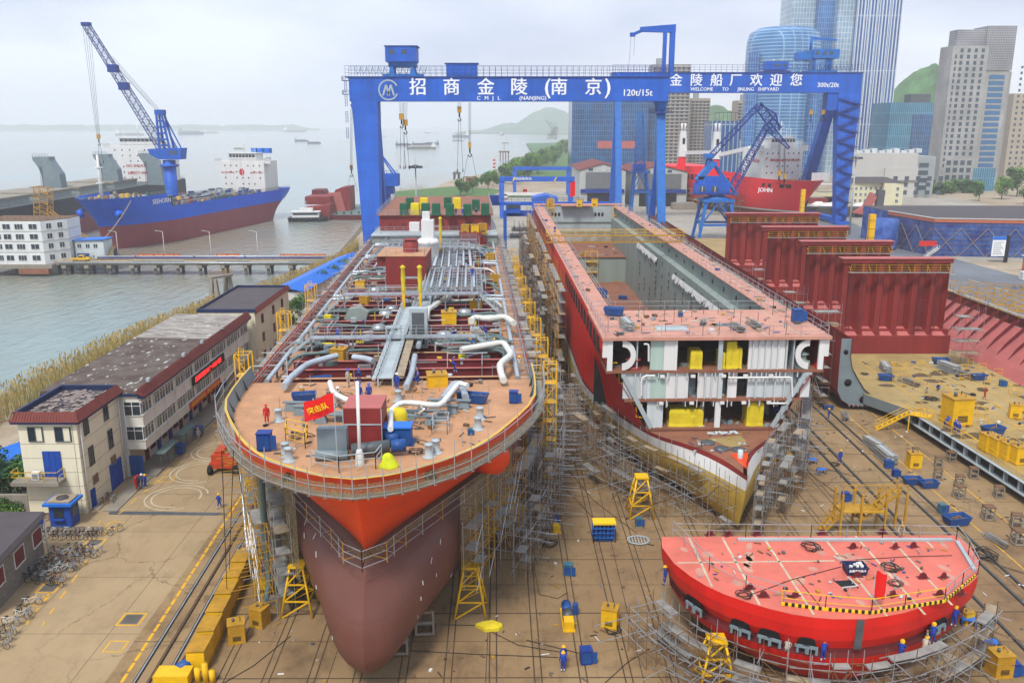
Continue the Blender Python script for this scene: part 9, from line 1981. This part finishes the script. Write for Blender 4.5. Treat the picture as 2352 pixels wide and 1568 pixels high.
t=thing('netted_building','low building wrapped in blue safety net and bamboo braces beside the road','building',(150,290,0));pl=[P(2052,575,0),P(2112,596,0),P(2280,600,0),P(2420,600,0),P(2420,505,0),P(2052,540,0)];H_=11.5
pl=[V((129,300,0)),V((133.5,276,0)),V((172,270,0)),V((176,262,0)),V((215,262,0)),V((215,318,0)),V((129,322,0))]
b=MB();b.m('blue_net').loft([pl,[v+V((0,0,H_))for v in pl]]);part('wall',b,t);b=MB();b.m('roof_dark').loft([[v+V((0,0,H_+.02))for v in pl],[v+V((0,0,H_+.2))for v in pl]]).m('brick_orange')
for v,w in zip(pl[:4],pl[1:5]):b.beam(v+V((0,0,H_-.3)),w+V((0,0,H_-.3)),.5,1.0).m('office_grey').beam(v+V((0,0,H_+.4)),w+V((0,0,H_+.4)),.8,.25).m('brick_orange')
part('roof',b,t);b=MB();b.m('rust_post')
for v,w in zip(pl[:4],pl[1:5]):
 d=w-v;nn=V((d.y,-d.x,0)).normalized()*.35;k=max(2,int(d.length/2))
 for i in range(k+1):b.bar(v.lerp(w,i/k)+nn,v.lerp(w,i/k)+nn+V((0,0,H_-.5)),.06,4)
 for j in range(7):b.bar(v+nn+V((0,0,1+j*1.5)),w+nn+V((0,0,1+j*1.5)),.06,4)
 for i in range(0,max(1,int(d.length/8))):a=v+d*(i*8/d.length);c=v+d*min(1,(i+1)*8/d.length);b.m('wood').bar(a+nn*1.3,c+nn*1.3+V((0,0,9)),.09,4).bar(c+nn*1.3,a+nn*1.3+V((0,0,9)),.09,4).m('rust_post')
part('scaffold',b,t)
t=thing('netted_annex','narrow blue netted block with a red sign and stair in front of the netted building','building',(126,286,0));b=MB();b.m('blue_net').lathe((124.5,292,0),[(4.6,.5),(4.6,10),(3,10.2)],12);part('wall',b,t);b=MB();b.m('banner_red').bx(128.5,134,274.0,274.2,3.4,5.0).m('white').stair((130,272.5,0),(134,272.5,3),1.4,(0,1,0));part('sign',b,t)
t=thing('notice_board','white notice board standing before the blue netted building','notice board',(147,262,0));b=MB();b.m('letter_white').bx(145,149,262,262.1,2,8).m('roof_blue').bx(145,149,261.95,261.99,6.9,8).m('grey_paint')
for k in range(7):b.bx(145.4,148.4-(k%3)*.4,261.96,261.99,2.6+k*.58,2.75+k*.58)
part('board',b,t);b=MB();b.m('black').bx(149.05,150.2,262,262.3,.1,8.2);part('frame',b,t)
for x0,y0,w,lb in((146,240,26,'low orange rendered hut with a grey flat roof before the netted building'),(156,222,18,'orange hut at the right edge with a blue shutter')):
 t=thing('site_hut',lb,'hut',(x0,y0,0));b=MB();b.m('brick_orange').bx(x0,x0+w,y0,y0+7,0,4.2);part('wall',b,t);b=MB();b.m('office_grey').bx(x0-.4,x0+w+.4,y0-.5,y0+7.4,4.22,4.6);part('roof',b,t);windows(t,[V((x0+4+k*6,y0-.02,2.4))for k in range(int(w/6.5))],1.8,1.3,glass='window_far')
b=MB();p=V((147,229,0));b.m('roof_blue').loft([[p+V((a*r_*4,c_*r_*1.6,z_))for a,c_ in((-1,-1),(.1,-1.2),(1,-.8),(1,1),(-.2,1.1),(-1,1))]for r_,z_ in((1,0),(.95,1.2),(.6,2.0),(.1,2.2))]);solo('blue_tarp',b,'bright blue tarpaulin heap in front of the orange hut','tarpaulin',loc=p)
b=MB();p=V((138,232,0));b.m('white')
for k in range(24):b.box(p+V((k%4*1.1,(k//12)*1.0,.4+(k%12)//4*.75)),(1,.9,.65))
solo('bag_stack',b,'stack of white bags beside the blue tarpaulin','bag stack',loc=p)
for C_,Z_,L_ in((C4,.06,([(60,300),(62,900),(85,1060),(190,1070),(240,1040)],[(0,1310),(200,1370),(330,1400)],[(720,1360),(600,1440),(470,1560)],[(480,690),(280,480),(150,380)],[(640,690),(400,500),(210,290)])),(C6,.06,([(2060,745),(2180,800),(2352,850)],[(940,120),(1000,230),(1180,350)],[(1290,240),(1180,210),(1050,190)])),(C2,.06,([(1120,1280),(1300,1290),(1500,1380),(1710,1420)],[(960,1400),(1300,1420),(1700,1440)],[(380,1330),(200,1480),(60,1560)])),(C6,BZ+.05,([(1200,810),(900,880),(600,1000)],[(930,870),(1040,1010),(1070,1060)],[(1300,770),(1600,740),(1900,730)]))):
 for pts in L_:b=MB();b.m('cable').tube([PK(C_,x+q.uniform(-9,9),y+q.uniform(-9,9),Z_)for x,y in pts],.028,4,False);solo('cable',b,'black cable trailing over the slip and the pink block deck','cable','cables trailing over slip and deck',PK(C_,*pts[0],Z_))
for k,(x0,y0,x1,y1)in enumerate(((1495,0,1530,930),(1575,0,1545,800),(1600,100,1680,560))):
 b=MB();cable(b,PK(C8,x0,y0,19 if k<2 else 14),PK(C8,x1,y1,.3 if k==2 else 1.8),.0,.035,4);solo('hanging_rope',b,'dark rope hanging down in front of the crane rails, '+('left of the pair','right of the pair','short one by the hose')[k],'rope',None,PK(C8,x1,y1,0))
def g_bike(t):
 b=MB();b.m('steel_dark')
 for a,c in(((-.15,0,.3),(-.28,0,.82)),((-.15,0,.3),(.42,0,.75)),((-.25,0,.7),(.4,0,.85)),((-.55,0,.33),(-.15,0,.3)),((-.55,0,.33),(-.25,0,.7)),((.56,0,.33),(.4,0,.95)),((.4,-.26,.98),(.4,.26,.98)),((-.55,-.08,.33),(-.6,0,.72)),((-.85,0,.72),(-.3,0,.74))):b.bar(a,c,.022,4)
 part('frame',b,t);b=MB();b.m('black').box((-.29,0,.86),(.26,.15,.06));part('saddle',b,t)
 for x in(-.55,.56):
  b=MB();b.m('rubber');b.tube([V((x+.32*cos(k*.4488),0,.335+.32*sin(k*.4488)))for k in range(15)],.024,4,False);b.m('steel')
  for k in range(5):a=k*.628;b.bar((x-.3*cos(a),0,.335-.3*sin(a)),(x+.3*cos(a),0,.335+.3*sin(a)),.006,3)
  part('wheel',b,t)
 b=MB();b.m('steel');b.bx(.5,.78,-.14,.14,.66,.68).rail([(.5,-.14,.68),(.78,-.14,.68),(.78,.14,.68),(.5,.14,.68)],.2,.012,.15);part('basket',b,t)
BK=proto('bicycle','bicycle',g_bike);BK2=[BK]
for mt_ in('white','navy','oxide_dark','black','steel_dark'):
 t=thing('bicycle','x','bicycle');g_bike(t)
 for o in t.children:
  if o.name.startswith('frame'):o.data.materials[0]=MATS[mt_]
 BK2.append(Proto(t))
qb=random.Random(77)
def bike(x,y,rz,lb,grp=None,k=None):BK2[qb.randrange(6)if k is None else k].put(PK(C8,x,y,0),rz,lb,grp)
for k in range(13):bike(318+k*29.5,588,1.2+qb.uniform(-.2,.2),'bicycle in the tight row between the blue kiosk and the yellow line','bicycles in the row by the kiosk')
for r in range(7):
 for k in range(4+(r%2)):bike(640-r*62-k*52+qb.uniform(-14,14)+r*12,690+r*36-k*6+qb.uniform(-10,10),qb.uniform(-.5,.3),'bicycle in the crowded cluster beside the tiled shed wall','bicycles clustered beside the tiled shed')
for x,y,rz,k,lb in((375,920,-.2,4,'dark bicycle parked alone on the yellow square'),(220,1045,.1,1,'grey bicycle with basket below the cluster'),(165,1105,-.3,4,'bicycle with a red saddle cover at the left'),(150,1135,-.3,1,'white bicycle behind the front left pair'),(75,1180,-.15,1,'pale bicycle nearest the kerb at the left'),(55,1240,-.2,4,'black bicycle at the left edge above the last two'),(25,1285,-.2,0,'dark bicycle at the left edge, second last'),(5,1335,-.2,4,'black bicycle at the left edge nearest the camera'),(780,560,1.0,0,'lone bicycle right of the kiosk row'),(715,365,.1,3,'pinkish bicycle by the small blue door'),(745,335,-.5,4,'dark bicycle leaning by the small blue door'),(350,470,.5,4,'dark bicycle behind the kiosk at the cream wall'),(400,470,.7,0,'bicycle against the kiosk side'),(160,320,-.4,4,'bicycle under the balcony near the steps'),(200,290,.2,4,'bicycle left of the cream block by the bush')):bike(x,y,rz,lb,None,k)
for k in range(34):BK2[qb.randrange(6)].put((128+k%17*1.3+qb.uniform(-.3,.3),219-k//17*3.5-(k%17)*.5,0),1.4+qb.uniform(-.3,.3),'bicycle parked along the far road in front of the orange hut','bicycles parked by the far road')
def human(pose,col,hel):
 key=(pose,col,hel)
 if key in HUM:return HUM[key]
 J=dict(pel=(0,0,.97),spi=(0,0,1.2),che=(0,.0,1.38),nec=(0,-.01,1.52),hea=(0,-.03,1.64),top=(0,-.02,1.74),nos=(0,-.12,1.63))
 E=[('pel','spi'),('spi','che'),('che','nec'),('nec','hea'),('hea','top'),('hea','nos')];RA=dict(pel=.15,spi=.15,che=.17,nec=.06,hea=.095,top=.07,nos=.025)
 for s,n_ in((-1,'l'),(1,'r')):
  st={'walk':.24*s,'stand':.03*s}.get(pose,.1*s)
  arm=dict(stand=((.25,0,1.16),(.26,-.06,.92)),walk=((.25,.1*s,1.16),(.27,.05*s-.1,.94)),work=((.26,-.12,1.18),(.16,-.38,1.14)),bend=((.24,-.1,1.2),(.18,-.25,.98)),crouch=((.26,-.2,1.2),(.14,-.42,1.1)))[pose]
  for nm,v,r in(('sh',(.19,0,1.43),.08),('el',arm[0],.055),('wr',arm[1],.042),('ha',tuple(V(arm[1])+(V(arm[1])-V(arm[0])).normalized()*.1),.045),('hi',(.1,0,.9),.105),('kn',(.11,st*.3-.05,.5),.075),('an',(.11,st,.1),.055),('to',(.12,st-.16,.05),.05)):J[nm+n_]=(v[0]*s,v[1],v[2]);RA[nm+n_]=r
  E+=[('che','sh'+n_),('sh'+n_,'el'+n_),('el'+n_,'wr'+n_),('wr'+n_,'ha'+n_),('pel','hi'+n_),('hi'+n_,'kn'+n_),('kn'+n_,'an'+n_),('an'+n_,'to'+n_)]
 low=('pel','hi','kn','an','to')
 tilt={'bend':1.05,'crouch':.6,'work':.12}.get(pose,0);M_=Matrix.Translation((0,0,.97))@Matrix.Rotation(tilt,4,'X')@Matrix.Translation((0,0,-.97))
 for k in J:
  v=V(J[k])
  if not k.startswith(low):v=M_@v
  J[k]=v
 if pose=='crouch':
  for k in J:
   if k[:2]not in('an','to','kn'):J[k]=J[k]+V((0,.18,-.5))
   elif k[:2]=='kn':J[k]=V((J[k].x*1.5,-.28,.5))
 ks=list(J);me=bpy.data.meshes.new('person');me.from_pydata([tuple(J[k])for k in ks],[(ks.index(a),ks.index(c))for a,c in E],[])
 o=bpy.data.objects.new('person',me);COL.objects.link(o);mo=o.modifiers.new('skin','SKIN');o.modifiers.new('sub','SUBSURF').levels=1
 sv=me.skin_vertices[0].data
 for i,k in enumerate(ks):sv[i].radius=(RA[k],RA[k]);sv[i].use_root=k=='pel'
 bpy.context.view_layer.update();m2=bpy.data.meshes.new_from_object(o.evaluated_get(bpy.context.evaluated_depsgraph_get()));bpy.data.objects.remove(o)
 b=MB();b.add([v.co for v in m2.vertices],[list(p.vertices)for p in m2.polygons],True)
 mats=[col,'skin','boot','reflective'];b.ms=mats;b.mi=[]
 for p in m2.polygons:
  k=min(ks,key=lambda k:(p.center-J[k]).length/(RA[k]+.03));b.mi.append(1 if k[:3]in('hea','top','nos','nec')or k[:2]=='ha' else 2 if k[:2]=='to' else 3 if k[:2]=='an' and p.center.z>.16 else 0)
 for n_ in 'lr':
  h=J['ha'+n_];d=(h-J['wr'+n_]).normalized();sd_=d.orthogonal().normalized();b.cur=1
  for f in range(4):a=h+sd_*(f-1.5)*.02+d*.02;b.bar(a,a+d*(.075+(.01 if f in(1,2)else 0))-d.cross(sd_)*.02,.01,4,.007)
  b.bar(h+sd_*.035,h+sd_*.07+d*.04,.011,4,.008)
 b.cur=2;up=(J['top']-J['hea']).normalized();fr_=(J['nos']-J['hea']).normalized()
 for sx in(-.035,.035):c=J['hea']+fr_*.088+up*.03+V((sx,0,0));b.box(c,(.022,.012,.012))
 b.box(J['hea']+fr_*.09-up*.045,(.05,.012,.01))
 body=b.mesh('person');hb_=MB();ax=up;c=J['hea']+up*.05;sd_=V((1,0,0));fw=sd_.cross(ax)*-1;hb_.m(hel)
 rg=lambda r,h:[c+ax*h+sd_*r*cos(k*.5236)+fw*r*1.12*sin(k*.5236)for k in range(12)]
 hb_.loft([rg(.165,.0),rg(.13,.012),rg(.128,.06),rg(.1,.12),rg(.04,.15)],True,True,True)
 HUM[key]=(body,hb_.mesh('helmet'));bpy.data.meshes.remove(m2);return HUM[key]
HUM={}
CO=dict(b='cover_blue',r='cover_red',w='cover_pale',n='cover_navy');HE=dict(y='helmet_yellow',r='helmet_red',w='helmet_white',b='helmet_blue')
def person(pose,col,hel,loc,rz,label,group=None):
 bm_,hm=human(pose,CO[col],HE[hel]);o=bpy.data.objects.new('person',bm_);COL.objects.link(o);o.location=loc;o.rotation_euler.z=rz;tag(o,label,'person',group)
 h=bpy.data.objects.new('helmet',hm);COL.objects.link(h);h.parent=o;return o
for pose,ch,c,x,y,z,rz,lb in(('stand','rr',C8,920,275,0,1.5,'worker all in red in the group by the cream block'),('stand','nr',C8,938,262,0,-.4,'worker in dark blue with a red helmet beside the red one'),('stand','bw',C8,963,255,0,-1.2,'blue worker with a white helmet in the group by the cream block'),('stand','by',C8,985,258,0,-1.6,'blue worker with a yellow helmet at the right of the group'),('walk','by',C8,1480,392,0,2.6,'blue worker walking alone across the left apron'),('walk','by',C8,1668,628,0,2.9,'blue worker walking by the crane rails'),('stand','by',C8,1775,835,0,1,'blue worker between two yellow boxes beside the hose'),('crouch','ny',C8,1648,725,0,.4,'crouching worker at the far end of the yellow girder'),('stand','bb',C8,282,545,0,0,'blue clad person at the corner of the tiled shed'),('walk','wy',C7,1385,1325,0,.5,'worker in pale clothes walking by the green shelter'),('stand','rr',C2,268,305,FD,0,'worker all in red on the left of the tanker forecastle'),('bend','by',C2,497,268,FD,.4,'blue worker bending among the left trestles'),('stand','bb',C2,722,195,FD,2.8,'blue worker with blue helmet, left of the pair behind the maroon casing'),('stand','bb',C2,768,195,FD,-2.8,'blue worker with blue helmet, right of the pair behind the maroon casing'),('bend','ww',C2,1010,300,FD,1.2,'worker in white bending over the right trestles'),('walk','ww',C2,617,212,FD,0,'worker in pale clothes beside the left white pipe'),('stand','wb',C2,665,118,FD,1,'pale clad worker with a blue helmet behind the white pipe'),('bend','bb',C2,718,100,FD,.2,'blue worker bending at the forecastle break'),('stand','bw',C2,906,140,FD,-.6,'blue worker with a white helmet at the catwalk end'),('crouch','bb',C2,1000,105,FD,1,'blue worker crouching by the tank hatches'),('bend','by',C1,1515,1365,MDZ+1,-1.2,'blue worker bending on a girder right of the catwalk'),('bend','bb',C1,1745,1112,MDZ+1,-1.2,'blue worker bending near the right rail amidships'),('stand','wy',C1,1800,1222,MDZ,0,'pale clad worker beside the yellow topped box at right'),('stand','bb',C1,650,1142,MDZ,3,'blue worker behind the front left crosswalk'),('bend','by',C1,1492,1128,MDZ,1,'blue worker behind the front right crosswalk'),('stand','wy',C1,1985,1362,MDZ,0,'pale clad worker at the right rail of the tanker'),('walk','by',C1,1640,672,18.7,0,'blue worker on the grated pipe platform'),('crouch','by',C1,1320,1025,MDZ,0,'worker crouching beside the grey switch cabinet'),('stand','nr',C9,1113,972,21.4,0,'dark clad worker, left of the pair on the poop'),('stand','bw',C9,1178,975,21.4,0,'blue worker with a white helmet on the poop'),('bend','by',C9,1305,962,21.4,0,'blue worker bending at the right of the poop'),('stand','by',C3,265,290,17.85,0,'blue worker on the left wing deck of the open hull'),('stand','bb',C3,1652,1445,7,0,'blue worker inside the dark lower deck of the cut hull'),('stand','by',C3,1978,1458,0,1,'blue worker standing on the slip right of the cut hull'),('walk','by',C6,1192,160,0,0,'worker in blue walking along the right tracks'),('stand','by',C4,219,1503,0,3.0,'blue worker nearest the camera on the open slip'),('stand','by',C4,221,1466,0,.2,'blue worker just behind the nearest one on the open slip'),('stand','by',C6,92,928,4.2,-1.5,'blue worker on the platform at the left end of the bow block'),('crouch','wy',C6,862,1345,3.6,2.6,'worker in white crouching below the bow block openings'),('work','by',C6,1085,1405,3.4,2.8,'blue worker reaching into the middle block opening'),('work','by',C6,1572,1410,3.2,2.6,'blue worker at the right front of the bow block'),('work','by',C6,1768,1300,3.8,2.4,'blue worker at the right shoulder of the bow block'),('crouch','wy',C6,1728,1340,3.6,2.4,'pale clad worker crouching at the right shoulder of the bow block'),('crouch','wy',C6,1572,618,7.03,0,'pale clad worker crouching at the rear edge of the block deck'),('work','by',C6,1905,1190,4,2,'blue worker behind the right end of the bow block'),('walk','rr',C5,1310,1327,TT,1,'worker all in red on the tan tank top'),('crouch','by',C5,1018,1272,TT,0,'blue worker crouching in the middle of the tank top'),('crouch','wy',C5,945,1288,TT,0,'pale clad worker crouching on the tank top'),('stand','bb',C5,1123,1537,TT,2,'blue worker, left of the pair before the largest yellow cabinet'),('stand','bb',C5,1145,1552,TT,3,'blue worker, right of the pair before the largest yellow cabinet'),('bend','bb',C5,1060,1503,TT,1.5,'blue worker bending left of the largest yellow cabinet')):
 person(pose,ch[0],ch[1],PK(c,x,y,z),rz,lb)
for x,y,ch,lb in((215,266.5,'by','blue worker on the pier just right of the pickup'),(310,266.5,'rr','red clad worker on the pier before the first banner'),(445,266.5,'ny','dark clad worker on the pier at the middle banner'),(562,266.5,'bb','blue worker on the pier right of the middle banner'),(535,264.3,'bw','blue worker on the near side of the pier')):
 person('walk',ch[0],ch[1],(Q(x,585,y).x,y,.0),1.5,lb)
for x,lb in((1846,'blue worker left on the red ship bow deck'),(1852,'blue worker middle on the red ship bow deck'),(1858,'blue worker right on the red ship bow deck')):p=Q(x,420,372);person('stand','b','b',(p.x,378,16.7),0,lb)
qc=random.Random(91)
def clutter(mb,spots,mats,s0,s1):
 for p in spots:
  mb.m(qc.choice(mats));L=qc.uniform(s0,s1);k=qc.random()
  if k<.35:a=qc.uniform(0,3.1);d=V((cos_(a),sin_(a),0))*L;mb.bar(p-d+V((0,0,.06)),p+d+V((0,0,.06)),.045,4)
  elif k<.7:mb.box(p+V((0,0,L*.2)),(L*.9,L*.6,L*.4),qc.uniform(0,3))
  else:mb.box(p+V((0,0,.03)),(L*1.4,L*.5,.04),qc.uniform(0,3))
cos_,sin_=cos,sin
cm=('steel','steel_dark','wood','rust_post','yellow_old','blue_bin','cable','white_steel','plank')
b=MB();clutter(b,[W1(qc.uniform(6,FS-.5),qc.uniform(-9.5,9.5),16.62)for k in range(130)],cm,.15,.6);b.m('steel')
for k in range(26):p=W1(qc.uniform(6,FS),qc.uniform(-10,10),16.62);b.bar(p,p+V((0,0,qc.uniform(.8,1.6))),.035,4)
for k in range(12):p=W1(qc.uniform(8,FS),qc.uniform(-9,9),16.7);b.m('cable').tube([p+V((cos(j*.9+k)*.25*j,sin(j*.7+k)*.2*j,0))for j in range(9)],.03,4,False)
part('loose_gear',b,tank)['kind']='stuff'
b=MB();clutter(b,[W2(qc.uniform(15.6,28.5),qc.uniform(-12,12),17.82)for k in range(90)]+[W2(qc.uniform(30,165),qc.choice((-1,1))*qc.uniform(10.4,12.4),17.84)for k in range(120)],cm,.2,.8)
for k in range(70):clutter(b,[W2(qc.uniform(60,170),qc.uniform(-9,9),1.02 if qc.random()<.5 else 1.02)],cm,.4,1.2)
for k in range(40):clutter(b,[W2(qc.uniform(145,170),qc.uniform(-9,9),7.65)],cm,.5,1.5)
b.m('steel_dark')
for k in range(26):t_=-12+k*.95;p=W2(15.2+qc.uniform(0,12),t_,17.82);b.bar(p,p+V((0,0,qc.uniform(.9,1.9))),.04,4)
clutter(b,[PK(C4,qc.uniform(960,1300),qc.uniform(120,230),6.64)for k in range(40)],cm,.15,.5)
for z in(13.87,10.47,6.97):
 clutter(b,[W2(qc.uniform(15.4,19),qc.uniform(-1,1)*(11.5 if z>13 else 8.8 if z>10 else 6.8),z)for k in range(40)],('grey_paint','steel_dark','white_steel','yellow_old','grey_green'),.3,1.1)
part('loose_gear',b,cargo)['kind']='stuff'
b=MB();clutter(b,[PK(C6,x,y,7.03)for x,y in((qc.uniform(300,1900),qc.uniform(660,900))for k in range(70))]+[PK(C6,qc.uniform(700,1750),qc.uniform(900,1020),7.03)for k in range(30)],cm,.1,.38);part('loose_gear',b,blk)['kind']='stuff'
b=MB();clutter(b,[V((qc.uniform(58,78),qc.uniform(86,140),TT+.02))for k in range(170)],cm,.2,.8);part('loose_gear',b,hull3)['kind']='stuff'
b=MB();sp=[]
while len(sp)<620:
 x,y=qc.uniform(-26,54),qc.uniform(44,150)
 c1,c2=-10.2-.046*(y-54.5),23.4
 if abs(x-c1)<min(14,max(1,(y-54)*.6))or(y>80 and abs(x-c2)<min(13,(y-78)*.7))or(48<y<70 and 13<x<42):continue
 sp.append(V((x,y,.01)))
clutter(b,sp,('rust_post','steel_dark','wood','cable','plank','white_cloth','concrete_dark','yellow_old'),.06,.4);setting('yard_debris',b,'stuff')
